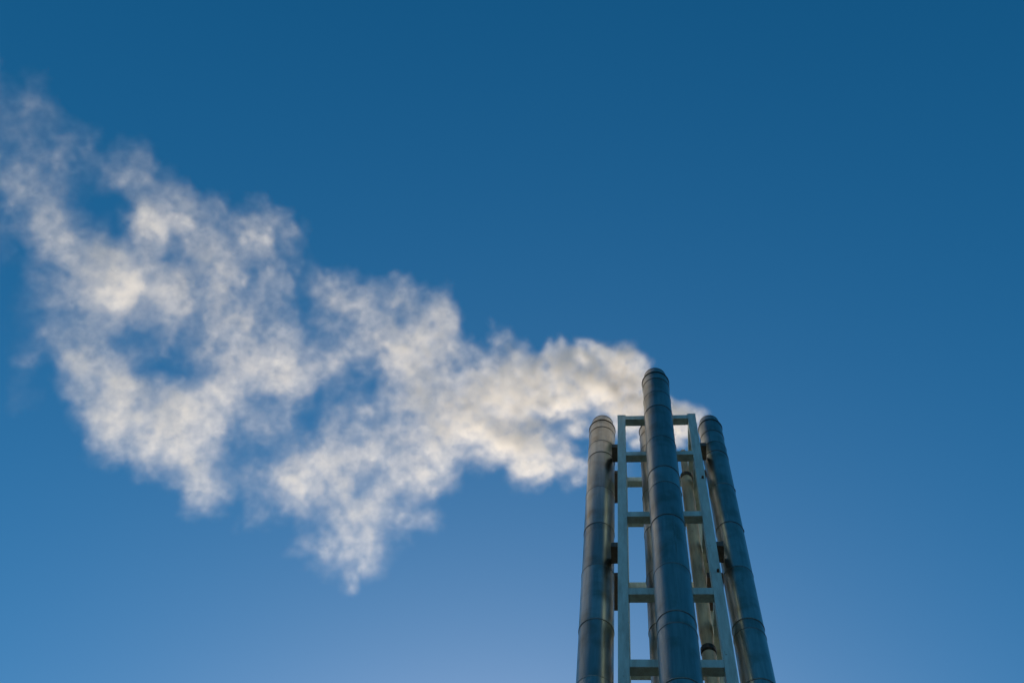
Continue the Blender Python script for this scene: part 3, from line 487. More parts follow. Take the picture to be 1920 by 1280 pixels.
    "3;-912,-384,-4,12,20;-924,-373,16,15,12;-936,-348,51,10,37;-910,-385,32,12,16;-872,-386,-66,10,35;-906,-357,-4,10,33;-905,-373,37,11,24;-894,-369,22,1"
    "5,8;-911,-343,55,13,14;-847,-397,-52,13,8;-870,-376,-7,11,17;-826,-385,-99,13,8;-821,-403,-75,13,8;-860,-372,9,10,20;-835,-365,-43,12,8;-874,-367,79,1"
    "1,10;-838,-368,-1,14,5;-819,-372,-65,13,6;-1686,-381,-102,15,15;-1661,-381,-80,14,12;-1676,-346,-74,14,10;-1656,-361,-77,12,15;-1678,-365,-19,13,11;-1"
    "723,-333,23,14,11;-1658,-363,-32,15,6;-1696,-331,16,16,6;-1720,-314,33,12,11;-1684,-353,20,12,11;-1583,-366,-104,14,6;-1662,-324,-15,14,7;-1640,-354,-"
    "11,15,5;-1568,-369,-104,16,4;-1660,-318,5,15,5;-1526,-376,-70,12,8;-1559,-345,-33,12,5;-1576,-331,-18,14,3;-1588,-347,30,14,6;-1609,-321,64,16,4;-1492"
    ",-354,-99,14,4;-1519,-356,-34,17,5;-1511,-354,-60,12,9;-1495,-343,-83,14,5;-1536,-353,8,13,23;-1579,-319,61,17,8;-1548,-316,20,13,14;-1492,-356,-28,16"
    ",13;-1510,-335,-12,15,13;-1532,-314,19,17,7;-1522,-340,31,14,23;-1536,-316,53,16,15;-1464,-332,-53,12,26;-1494,-346,8,15,28;-1422,-359,-90,14,38;-1505"
    ",-317,26,15,30;-1465,-353,2,15,41;-1495,-325,29,16,31;-1537,-291,87,12,61;-1384,-373,-93,13,51;-1441,-342,-13,14,45;-1436,-334,-32,11,78;-1457,-335,42"
    ",16,30;-1368,-365,-108,12,72;-1370,-352,-94,11,97;-1424,-349,13,16,25;-1400,-347,-24,14,49;-1378,-344,-62,15,34;-1434,-338,58,16,19;-1399,-340,-8,12,6"
    "2;-1348,-342,-86,16,27;-1372,-355,-20,13,20;-1353,-347,-57,12,37;-1404,-311,15,11,47;-1372,-350,3,16,6;-1341,-350,-38,12,22;-1359,-331,-30,15,19;-1387"
    ",-334,48,14,9;-1370,-333,20,15,14;-1344,-329,-18,16,14;-1388,-332,83,11,10;-1367,-322,44,11,43;-1394,-290,84,16,14;-1259,-372,-102,14,16;-1291,-351,-4"
    "8,14,21;-1337,-318,9,13,22;-1312,-345,20,15,16;-1242,-370,-111,11,43;-1271,-334,-63,11,32;-1223,-379,-111,14,16;-1261,-346,-48,14,15;-1285,-328,-26,12"
    ",26;-1267,-349,-9,15,12;-1350,-297,112,15,13;-1206,-347,-112,11,26;-1243,-354,-22,13,19;-1268,-328,19,14,9;-1332,-283,109,11,25;-1266,-343,33,13,16;-1"
    "220,-342,-47,14,7;-1232,-319,-19,13,6;-1191,-364,-65,11,16;-1270,-320,65,12,10;-1231,-322,-4,12,6;-1195,-354,-30,14,8;-1148,-369,-113,15,5;-1182,-340,"
    "-66,11,9;-1249,-327,87,11,20;-1160,-353,-55,14,7;-1154,-341,-79,11,10;-1166,-352,-13,14,13;-1168,-340,-16,15,7;-1186,-317,0,15,6;-1159,-346,-4,15,10;-"
    "1173,-329,-1,15,8;-1169,-322,4,14,11;-1096,-371,-102,12,23;-1104,-357,-75,15,13;-1103,-342,-98,14,12;-1198,-314,115,13,26;-1141,-328,8,16,13;-1070,-35"
    "4,-114,12,25;-1081,-363,-60,14,18;-1123,-331,-2,11,40;-1085,-336,-67,12,29;-1106,-341,5,15,17;-1076,-349,-55,12,33;-1092,-330,-32,14,22;-1060,-362,-56"
    ",15,19;-1110,-321,34,12,41;-1092,-314,10,12,37;-1123,-316,101,16,16;-1047,-351,-50,13,25;-1083,-312,14,12,35;-1123,-313,116,15,17;-1043,-340,-22,12,26"
    ";-1026,-340,-75,11,36;-985,-374,-105,15,12;-1039,-331,-16,13,20;-1058,-307,33,11,34;-1062,-326,66,14,18;-1010,-347,-45,13,19;-1056,-306,48,15,15;-1025"
    ",-339,34,10,68;-1043,-317,53,14,31;-1002,-319,-25,12,26;-1027,-331,67,14,30;-993,-326,0,13,38;-1056,-277,117,16,13;-933,-374,-90,10,89;-1016,-312,65,1"
    "2,46;-973,-320,-21,13,26;-990,-331,49,15,20;-922,-356,-105,10,67;-969,-316,4,13,29;-940,-349,-16,11,27;-929,-346,-60,10,50;-939,-324,-23,11,29;-970,-3"
    "24,79,12,12;-892,-357,-101,15,6;-949,-304,21,14,16;-900,-363,-49,12,16;-869,-362,-113,13,13;-938,-311,23,14,13;-882,-353,-46,11,24;-876,-346,-57,11,21"
    ";-898,-323,-29,14,14;-912,-330,44,13,12;-906,-324,19,14,11;-843,-347,-109,10,24;-1713,-342,-101,12,38;-1748,-323,-34,17,13;-1736,-302,-19,17,6;-1645,-"
    "336,-102,16,4;-1683,-308,-58,12,8;-1647,-311,-102,16,4;-1632,-336,-103,15,5;-1706,-290,-6,15,4;-1671,-313,-36,16,3;-1694,-292,-5,13,5;-1745,-255,59,15"
    ",3;-1683,-300,5,13,6;-1656,-296,-31,15,3;-1630,-295,-70,16,2;-1591,-329,-82,15,2;-1610,-299,29,14,4;-1595,-293,4,17,2;-1565,-284,-40,16,3;-1654,-274,1"
    "05,16,3;-1560,-293,-26,14,5;-1595,-278,11,15,4;-1566,-305,19,15,3;-1558,-299,-8,12,6;-1575,-270,9,17,3;-1472,-338,-94,14,4;-1524,-290,-40,13,7;-1606,-"
    "272,106,17,2;-1569,-277,55,15,3;-1481,-298,-65,15,6;-1463,-328,-66,11,22;-1490,-304,-36,13,8;-1527,-277,8,11,16;-1504,-301,11,16,13;-1470,-298,-29,12,"
    "24;-1425,-303,-107,15,13;-1475,-309,6,14,31;-1463,-298,-29,17,12;-1475,-283,-19,12,29;-1433,-319,-42,13,39;-1390,-325,-104,12,43;-1474,-274,11,14,28;-"
    "1422,-314,-42,13,41;-1414,-305,-38,14,38;-1405,-296,-63,15,30;-1369,-331,-84,15,28;-1405,-303,-38,14,38;-1422,-278,-27,15,29;-1486,-270,109,13,52;-141"
    "1,-287,-2,16,23;-1438,-260,31,17,25;-1350,-319,-64,14,35;-1373,-297,-32,12,53;-1351,-293,-68,12,63;-1418,-291,62,15,26;-1384,-294,-5,11,74;-1417,-259,"
    "38,14,46;-1361,-307,5,16,19;-1315,-314,-75,11,58;-1424,-250,78,13,49;-1339,-315,-20,14,16;-1373,-276,38,14,13;-1423,-238,110,12,34;-1371,-289,66,17,5;"
    "-1397,-260,95,14,7;-1307,-291,-57,14,15;-1301,-309,-20,15,6;-1310,-295,-14,16,4;-1317,-273,-3,15,14;-1285,-310,-24,15,17;-1297,-298,-16,12,31;-1334,-2"
    "63,50,14,30;-1243,-322,-73,12,39;-1271,-291,-25,12,51;-1262,-285,-47,11,61;-1325,-281,85,15,16;-1273,-284,7,13,24;-1254,-285,-22,11,46;-1304,-276,93,1"
    "5,5;-1319,-255,112,12,12;-1230,-291,-45,15,9;-1205,-319,-54,14,4;-1165,-325,-112,13,4;-1243,-273,13,11,14;-1173,-321,-79,10,10;-1170,-312,-79,15,4;-11"
    "77,-301,-79,14,7;-1216,-301,20,11,11;-1205,-296,-10,12,8;-1176,-290,-64,15,7;-1185,-306,-13,13,8;-1167,-300,-44,15,5;-1172,-286,-35,11,17;-1166,-304,-"
    "7,15,8;-1184,-291,8,13,10;-1147,-291,-51,16,6;-1133,-310,-32,13,15;-1185,-269,49,13,13;-1140,-288,-43,16,6;-1149,-299,15,13,18;-1087,-321,-99,12,17;-1"
    "111,-297,-68,14,10;-1070,-328,-105,12,22;-1121,-285,-8,11,27;-1150,-267,36,15,11;-1052,-340,-115,14,17;-1137,-277,47,16,12;-1116,-279,-4,11,38;-1106,-"
    "298,24,14,19;-1104,-284,18,16,12;-1082,-287,-37,11,35;-1049,-316,-64,15,15;-1068,-300,-24,14,17;-1098,-267,27,16,13;-1040,-313,-42,11,25;-1113,-259,82"
    ",13,17;-1060,-270,-12,15,12;-1039,-306,-21,11,22;-1008,-312,-90,14,11;-996,-306,-115,14,10;-1064,-287,61,11,26;-1066,-272,55,14,8;-1069,-248,67,13,8;-"
    "1042,-289,39,11,20;-966,-321,-102,13,5;-1026,-266,4,12,5;-1027,-283,46,14,7;-1028,-274,57,14,5;-1035,-271,106,14,13;-1021,-268,50,16,4;-1002,-259,29,1"
    "4,8;-929,-328,-93,10,49;-979,-284,16,12,39;-975,-271,-11,10,41;-901,-329,-112,13,28;-964,-283,3,15,21;-961,-273,3,14,26;-939,-308,-13,14,20;-900,-319,"
    "-102,11,47;-920,-294,-58,13,34;-938,-292,12,12,31;-934,-282,1,11,45;-965,-258,61,14,19;-884,-317,-56,13,19;-901,-295,-39,13,19;-881,-300,-82,15,14;-92"
    "7,-276,71,15,11;-868,-305,-62,10,37;-931,-249,60,13,20;-828,-331,-119,13,10;-854,-309,-68,13,11;-862,-290,-63,12,17;-892,-285,68,12,9;-852,-301,-48,11"
    ",17;-864,-277,-11,13,11;-856,-298,-3,11,16;-875,-269,38,13,14;-874,-259,32,15,9;-807,-329,-82,12,19;-793,-324,-119,13,17;-816,-289,-71,15,17;-866,-273"
    ",100,13,21;-831,-282,9,12,40;-824,-267,3,13,36;-795,-309,-37,10,35;-808,-289,-2,13,21;-842,-249,87,11,48;-816,-282,56,10,14;-801,-279,21,14,7;-806,-26"
    "1,34,11,22;-747,-325,-76,14,3;-791,-273,42,12,6;-816,-242,95,15,7;-769,-296,15,14,3;-762,-287,-23,11,11;-776,-261,33,14,7;-1739,-291,-100,13,49;-1706,"
    "-291,-101,13,26;-1749,-271,-27,13,26;-1697,-267,-78,17,9;-1719,-272,-25,17,8;-1715,-253,-41,14,17;-1691,-259,-53,12,20;-1693,-248,-45,12,16;-1660,-238"
    ",9,16,2;-1657,-235,-8,12,6;-1674,-239,50,17,2;-1684,-231,62,13,5;-1663,-224,20,11,8;-1644,-254,28,16,3;-1602,-251,-26,15,4;-1594,-249,-46,15,4;-1624,-"
    "254,21,15,5;-1601,-245,-14,11,14;-1691,-192,95,17,5;-1620,-250,35,14,8;-1607,-241,15,15,7;-1522,-259,-104,13,9;-1493,-298,-105,13,10;-1588,-236,10,13,"
    "13;-1599,-223,31,15,11;-1496,-286,-73,15,11;-1485,-281,-99,16,13;-1630,-194,90,17,12;-1533,-263,-15,13,21;-1612,-216,106,14,28;-1504,-242,-49,12,45;-1"
    "502,-274,-33,16,12;-1597,-212,106,15,22;-1492,-248,-42,14,25;-1497,-260,-18,17,16;-1538,-236,38,15,25;-1529,-218,33,17,22;-1445,-277,-51,11,69;-1433,-"
    "272,-83,16,24;-1552,-208,78,12,72;-1451,-267,-24,13,41;-1520,-222,74,16,31;-1469,-226,-7,12,74;-1470,-247,29,16,33;-1426,-253,-39,16,37;-1433,-237,-36"
    ",12,98;-1399,-280,-64,14,48;-1473,-222,52,15,50;-1432,-233,-27,11,125;-1394,-278,-42,12,78;-1375,-262,-72,13,73;-1428,-228,9,15,57;-1384,-274,-40,11,1"
    "26;-1415,-234,14,16,59;-1484,-190,106,14,105;-1363,-271,-36,12,97;-1390,-247,-5,16,61;-1342,-249,-77,13,125;-1336,-278,-49,14,58;-1351,-253,-36,12,133"
    ";-1396,-218,14,14,101;-1387,-248,51,15,45;-1391,-230,53,17,45;-1324,-249,-53,15,66;-1342,-257,-6,13,77;-1419,-208,109,14,83;-1312,-245,-62,12,138;-127"
    "9,-283,-68,14,41;-1360,-227,57,12,94;-1295,-249,-60,13,81;-1321,-255,27,11,74;-1325,-239,31,15,33;-1250,-258,-110,12,74;-1287,-262,-17,14,34;-1290,-24"
    "1,-8,12,51;-1365,-193,110,14,39;-1291,-250,12,16,24;-1347,-205,111,17,22;-1334,-197,89,14,40;-1301,-241,62,13,29;-1212,-273,-87,11,57;-1218,-257,-77,1"
    "1,67;-1174,-296,-112,15,15;-1185,-274,-106,12,48;-1267,-223,30,11,68;-1213,-262,-19,12,35;-1262,-224,59,12,46;-1198,-246,-69,13,48;-1144,-291,-112,13,"
    "20;-1148,-280,-112,12,26;-1267,-205,83,11,46;-1142,-285,-91,15,10;-1241,-226,62,15,16;-1136,-262,-112,10,49;-1144,-279,-63,13,13;-1159,-263,-45,13,16;"
    "-1211,-217,38,13,21;-1195,-241,60,13,10;-1144,-253,-35,10,15;-1142,-244,-41,10,16;-1133,-263,-23,12,19;-1145,-251,-14,14,10;-1148,-238,-15,11,18;-1156"
    ",-248,32,14,19;-1155,-235,39,16,17;-1164,-208,53,16,16;-1161,-233,69,15,24;-1131,-242,16,14,28;-1163,-201,65,15,24;-1105,-259,4,12,42;-1138,-227,57,16"
    ",22;-1068,-251,-76,12,52;-1037,-286,-85,10,60;-1093,-247,2,14,31;-1147,-194,87,14,32;-1085,-246,35,15,13;-1066,-248,-3,11,28;-1084,-224,24,12,26;-1063"
    ",-250,15,11,29;-1059,-246,2,11,25;-1038,-240,-54,11,16;-1003,-285,-71,13,9;-1097,-207,107,16,6;-1046,-225,8,12,13;-1064,-234,85,11,7;-995,-261,-59,13,"
    "6;-1033,-221,11,16,5;-1026,-246,21,14,3;-991,-255,-38,15,3;-1021,-219,11,13,8;-1014,-244,44,15,6;-1052,-206,116,16,7;-1012,-214,30,12,20;-969,-263,-19"
    ",12,28;-941,-262,-81,12,33;-975,-231,-17,14,25;-980,-243,35,14,22;-1025,-200,117,15,11;-941,-246,-48,14,14;-978,-236,49,13,27;-952,-244,8,15,16;-939,-"
    "236,-44,12,36;-924,-257,-10,15,17;-938,-243,-8,15,19;-988,-199,93,11,55;-928,-246,23,11,47;-952,-215,65,14,22;-981,-184,117,16,18;-929,-242,43,11,46;-"
    "890,-251,-38,13,24;-952,-197,90,16,16;-886,-256,3,12,21;-873,-257,-36,12,20;-926,-209,61,12,25;-891,-240,35,12,15;-863,-254,-36,15,8;-866,-227,-15,12,"
    "8;-889,-233,69,15,10;-863,-239,-1,14,6;-836,-247,-74,10,9;-852,-254,13,15,24;-868,-220,64,16,24;-831,-239,-25,13,26;-829,-252,4,12,91;-797,-266,-83,11"
    ",82;-858,-215,52,11,63;-832,-246,44,11,98;-824,-231,28,12,83;-808,-236,-27,10,113;-830,-233,65,15,36;-798,-249,-9,11,96;-795,-223,-5,15,38;-780,-267,-"
    "18,12,45;-797,-232,25,14,53;-784,-224,1,10,117;-777,-254,7,12,46;-801,-225,64,15,35;-789,-211,33,14,42;-777,-236,71,11,27;-741,-253,-52,13,30;-783,-20"
    "7,57,14,27;-750,-252,18,12,23;-748,-228,26,14,16;-753,-220,34,15,18;-738,-243,24,15,9;-697,-269,-75,12,19;-723,-231,-27,15,17;-1719,-230,-31,16,5;-172"
    "9,-195,-32,12,8;-1719,-216,-14,13,7;-1748,-191,10,17,2;-1724,-185,-22,17,2;-1659,-220,-7,17,2;-1591,-235,-103,15,3;-1693,-179,19,17,2;-1630,-216,-25,1"
    "3,6;-1636,-207,-24,16,3;-1616,-202,-57,17,3;-1559,-244,-100,16,4;-1621,-210,-20,13,7;-1642,-185,-2,16,4;-1566,-233,-64,13,10;-1639,-189,25,14,10;-1548"
    ",-222,-103,14,7;-1590,-214,-11,12,17;-1533,-230,-93,14,9;-1619,-179,22,12,16;-1536,-231,-57,14,13;-1622,-186,45,14,13;-1664,-140,104,14,13;-1570,-213,"
    "15,13,29;-1489,-237,-100,11,47;-1582,-178,8,16,16;-1530,-224,-24,14,30;-1587,-182,38,17,15;-1553,-181,4,15,23;-1548,-206,14,14,32;-1520,-204,-20,16,20"
    ";-1602,-153,78,18,16;-1503,-214,-10,16,28;-1501,-202,-23,12,56;-1592,-150,102,14,43;-1517,-202,28,16,28;-1489,-209,-25,15,31;-1433,-212,-106,16,23;-15"
    "29,-186,71,17,31;-1487,-194,-5,15,40;-1471,-192,-22,13,58;-1496,-196,33,13,87;-1543,-160,107,15,68;-1530,-149,84,15,54;-1408,-227,-53,12,157;-1448,-20"
    "0,0,16,67;-1390,-214,-97,16,43;-1450,-209,28,11,192;-1390,-222,-73,11,185;-1426,-192,-22,14,81;-1347,-254,-108,15,78;-1454,-174,58,16,59;-1347,-215,-1"
    "07,12,93;-1386,-220,-20,14,99;-1378,-206,-43,16,59;-1452,-159,58,14,66;-1373,-220,-21,13,114;-1385,-198,-7,12,127;-1367,-196,-26,13,94;-1384,-205,27,1"
    "2,160;-1312,-225,-80,13,95;-1318,-209,-77,13,71;-1393,-196,61,12,169;-1280,-236,-109,11,145;-1359,-181,12,13,81;-1307,-229,-47,11,152;-1352,-196,19,12"
    ",132;-1351,-172,14,12,85;-1312,-213,-16,16,26;-1345,-191,31,15,33;-1317,-185,-16,16,19;-1322,-197,32,14,29;-1272,-212,-46,14,27;-1349,-160,59,15,21;-1"
    "277,-217,-7,11,73;-1278,-209,-26,12,44;-1293,-177,4,15,22;-1246,-221,-32,13,74;-1209,-240,-110,11,105;-1224,-209,-77,15,41;-1277,-193,41,16,43;-1262,-"
    "197,9,15,66;-1286,-161,49,14,61;-1200,-233,-63,12,74;-1259,-191,22,16,48;-1266,-164,45,16,40;-1268,-184,83,16,23;-1278,-175,80,15,36;-1185,-204,-80,13"
    ",42;-1161,-241,-78,11,62;-1172,-223,-63,15,28;-1152,-210,-94,15,27;-1142,-238,-93,13,30;-1146,-226,-76,11,53;-1195,-179,7,16,18;-1181,-205,13,15,12;-1"
    "192,-191,25,14,17;-1176,-188,-14,16,15;-1143,-222,-18,11,32;-1126,-212,-54,16,14;-1191,-167,49,13,27;-1142,-213,-4,13,28;-1135,-206,-26,16,16;-1186,-1"
    "52,77,13,33;-1099,-230,-40,11,67;-1176,-174,83,12,56;-1094,-203,-65,14,31;-1132,-198,44,12,53;-1136,-188,42,16,23;-1113,-192,-14,13,39;-1062,-235,-62,"
    "12,39;-1091,-207,-14,11,62;-1136,-157,74,15,28;-1066,-221,-16,16,8;-1021,-234,-107,14,11;-1070,-199,-36,13,22;-1067,-207,5,13,8;-1129,-155,112,16,7;-1"
    "062,-181,-10,11,36;-1063,-201,33,11,11;-1059,-198,11,15,4;-1094,-146,85,14,21;-1028,-223,-19,13,7;-1064,-175,56,15,10;-1097,-146,102,16,12;-1019,-207,"
    "14,10,28;-997,-211,-45,15,10;-1029,-184,4,15,14;-1062,-172,110,16,10;-1027,-184,41,13,18;-1009,-178,9,15,16;-949,-237,-70,14,26;-1032,-173,82,13,31;-9"
    "85,-189,-9,15,25;-1000,-195,58,16,21;-963,-207,-32,12,54;-921,-219,-112,11,57;-947,-214,-11,11,62;-931,-213,-62,11,60;-970,-179,23,16,22;-922,-229,-45"
    ",11,51;-940,-199,-2,11,47;-948,-176,9,13,29;-919,-214,-11,14,21;-964,-169,71,11,55;-932,-181,8,12,33;-881,-233,-64,11,37;-917,-195,15,11,35;-902,-199,"
    "-36,12,29;-852,-244,-92,14,14;-916,-184,54,13,19;-907,-170,21,12,19;-872,-214,-9,15,7;-860,-208,-37,15,9;-914,-166,59,11,29;-860,-217,-21,11,11;-872,-"
    "193,7,13,11;-852,-195,-27,11,13;-819,-236,-62,12,15;-826,-214,-48,10,15;-868,-174,26,13,5;-781,-247,-119,11,28;-827,-199,-15,12,19;-836,-189,-4,12,15;"
    "-803,-231,-49,14,21;-836,-182,40,11,36;-860,-152,90,12,27;-790,-223,-42,14,32;-763,-233,-96,12,39;-754,-224,-119,11,47;-753,-236,-89,13,36;-782,-206,-"
    "23,12,46;-818,-162,47,12,40;-775,-207,3,13,38;-764,-210,-42,12,43;-746,-209,-82,11,47;-763,-213,8,10,92;-778,-181,52,11,76;-770,-174,20,14,26;-760,-20"
    "1,24,12,61;-765,-177,56,15,28;-787,-151,96,10,73;-709,-225,-51,12,40;-744,-182,40,15,23;-763,-159,74,12,44;-737,-194,53,13,24;-739,-174,58,10,63;-698,"
    "-200,-49,11,43;-723,-196,55,14,18;-734,-173,76,14,23;-709,-183,10,12,32;-697,-195,45,13,17;-704,-187,32,13,24;-736,-138,113,16,14;-629,-246,-105,11,17"
    ";-706,-166,101,10,32;-684,-177,24,12,20;-679,-196,54,10,23;-698,-162,95,15,11;-662,-171,18,14,11;-644,-204,7,13,13;-664,-179,63,14,13;-650,-170,22,14,"
    "13;-636,-203,17,12,21;-599,-226,-92,13,17;-598,-222,-109,10,35;-622,-200,40,10,31;-602,-209,-23,12,25;-623,-176,15,14,17;-628,-173,105,11,23;-631,-173"
    ",87,14,13;-603,-188,-10,10,36;-579,-221,-20,10,10;-566,-218,-77,13,7;-616,-150,78,12,10;-566,-215,-20,13,5;-570,-189,8,12,7;-582,-178,15,13,7;-542,-21"
    "8,-36,11,9;-530,-227,-101,12,8;-589,-145,97,13,9;-544,-212,11,11,16;-513,-229,-99,14,9;-537,-190,-38,14,12;-510,-229,-60,9,30;-510,-216,-44,10,24;-499"
    ",-219,-97,13,15;-513,-205,6,13,10;-497,-212,-60,14,11;-543,-151,76,14,16;-490,-223,-44,10,13;-519,-167,85,14,5;-483,-212,-75,14,7;-495,-198,26,14,4;-4"
    "85,-195,7,11,7;-491,-176,16,10,16;-492,-186,85,11,5;-471,-197,-15,13,4;-462,-199,-56,13,5;-1748,-196,-80,15,11;-1709,-145,-38,12,6;-1739,-149,32,18,2;"
    "-1691,-174,-9,15,3;-1655,-174,-54,14,5;-1702,-134,4,15,5;-1595,-200,-102,15,4;-1741,-106,75,13,8;-1688,-153,38,15,4;-1654,-161,-22,15,5;-1652,-146,-25"
    ",13,8;-1600,-191,-57,14,6;-1661,-138,20,13,7;-1685,-117,34,13,9;-1574,-186,-72,17,3;-1608,-164,-30,12,9;-1639,-139,-1,12,9;-1593,-173,-28,11,11;-1599,"
    "-151,-16,13,9;-1562,-158,-70,17,4;-1649,-139,64,16,6;-1606,-146,9,16,5;-1640,-114,51,12,16;-1612,-156,41,17,11;-1599,-145,18,13,22;-1595,-122,18,15,17"
    ";-1540,-168,-24,14,23;-1564,-151,-9,16,15;-1511,-159,-80,13,25;-1505,-190,-54,13,31;-1571,-138,39,16,16;-1624,-92,96,18,13;-1536,-168,8,17,21;-1548,-1"
    "38,24,17,18;-1479,-159,-70,13,41;-1453,-195,-80,16,25;-1537,-139,40,16,29;-1497,-140,-26,13,46;-1531,-151,47,12,67;-1446,-174,-69,16,24;-1469,-145,-44"
    ",14,36;-1487,-160,18,16,31;-1499,-141,30,15,35;-1414,-170,-105,16,23;-1436,-179,-25,15,36;-1420,-170,-68,16,22;-1544,-93,106,16,28;-1484,-144,68,16,28"
    ";-1475,-137,35,16,23;-1503,-110,82,14,35;-1439,-165,16,11,73;-1457,-137,41,16,19;-1405,-153,-49,16,19;-1396,-172,-17,13,38;-1339,-185,-107,16,16;-1438"
    ",-118,31,12,35;-1371,-175,-42,13,32;-1404,-143,8,14,23;-1363,-159,-54,16,14;-1425,-146,66,15,31;-1336,-174,-61,13,29;-1397,-125,27,16,11;-1357,-171,-2"
    ",16,21;-1332,-168,-59,15,15;-1431,-100,89,12,23;-1345,-167,11,16,19;-1337,-161,-14,14,22;-1348,-127,4,14,8;-1314,-169,-16,15,13;-1268,-188,-102,11,24;"
    "-1365,-114,45,12,10;-1284,-183,-41,13,20;-1374,-111,95,13,14;-1323,-130,13,16,6;-1312,-155,15,16,11;-1347,-117,83,15,12;-1307,-135,0,12,14;-1310,-147,"
    "53,16,23;-1248,-170,-60,15,19;-1313,-114,50,14,21;-1265,-163,-2,14,36;-1271,-148,0,14,27;-1265,-140,-12,13,30;-1292,-143,80,12,73;-1265,-141,30,14,32;"
    "-1297,-102,76,12,53;-1206,-179,-44,16,23;-1194,-177,-60,13,44;-1226,-142,-26,14,28;-1257,-147,66,12,61;-1202,-163,-28,15,26;-1244,-128,34,13,37;-1201,"
    "-168,9,11,67;-1211,-141,11,16,21;-1209,-132,16,13,31;-1225,-139,70,15,14;-1208,-134,31,14,12;-1208,-116,37,12,10;-1175,-156,23,13,25;-1207,-124,76,16,"
    "11;-1200,-118,49,11,20;-1142,-170,-27,11,43;-1114,-178,-67,12,32;-1099,-174,-112,14,18;-1115,-180,-25,15,33;-1126,-162,-20,12,63;-1093,-162,-83,14,40;"
    "-1123,-157,11,12,75;-1102,-156,-27,15,45;-1147,-121,45,12,86;-1071,-192,-68,11,88;-1089,-168,-40,15,39;-1132,-117,35,15,48;-1108,-153,41,16,28;-1056,-"
    "176,-64,14,50;-1102,-134,15,13,74;-1073,-161,8,16,29;-1060,-156,-26,11,125;-1066,-138,-14,11,116;-1056,-172,-10,11,66;-1046,-158,-31,12,103;-1084,-114"
    ",47,11,132;-994,-198,-94,14,49;-1041,-154,-12,11,156;-1020,-150,-44,12,109;-1026,-160,4,15,57;-993,-174,-73,13,98;-986,-168,-89,14,77;-995,-182,-30,11"
    ",108;-1072,-106,115,15,66;-1029,-124,18,11,157;-986,-166,-13,15,31;-946,-190,-97,14,38;-973,-152,-52,11,85;-935,-197,-78,10,70;-1024,-122,84,11,61;-92"
    "6,-183,-115,10,58;-914,-209,-108,14,27;-963,-146,5,12,30;-932,-161,-72,12,17;-904,-191,-84,13,27;-942,-151,-16,14,20;-956,-140,-2,14,17;-897,-193,-84,"
    "10,52;-958,-139,39,16,17;-937,-136,8,11,49;-883,-192,-77,12,18;-877,-181,-95,10,40;-910,-146,-30,15,16;-902,-163,0,13,14;-956,-112,111,11,28;-865,-176"
    ",-98,12,25;-876,-173,-33,10,43;-903,-137,34,12,27;-893,-133,-1,14,19;-872,-157,12,12,11;-832,-185,-80,14,7;-860,-152,-47,13,13;-848,-182,-30,10,13;-89"
    "2,-125,83,15,5;-880,-115,50,12,10;-855,-154,35,12,13;-848,-146,24,15,9;-833,-143,-15,13,13;-822,-171,-4,10,35;-855,-124,76,11,27;-847,-123,47,14,12;-8"
    "18,-161,8,12,29;-835,-129,56,15,13;-834,-120,57,16,12;-782,-175,-35,10,49;-798,-156,1,12,25;-822,-112,67,13,21;-752,-197,-70,14,17;-782,-150,3,13,18;-"
    "836,-89,118,11,39;-714,-210,-119,14,18;-798,-125,88,12,29;-765,-141,1,15,13;-719,-194,-80,14,16;-714,-187,-109,12,27;-738,-152,-30,13,18;-705,-195,-71"
    ",11,32;-749,-149,15,12,24;-731,-146,-23,12,27;-728,-159,9,15,14;-768,-109,118,16,12;-709,-149,-48,14,16;-669,-198,-96,15,14;-728,-137,55,10,42;-694,-1"
    "48,-37,10,40;-681,-179,-39,11,29;-691,-157,-18,14,17;-727,-108,87,15,14;-692,-153,34,15,10;-663,-169,-45,10,29;-674,-143,-9,11,26;-660,-167,4,12,17;-6"
    "73,-148,20,10,26;-639,-155,-62,10,51;-617,-190,-75,13,10;-646,-160,-17,11,16;-652,-136,-11,13,20;-637,-164,-2,10,15;-626,-162,-34,10,10;-646,-134,19,1"
    "4,6;-609,-177,-22,13,9;-651,-127,81,13,3;-658,-98,107,16,5;-619,-146,59,13,8;-617,-131,43,11,11;-580,-167,-94,12,13;-579,-173,-31,10,15;-613,-124,62,1"
    "3,9;-596,-138,10,10,20;-575,-170,-8,13,9;-570,-164,-26,13,8;-562,-151,-51,14,12;-581,-142,65,14,9;-556,-165,-25,12,16;-571,-125,35,13,16;-534,-179,-33"
    ",13,23;-577,-125,90,11,40;-565,-117,62,12,32;-521,-175,-14,11,43;-511,-181,-74,14,20;-505,-169,-97,12,33;-487,-202,-87,11,30;-524,-140,22,11,46;-537,-"
    "114,58,15,17;-479,-195,-93,12,18;-504,-151,13,11,29;-506,-133,18,14,12;-479,-175,-37,13,13;-503,-130,61,14,11;-487,-136,4,10,25;-492,-148,54,13,11;-47"
    "5,-157,0,10,20;-472,-144,-16,12,16;-1720,-129,-25,15,3;-1748,-84,-5,13,6;-1711,-113,-24,14,5;-1661,-122,-84,15,4;-1651,-144,-64,16,4;-1741,-95,31,16,4"
    ";-1672,-105,-53,14,6;-1691,-108,-13,16,6;-1699,-86,5,16,7;-1603,-149,-92,17,5;-1747,-73,81,15,9;-1696,-72,21,14,12;-1690,-103,42,12,18;-1640,-110,-32,"
    "13,13;-1690,-77,29,13,16;-1661,-101,28,14,15;-1565,-143,-99,11,25;-1672,-71,31,18,7;-1619,-121,-11,12,24;-1611,-110,-24,16,11;-1611,-98,-22,17,8;-1559"
    ",-144,-67,11,27;-1600,-102,-7,13,24;-1591,-93,-31,13,20;-1629,-94,52,14,24;-1568,-110,-25,15,20;-1607,-80,14,17,14;-1531,-142,-59,16,17;-1584,-99,8,17"
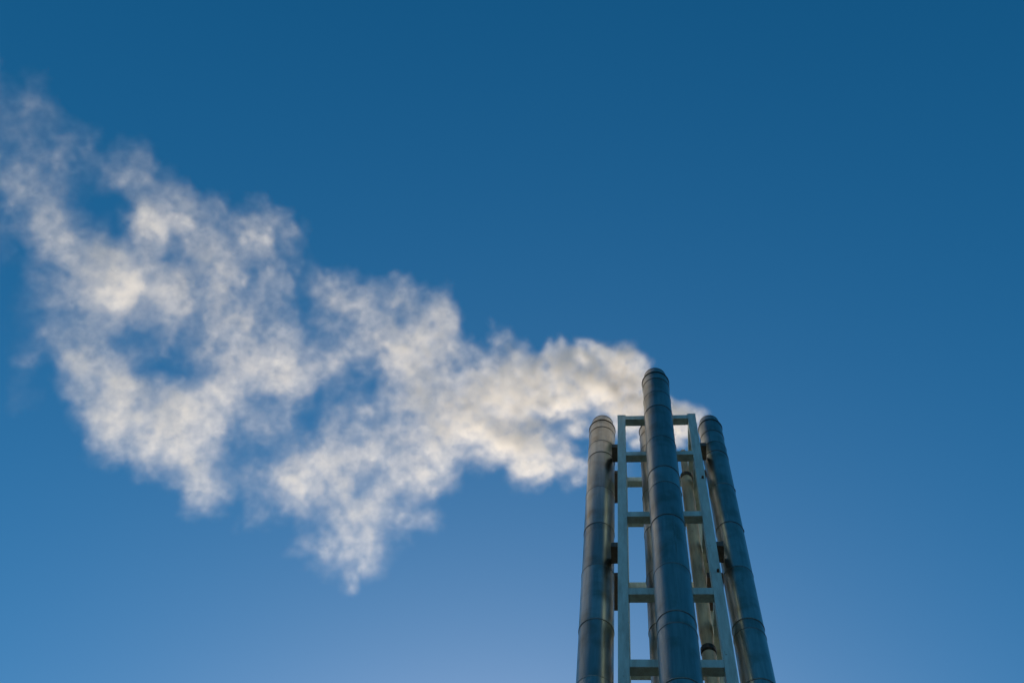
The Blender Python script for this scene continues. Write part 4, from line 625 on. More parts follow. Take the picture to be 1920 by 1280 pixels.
    ",15;-1508,-128,-103,14,27;-1528,-127,-40,11,57;-1534,-108,-28,13,40;-1549,-94,-12,12,45;-1468,-159,-95,13,37;-1551,-95,21,12,57;-1501,-113,-63,12,58;-"
    "1496,-126,-33,15,29;-1520,-102,-14,14,35;-1539,-82,23,16,26;-1467,-139,-48,12,54;-1519,-93,11,13,51;-1482,-98,-42,12,55;-1564,-77,105,14,46;-1528,-81,"
    "46,13,51;-1505,-84,11,14,43;-1416,-147,-84,13,46;-1475,-99,10,13,51;-1434,-112,-56,17,21;-1453,-120,3,16,22;-1455,-99,-1,16,22;-1458,-89,-9,12,47;-148"
    "0,-92,57,14,25;-1471,-90,45,14,26;-1446,-89,1,12,31;-1455,-93,52,14,22;-1420,-105,-2,15,15;-1409,-103,-28,16,10;-1338,-153,-107,15,11;-1405,-101,-3,12"
    ",19;-1462,-59,68,15,9;-1335,-144,-83,14,6;-1389,-109,-10,17,4;-1470,-45,107,15,4;-1381,-112,21,12,6;-1359,-111,-23,16,2;-1439,-55,91,15,3;-1358,-114,1"
    "1,14,3;-1379,-95,28,17,2;-1388,-71,50,16,3;-1314,-135,-29,14,4;-1334,-95,-22,15,4;-1313,-122,-13,16,3;-1332,-95,13,12,7;-1370,-65,55,17,4;-1355,-89,74"
    ",13,9;-1261,-135,-84,12,8;-1288,-105,-37,14,7;-1221,-159,-109,14,13;-1334,-71,73,13,17;-1286,-90,-10,16,10;-1203,-157,-105,12,25;-1254,-114,-44,11,30;"
    "-1266,-93,-28,15,14;-1227,-136,-47,12,27;-1289,-80,50,14,17;-1193,-133,-109,14,14;-1266,-106,46,13,25;-1263,-96,30,15,14;-1291,-64,71,12,26;-1205,-129"
    ",-33,14,17;-1216,-113,-27,12,23;-1209,-109,-42,16,8;-1217,-115,16,12,35;-1195,-114,-28,11,35;-1262,-51,91,16,12;-1220,-104,39,15,15;-1201,-101,21,13,1"
    "3;-1155,-112,-74,13,20;-1151,-137,-48,11,19;-1126,-131,-83,12,36;-1196,-79,28,11,46;-1145,-128,-24,14,27;-1135,-123,-42,12,40;-1125,-107,-62,14,29;-10"
    "86,-161,-112,11,65;-1081,-146,-112,12,44;-1159,-77,25,16,24;-1097,-140,-51,15,33;-1153,-85,47,11,72;-1150,-78,21,15,31;-1061,-155,-91,15,33;-1056,-145"
    ",-112,15,25;-1142,-74,38,12,57;-1077,-133,-32,11,102;-1133,-83,56,14,46;-1086,-102,-35,14,38;-1097,-104,27,11,111;-1092,-104,7,16,32;-1080,-92,-4,11,9"
    "4;-1082,-108,24,15,42;-1129,-59,113,12,94;-1030,-112,-71,16,29;-1029,-130,-31,10,129;-1104,-65,92,12,80;-1081,-70,53,15,37;-1017,-135,-26,10,148;-1026"
    ",-116,-27,13,58;-987,-128,-94,10,108;-1009,-129,-25,14,45;-1035,-95,41,14,46;-1000,-99,-34,15,32;-992,-122,-12,11,61;-974,-123,-54,12,35;-1068,-48,114"
    ",14,32;-998,-110,35,15,10;-990,-101,14,11,35;-954,-116,-82,13,33;-973,-118,15,15,7;-930,-138,-91,11,31;-975,-91,-8,11,45;-916,-150,-89,13,24;-962,-102"
    ",13,13,36;-1002,-59,77,11,66;-993,-75,115,13,40;-962,-87,47,14,32;-997,-50,115,16,24;-924,-124,-8,11,65;-984,-64,116,11,65;-886,-120,-84,11,60;-951,-8"
    "3,91,14,33;-913,-102,2,14,30;-897,-96,-24,11,55;-843,-157,-111,10,56;-922,-87,65,13,34;-956,-44,116,13,41;-843,-148,-69,11,10;-869,-117,-38,12,24;-885"
    ",-86,15,10,35;-843,-141,-51,12,6;-883,-99,32,13,7;-826,-119,-86,12,17;-874,-100,69,12,17;-846,-111,-14,15,9;-836,-106,-26,12,21;-865,-97,66,13,15;-815"
    ",-127,-48,10,33;-877,-56,81,11,28;-770,-164,-118,13,18;-803,-120,-33,14,16;-875,-49,117,15,16;-784,-141,-51,15,14;-830,-78,69,12,26;-828,-78,48,15,14;"
    "-799,-118,18,10,41;-824,-73,80,12,29;-776,-109,-39,15,14;-805,-92,87,14,17;-777,-98,13,11,34;-752,-115,-61,10,44;-734,-148,-60,13,18;-743,-119,-28,15,"
    "14;-759,-94,-17,12,26;-724,-132,-37,15,13;-712,-134,-67,13,22;-760,-74,36,11,33;-757,-93,66,13,20;-710,-121,-49,13,18;-703,-120,-60,13,20;-760,-83,116"
    ",13,24;-666,-153,-116,10,47;-675,-136,-109,10,38;-700,-114,20,12,30;-695,-113,-21,12,29;-687,-99,-27,14,21;-691,-116,26,12,44;-668,-125,-54,13,41;-678"
    ",-105,-28,15,30;-676,-113,31,12,61;-656,-112,-27,15,42;-671,-99,-6,10,130;-626,-150,-83,14,38;-661,-101,7,12,84;-670,-69,53,14,46;-630,-130,-26,14,23;"
    "-616,-126,-62,14,18;-647,-95,6,15,21;-641,-100,57,13,21;-665,-67,107,15,14;-635,-82,11,11,43;-612,-114,8,12,36;-617,-101,29,10,59;-602,-101,-17,10,60;"
    "-606,-104,58,11,60;-629,-64,104,14,39;-589,-106,-26,11,69;-610,-79,102,12,57;-588,-94,27,15,34;-595,-84,35,12,62;-565,-126,-9,14,28;-562,-111,-10,15,2"
    "9;-579,-80,29,13,53;-564,-106,41,11,45;-555,-108,7,13,24;-535,-110,-38,12,34;-536,-120,21,14,17;-517,-123,-50,11,31;-515,-114,-58,12,30;-491,-152,-83,"
    "10,39;-494,-148,-96,12,22;-536,-84,39,14,17;-505,-122,-7,13,18;-516,-104,24,12,18;-513,-79,27,12,23;-520,-92,93,13,14;-475,-121,-49,12,15;-509,-75,43,"
    "15,11;-495,-104,54,11,20;-492,-89,60,10,24;-475,-88,1,15,9;-383,-120,17,11,20;-392,-74,77,12,20;-399,-58,79,10,34;-340,-150,-77,11,20;-363,-107,15,10,"
    "36;-364,-94,-8,10,45;-359,-109,32,10,31;-347,-111,10,13,14;-348,-102,-15,14,12;-1749,-35,-13,13,7;-1728,-68,-16,13,7;-1720,-56,-22,13,8;-1686,-85,-44,"
    "15,6;-1668,-79,-77,17,4;-1686,-64,-26,16,9;-1629,-80,-100,17,6;-1658,-83,-43,15,11;-1685,-52,-16,16,10;-1618,-79,-101,13,17;-1714,-38,63,16,10;-1633,-"
    "72,-60,15,11;-1682,-31,10,16,7;-1640,-73,-17,13,11;-1582,-88,-101,17,4;-1609,-58,-66,13,6;-1610,-81,-25,14,8;-1615,-57,-28,15,4;-1611,-46,-37,15,4;-15"
    "44,-105,-91,14,9;-1631,-48,11,12,12;-1588,-51,-45,13,9;-1518,-110,-103,13,22;-1676,-12,103,14,20;-1620,-33,15,12,28;-1555,-82,-34,14,21;-1600,-43,10,1"
    "7,12;-1599,-33,13,17,13;-1572,-65,10,16,16;-1537,-77,-47,17,13;-1594,-22,19,16,18;-1549,-69,0,15,30;-1490,-82,-85,16,25;-1578,-24,18,17,23;-1495,-91,-"
    "43,14,37;-1507,-63,-40,15,37;-1495,-65,-60,16,36;-1444,-115,-104,16,22;-1524,-46,12,17,22;-1571,-13,68,12,77;-1532,-48,54,17,23;-1477,-62,-31,13,45;-1"
    "545,-21,46,14,53;-1512,-51,53,12,56;-1461,-64,-36,11,69;-1474,-38,-18,16,25;-1421,-95,-71,11,59;-1407,-91,-82,13,34;-1502,-16,43,13,41;-1499,-45,67,12"
    ",30;-1462,-44,18,15,10;-1473,-27,29,13,24;-1463,-55,50,14,8;-1499,-13,93,14,11;-1421,-50,-25,12,21;-1411,-64,1,14,3;-1492,-13,106,15,4;-1404,-49,-19,1"
    "6,7;-1469,-23,107,17,2;-1468,-7,106,13,6;-1359,-62,-68,13,10;-1376,-73,-2,17,3;-1360,-66,-28,11,11;-1453,3,107,12,11;-1388,-58,29,17,3;-1436,-10,107,1"
    "3,9;-1364,-42,-14,13,9;-1309,-101,-64,13,10;-1324,-72,-41,16,6;-1348,-51,-17,16,6;-1315,-77,-30,13,12;-1341,-44,12,13,11;-1357,-30,35,15,6;-1345,-52,4"
    "3,16,8;-1358,-33,55,15,9;-1311,-37,-10,16,3;-1275,-84,-32,15,12;-1277,-73,-31,13,17;-1300,-41,-3,11,18;-1347,-25,104,13,25;-1351,-13,109,12,31;-1352,-"
    "1,108,11,25;-1195,-116,-109,13,18;-1219,-93,-86,16,10;-1245,-62,-50,15,10;-1235,-79,-14,15,6;-1265,-45,26,13,8;-1258,-45,-2,16,6;-1184,-105,-86,11,10;"
    "-1257,-44,33,16,2;-1244,-40,-2,13,6;-1236,-62,31,13,15;-1222,-57,4,12,17;-1203,-52,-35,16,5;-1178,-86,-46,11,48;-1204,-52,7,13,33;-1221,-24,32,12,34;-"
    "1137,-108,-80,15,22;-1190,-57,12,13,40;-1146,-70,-71,15,22;-1184,-63,20,14,31;-1228,-16,89,15,28;-1183,-32,21,11,59;-1139,-81,-22,12,47;-1184,-40,44,1"
    "1,78;-1200,-9,61,15,25;-1114,-92,-40,12,57;-1142,-58,5,13,45;-1077,-89,-111,12,52;-1091,-98,-60,14,35;-1111,-61,-22,13,42;-1143,-25,43,16,24;-1093,-82"
    ",-30,15,21;-1104,-57,-7,16,17;-1144,-15,55,14,31;-1103,-68,25,12,49;-1082,-56,-9,15,23;-1112,-30,42,16,20;-1110,-40,72,12,52;-1040,-76,-58,11,62;-1097"
    ",-20,45,13,44;-1073,-60,43,13,56;-1107,-16,94,12,67;-1070,-40,7,16,29;-1043,-68,11,12,82;-1020,-70,-43,15,34;-1042,-44,-13,14,51;-1033,-68,21,13,56;-9"
    "73,-98,-113,10,110;-1008,-53,-41,12,73;-1062,-27,114,14,40;-988,-72,-41,12,54;-1023,-28,22,11,90;-961,-99,-76,12,46;-1034,-18,86,13,48;-1044,-4,91,16,"
    "26;-958,-88,-47,11,58;-946,-91,-70,10,81;-985,-35,12,13,45;-960,-73,-8,12,57;-994,-29,66,11,77;-994,-20,42,12,73;-962,-62,33,11,73;-970,-38,37,12,63;-"
    "1012,5,114,12,65;-928,-79,2,14,34;-921,-74,-37,10,82;-924,-48,-18,14,36;-948,-47,64,14,33;-902,-72,-26,13,39;-889,-71,-71,14,31;-932,-53,60,16,19;-902"
    ",-58,1,11,36;-909,-39,19,14,11;-877,-77,-15,12,26;-859,-81,-60,15,8;-941,9,115,11,26;-891,-56,37,16,11;-848,-72,-40,13,19;-901,-20,50,11,30;-881,-48,5"
    "8,13,24;-882,-31,69,11,39;-858,-45,5,11,32;-827,-88,-21,13,19;-828,-65,-21,12,28;-849,-33,14,15,17;-866,-37,88,13,30;-808,-75,-44,14,20;-833,-31,25,11"
    ",54;-809,-72,11,15,18;-789,-76,-43,10,56;-801,-64,-36,15,18;-748,-121,-117,14,18;-818,-30,71,14,22;-829,-10,76,12,44;-777,-78,0,12,31;-776,-62,-5,13,2"
    "8;-753,-78,-69,14,21;-800,-38,93,15,21;-785,-38,51,13,32;-799,-11,71,13,32;-750,-71,2,11,38;-723,-85,-56,10,50;-717,-75,-72,11,41;-699,-113,-88,11,34;"
    "-726,-64,-15,12,25;-757,-26,54,13,23;-707,-88,-33,12,26;-715,-67,-16,10,46;-765,-3,116,15,17;-711,-63,27,12,34;-674,-96,-81,13,24;-693,-55,-30,10,61;-"
    "663,-96,-61,10,103;-662,-91,-76,14,34;-677,-62,-52,15,30;-688,-56,55,13,61;-684,-58,17,14,40;-675,-44,-8,15,36;-657,-72,4,13,58;-676,-44,44,14,44;-679"
    ",-21,64,13,59;-602,-114,-103,14,52;-622,-79,-52,13,68;-607,-91,-108,12,97;-625,-80,-20,10,128;-636,-48,30,12,111;-623,-61,-34,13,71;-606,-81,-3,13,71;"
    "-626,-57,23,14,55;-623,-34,21,12,116;-588,-97,-38,12,70;-602,-52,21,13,90;-605,-47,10,14,68;-602,-53,64,14,58;-557,-94,-88,13,81;-556,-81,-83,10,173;-"
    "589,-55,52,11,111;-547,-86,-72,14,56;-566,-59,-22,10,150;-586,-38,96,15,26;-573,-44,50,11,68;-568,-31,26,15,33;-528,-89,-40,11,53;-558,-44,41,12,55;-5"
    "36,-53,-12,14,28;-535,-56,45,15,19;-522,-69,-10,14,25;-548,-11,76,10,74;-497,-92,-29,10,40;-525,-47,48,15,14;-501,-70,-53,14,19;-501,-61,31,14,15;-499"
    ",-51,20,12,23;-485,-66,-40,13,21;-483,-68,18,10,34;-474,-78,-38,11,34;-489,-38,32,15,14;-482,-59,57,14,10;-475,-48,34,14,13;-462,-52,-9,13,17;-460,-63"
    ",41,14,9;-442,-77,-24,10,28;-452,-53,-18,13,16;-421,-97,-52,13,10;-450,-42,41,11,24;-451,-30,44,15,10;-419,-91,-23,11,9;-401,-99,-84,13,6;-403,-85,-78"
    ",12,9;-389,-112,-83,13,3;-399,-72,-32,11,10;-411,-48,11,10,15;-395,-86,-16,15,4;-404,-40,52,11,14;-402,-43,6,10,24;-376,-90,-22,12,18;-386,-56,18,14,9"
    ";-368,-74,-58,9,39;-354,-98,-36,14,16;-368,-69,-1,15,12;-372,-45,15,14,14;-355,-82,3,12,25;-349,-75,-17,14,12;-352,-47,14,10,34;-337,-78,-5,13,14;-343"
    ",-64,7,11,21;-342,-52,-2,12,24;-337,-55,71,10,24;-335,-56,30,11,25;-337,-23,52,11,39;-314,-74,14,10,25;-295,-98,-71,12,16;-322,-26,66,14,13;-1719,-33,"
    "-46,17,3;-1706,-23,-68,17,3;-1744,4,-17,18,3;-1703,-23,-48,13,6;-1745,17,-7,13,7;-1696,22,102,15,12;-1658,20,49,18,6;-1697,62,101,15,12;-1535,-58,-84,"
    "15,12;-1582,-13,-16,12,30;-1681,63,102,17,11;-1546,-34,-41,14,22;-1612,10,32,18,10;-1595,15,10,14,20;-1554,-20,-11,14,70;-1550,-12,-15,16,52;-1541,3,-"
    "40,17,26;-1485,-61,-87,16,48;-1473,-45,-103,13,126;-1566,18,17,16,55;-1492,-37,-53,12,133;-1529,-9,-5,13,118;-1580,40,64,17,37;-1478,-40,-43,13,59;-14"
    "43,-45,-104,14,44;-1570,48,75,13,54;-1456,-46,-48,12,61;-1442,-33,-74,14,34;-1500,14,3,12,58;-1434,-47,-51,16,23;-1558,35,104,13,58;-1522,35,44,17,20;"
    "-1489,-9,36,12,55;-1495,15,47,17,22;-1542,62,104,16,32;-1463,-6,28,17,19;-1432,-18,-26,15,30;-1454,17,3,17,28;-1408,-33,-15,16,13;-1494,34,86,15,33;-1"
    "386,-16,-73,12,71;-1395,-25,-25,12,28;-1444,17,44,13,28;-1426,21,11,14,29;-1413,-4,38,11,20;-1387,-9,-10,13,17;-1353,-15,-71,12,35;-1385,-11,18,12,12;"
    "-1427,30,78,11,17;-1347,-10,-62,12,26;-1298,-64,-100,11,7;-1328,-29,-47,12,5;-1336,-7,-36,15,4;-1287,-61,-83,14,3;-1367,27,35,17,3;-1304,-37,-30,11,5;"
    "-1350,20,30,14,3;-1301,-15,15,15,2;-1261,-18,-67,13,3;-1318,0,61,15,4;-1290,7,24,13,5;-1264,4,-27,11,11;-1258,-22,6,12,8;-1272,0,15,15,4;-1263,14,-2,1"
    "6,3;-1245,-21,3,17,2;-1252,2,14,13,4;-1239,1,-10,16,2;-1212,-29,-19,11,11;-1240,3,27,15,4;-1202,-14,-39,15,3;-1190,-40,-30,16,9;-1165,-40,-84,12,12;-1"
    "206,-7,-23,16,4;-1191,-22,2,12,29;-1196,-15,-7,11,29;-1135,-40,-109,12,19;-1162,-35,-20,12,33;-1181,-11,-3,12,29;-1201,19,35,16,12;-1114,-56,-83,12,38"
    ";-1221,38,110,16,17;-1166,8,3,11,51;-1161,-7,36,16,20;-1150,-5,-3,16,18;-1162,20,28,11,55;-1184,18,90,15,23;-1134,-6,0,13,37;-1130,5,1,14,32;-1160,10,"
    "92,16,21;-1155,18,67,14,35;-1063,-35,-93,15,26;-1107,-10,24,14,37;-1102,-1,12,11,78;-1105,6,-2,16,24;-1038,-55,-69,12,50;-1063,-23,-46,13,43;-1045,-21"
    ",-70,13,40;-1017,-64,-90,13,48;-1066,-8,-2,15,40;-1024,-27,-87,12,58;-1067,-9,29,16,32;-1090,27,74,16,32;-1033,-8,-47,15,34;-1068,2,72,11,102;-1073,16"
    ",61,11,94;-1052,8,17,15,37;-955,-73,-113,11,81;-1004,-26,-41,13,65;-1029,10,3,15,37;-1030,-8,50,16,29;-989,-27,-29,11,88;-1000,-5,-22,13,60;-1009,-9,4"
    "8,15,40;-981,-20,-15,13,77;-979,-2,-30,13,84;-947,-44,-51,15,49;-982,-1,14,11,170;-968,0,-21,11,171;-967,-22,19,11,124;-952,-15,-19,14,80;-954,7,-3,13"
    ",102;-946,-20,22,14,46;-959,-4,31,13,73;-903,-28,-82,11,125;-921,-30,1,10,67;-865,-63,-114,14,23;-913,-8,-32,10,79;-892,-45,-31,10,35;-880,-35,-61,11,"
    "36;-902,0,-12,12,35;-869,-41,-38,14,15;-887,-12,-2,10,44;-883,-10,-24,16,15;-879,-23,8,15,15;-851,-36,-64,14,16;-857,-17,-63,12,32;-859,-33,-5,15,14;-"
    "835,-40,-63,12,25;-896,33,70,15,17;-822,-50,-67,12,26;-824,-30,-54,15,17;-835,-8,-27,13,24;-815,-40,-28,13,32;-845,4,28,15,21;-798,-36,-81,11,50;-849,"
    "6,83,14,29;-829,1,29,11,65;-770,-50,-116,11,49;-778,-57,-61,13,35;-755,-64,-111,14,28;-849,54,116,12,46;-745,-66,-87,11,35;-780,-16,-3,16,13;-809,30,6"
    "7,14,19;-818,19,110,12,35;-725,-61,-117,11,28;-761,-9,-14,12,28;-772,-8,61,12,28;-779,17,68,15,17;-760,1,-1,11,35;-786,17,118,14,25;-736,-17,-11,14,19"
    ";-720,-27,-57,11,44;-750,-1,61,16,17;-772,36,116,16,17;-717,-2,-12,12,34;-673,-68,-88,14,24;-698,-33,-40,15,26;-708,-12,-22,15,23;-676,-46,-28,13,71;-"
    "706,4,45,11,147;-690,-9,-13,13,63;-681,-26,9,14,65;-689,-9,12,12,97;-674,0,-11,14,64;-681,-5,53,10,165;-674,5,41,12,121;-661,-1,3,15,50;-616,-60,-81,1"
    "5,52;-663,-2,39,12,101;-645,-7,-20,13,81;-606,-67,-80,13,76;-600,-56,-107,10,168;-630,-7,-25,14,69;-619,-18,18,12,95;-641,7,68,13,93;-623,1,2,15,53;-6"
    "00,-38,-6,13,81;-585,-32,-52,10,195;-608,-2,-1,13,95;-608,-3,69,10,172;-593,-16,-6,13,84;-559,-41,-102,13,89;-607,11,96,14,62;-581,-12,24,11,117;-602,"
    "36,76,13,91;-589,3,99,15,36;-568,-9,25,11,93;-588,39,98,12,81;-542,-39,-11,12,59;-538,-31,-23,14,39;-534,-18,-29,13,52;-517,-50,-32,12,47;-531,-12,10,"
    "15,29;-541,15,47,11,74;-515,-36,-17,10,60;-504,-33,-28,12,27;-502,-18,-50,12,37;-500,-41,-12,14,19;-494,-33,-25,12,19;-533,33,91,15,14;-479,-45,-20,13"
    ",25;-468,-39,-60,10,19;-486,-1,-2,11,47;-470,-36,-11,10,49;-469,-18,1,14,15;-464,-19,-47,12,35;-451,-43,-27,12,31;-452,-23,-19,15,17;-455,-3,11,15,21;"
    "-425,-47,-43,15,16;-454,-9,31,15,17;-449,7,22,13,34;-420,-36,-11,12,26;-441,5,67,10,51;-429,-1,8,12,48;-415,-22,33,15,15;-410,-27,-21,13,27;-424,17,48"
    ",13,40;-403,-22,36,14,20;-389,-31,-44,12,38;-403,2,16,10,76;-377,-44,-20,13,35;-379,-17,-2,10,98;-372,-27,-57,13,49;-364,-40,-1,11,56;-363,-29,-36,11,"
    "96;-380,15,37,15,41;-361,-11,50,11,64;-362,3,47,14,43;-352,-4,-2,10,146;-352,-16,41,11,72;-357,-2,55,13,44;-344,11,28,11,109;-318,-42,-12,14,30;-317,-"
    "40,-38,12,53;-335,5,34,12,66;-310,-31,1,10,91;-313,-13,5,14,36;-307,-21,-49,11,96;-1703,7,-70,15,8;-1745,26,-11,13,11;-1716,33,-53,18,5;-1558,-2,-81,1"
    "3,15;-1592,32,-46,17,6;-1682,98,70,17,7;-1576,12,-33,12,23;-1653,70,45,16,8;-1576,49,-45,17,5;-1632,63,62,17,7;-1614,63,25,12,12;-1588,54,-17,14,9;-16"
    "12,50,44,16,15;-1581,53,-1,17,4;-1630,93,58,17,7;-1631,71,100,18,18;-1526,28,-43,15,11;-1554,56,-14,15,12;-1562,42,29,17,17;-1510,24,-42,16,15;-1588,8"
    "9,65,15,19;-1500,18,-32,16,15;-1551,61,30,13,26;-1562,84,42,12,29;-1474,8,-40,17,15;-1493,35,-18,17,8;-1470,36,-50,14,6;-1487,25,0,17,15;-1537,71,65,1"
    "5,21;-1499,66,-1,16,9;-1540,79,104,18,33;-1438,20,-55,14,53;-1467,52,-22,14,45;-1452,32,1,11,158;-1386,2,-104,17,53;-1503,94,70,13,133;-1462,50,36,15,"
    "74;-1476,66,51,15,76;-1427,50,-14,15,70;-1432,39,18,16,37;-1400,26,-36,11,132;-1474,95,71,17,42;-1378,4,-42,16,28;-1436,63,35,12,105;-1457,93,68,13,86"
    ";-1350,-4,-61,13,41;-1417,59,38,14,49;-1391,57,-4,16,28;-1313,-11,-78,14,11;-1319,9,-89,17,12;-1414,86,55,12,31;-1312,2,-69,15,10;-1373,60,28,17,8;-13"
    "55,60,-12,15,15;-1357,45,35,13,11;-1342,46,16,15,10;-1353,70,28,12,27;-1379,70,107,12,12;-1391,91,107,16,10;-1311,46,-22,14,17;-1305,23,4,12,10;-1334,"
    "62,44,16,8;-1326,73,20,11,39;-1324,54,64,17,5;-1280,43,-9,16,9;-1286,62,-4,12,32;-1274,32,9,14,8;-1266,33,-11,13,13;-1338,98,92,11,34;-1233,13,-20,17,"
    "2;-1264,51,8,13,15;-1266,66,24,16,10;-1264,41,48,12,6;-1258,52,32,13,10;-1245,63,7,14,16;-1207,24,-17,13,11;-1259,68,58,14,11;-1184,31,-66,14,16;-1183"
    ",9,-41,16,7;-1241,69,69,15,12;-1210,63,6,12,34;-1241,71,94,14,18;-1154,23,-52,15,14;-1194,53,0,16,14;-1122,-12,-78,15,23;-1177,50,10,15,27;-1128,20,-7"
    "8,13,41;-1139,19,-25,14,31;-1188,69,56,12,67;-1165,61,-2,11,82;-1072,-22,-110,14,29;-1140,42,10,15,31;-1176,83,53,15,36;-1110,14,-11,14,37;-1115,30,-2"
    "3,16,22;-1097,39,-47,12,61;-1085,9,-36,12,56;-1117,47,25,14,39;-1075,23,-62,13,45;-1114,37,43,15,27;-1153,89,111,17,21;-1141,94,88,16,23;-1103,55,67,1"
    "4,33;-1057,24,-27,11,53;-1069,48,-18,14,25;-1014,-16,-89,14,25;-1111,78,99,14,27;-1063,51,4,15,18;-1085,61,91,16,22;-1043,44,9,15,20;-1046,50,-2,14,23"
    ";-1024,24,-6,11,80;-1017,31,-21,15,28;-995,18,-73,15,21;-1016,27,14,14,40;-965,-4,-96,13,47;-1014,45,-10,14,29;-1015,41,41,15,44;-1002,49,13,13,56;-10"
    "34,89,85,13,57;-941,-17,-84,11,188;-955,10,-58,13,92;-960,32,-40,11,128;-952,14,-6,13,97;-968,40,-2,14,88;-967,54,8,11,115;-921,1,-42,15,46;-920,11,-6"
    "1,13,80;-961,65,16,16,32;-933,18,2,14,41;-981,77,100,14,41;-952,77,43,13,39;-917,26,18,13,38;-923,48,21,12,54;-921,60,6,13,37;-879,3,-49,12,43;-941,69"
    ",78,11,64;-874,24,-57,12,44;-862,8,-37,10,59;-891,37,4,14,25;-893,58,15,16,15;-817,-33,-115,14,21;-881,46,28,14,22;-908,98,92,16,12;-847,17,3,15,18;-8"
    "41,28,-22,15,17;-817,10,-88,14,16;-853,26,31,11,42;-836,26,-11,12,33;-883,99,101,16,10;-838,36,28,14,21;-792,3,-79,14,15;-825,45,-4,14,16;-805,18,0,16"
    ",13;-772,-6,-95,10,39;-758,3,-115,12,21;-811,51,66,13,21;-828,78,101,14,13;-758,13,-78,10,29;-726,-29,-108,11,25;-818,86,105,16,9;-739,13,-83,13,14;-7"
    "81,42,60,12,21;-726,-2,-78,12,20;-779,73,51,12,22;-714,-12,-67,11,28;-730,15,-46,12,20;-757,54,21,11,25;-736,28,13,12,17;-752,56,68,15,6;-757,75,67,16"
    ",5;-694,3,-45,12,16;-707,29,-12,15,5;-677,0,-115,14,5;-683,3,-30,10,91;-669,-2,-73,10,80;-689,28,-37,12,31;-699,31,41,14,53;-669,14,-39,14,41;-681,35,"
    "-26,14,36;-674,28,17,14,54;-667,19,-18,14,44;-668,54,1,13,53;-670,39,57,16,46;-638,12,-38,14,66;-676,79,68,15,51;-653,33,52,13,90;-601,-16,-99,11,120;"
    "-645,58,10,15,49;-582,-34,-105,13,73;-593,-7,-82,13,84;-640,63,36,11,162;-622,26,32,15,72;-616,42,31,15,93;-575,8,-92,13,115;-590,7,-22,13,114;-577,10"
    ",-44,12,152;-620,73,63,10,289;-605,62,100,15,78;-582,41,19,12,160;-570,30,-44,15,85;-541,-17,-62,10,171;-581,51,45,13,85;-572,57,13,11,154;-571,45,75,"
    "13,72;-542,16,-20,10,150;-532,14,-64,12,117;-550,26,40,11,106;-536,35,15,15,52;-549,53,30,15,51;-543,47,79,10,115;-511,20,-26,13,54;-541,73,75,11,101;"
    "-503,6,-7,11,81;-525,51,64,12,62;-508,47,0,14,57;-502,31,39,14,39;-498,44,23,11,97;-512,79,90,16,38;-498,49,89,13,65;-457,1,-56,11,105;-501,87,89,14,7"
    "5;-448,-6,-47,14,45;-432,-12,-87,10,184;-469,51,10,14,70;-454,22,14,11,124;-456,48,40,12,111;-445,38,-26,12,112;-436,27,26,12,115;-441,47,34,14,109;-4"
    "38,63,33,13,135;-416,13,-10,12,128;-407,7,-37,12,159;-413,29,-39,12,166;-400,20,7,14,88;-401,26,-17,12,162;-398,29,-40,14,113;-374,-6,-54,14,93;-410,6"
    "3,71,11,261;-392,44,12,13,134;-393,40,78,14,87;-385,56,55,13,151;-370,29,-40,12,188;-353,8,-15,13,101;-345,-2,-73,12,169;-369,60,42,15,96;-365,46,75,1"
    "2,137;-349,32,8,11,263;-342,40,-11,14,108;-340,29,53,10,223;-327,28,2,10,256;-334,40,-7,12,194;-299,-19,-71,11,164;-330,47,50,11,196;-323,58,50,12,148"
    ";-1742,78,-80,17,4;-1699,61,-98,18,5;-1728,62,-43,17,5;-1675,57,-90,12,10;-1713,88,-53,17,4;-1689,69,-46,16,3;-1728,104,-1,14,5;-1743,127,4,18,2;-1626"
    ",33,-99,14,3;-1566,66,-24,15,12;-1667,140,101,16,9;-1606,119,18,17,7;-1528,59,-61,12,25;-1572,97,7,13,20;-1575,113,-9,12,19;-1549,83,-1,17,11;-1581,11"
    "5,29,17,10;-1633,160,94,13,22;-1513,67,-31,13,31;-1562,117,29,14,26;-1486,84,-69,12,45;-1484,63,-50,13,32;-1519,104,5,13,42;-1510,109,-21,18,19;-1506,"
    "84,9,12,48;-1543,125,59,13,52;-1499,103,-19,12,63;-1520,101,56,12,110;-1419,51,-103,16,36;-1418,69,-103,14,66;-1458,76,-12,16,59;-1444,84,-32,16,64;-1"
    "490,128,26,17,46;-1470,97,39,15,77;-1484,121,44,16,53;-1501,150,67,14,85;-1394,59,-45,15,41;-1454,110,29,12,98;-1387,83,-67,14,45;-1390,56,-36,16,35;-"
    "1417,98,10,13,56;-1388,96,-39,17,23;-1378,68,-22,15,28;-1377,80,-28,12,55;-1403,108,-8,13,53;-1351,61,-35,16,14;-1393,106,22,12,35;-1316,63,-105,13,27"
    ";-1403,108,55,16,15;-1358,85,-21,12,39;-1414,136,63,17,13;-1316,55,-42,14,20;-1333,86,-18,14,28;-1368,118,21,16,17;-1348,89,32,14,35;-1373,122,55,15,3"
    "7;-1313,96,-32,11,89;-1342,97,53,13,49;-1381,145,101,13,70;-1265,71,-80,11,102;-1310,85,13,13,58;-1291,84,-16,14,54;-1312,116,23,12,85;-1275,69,-9,15,"
    "29;-1334,125,78,14,59;-1289,112,-4,13,76;-1268,87,13,17,26;-1330,147,107,14,69;-1303,138,59,12,109;-1217,54,-49,14,40;-1211,62,-52,15,35;-1259,111,13,"
    "13,68;-1220,65,-10,16,19;-1267,128,67,16,28;-1246,110,15,16,27;-1152,22,-108,15,22;-1278,135,108,17,21;-1193,88,-50,13,49;-1237,111,79,15,34;-1139,44,"
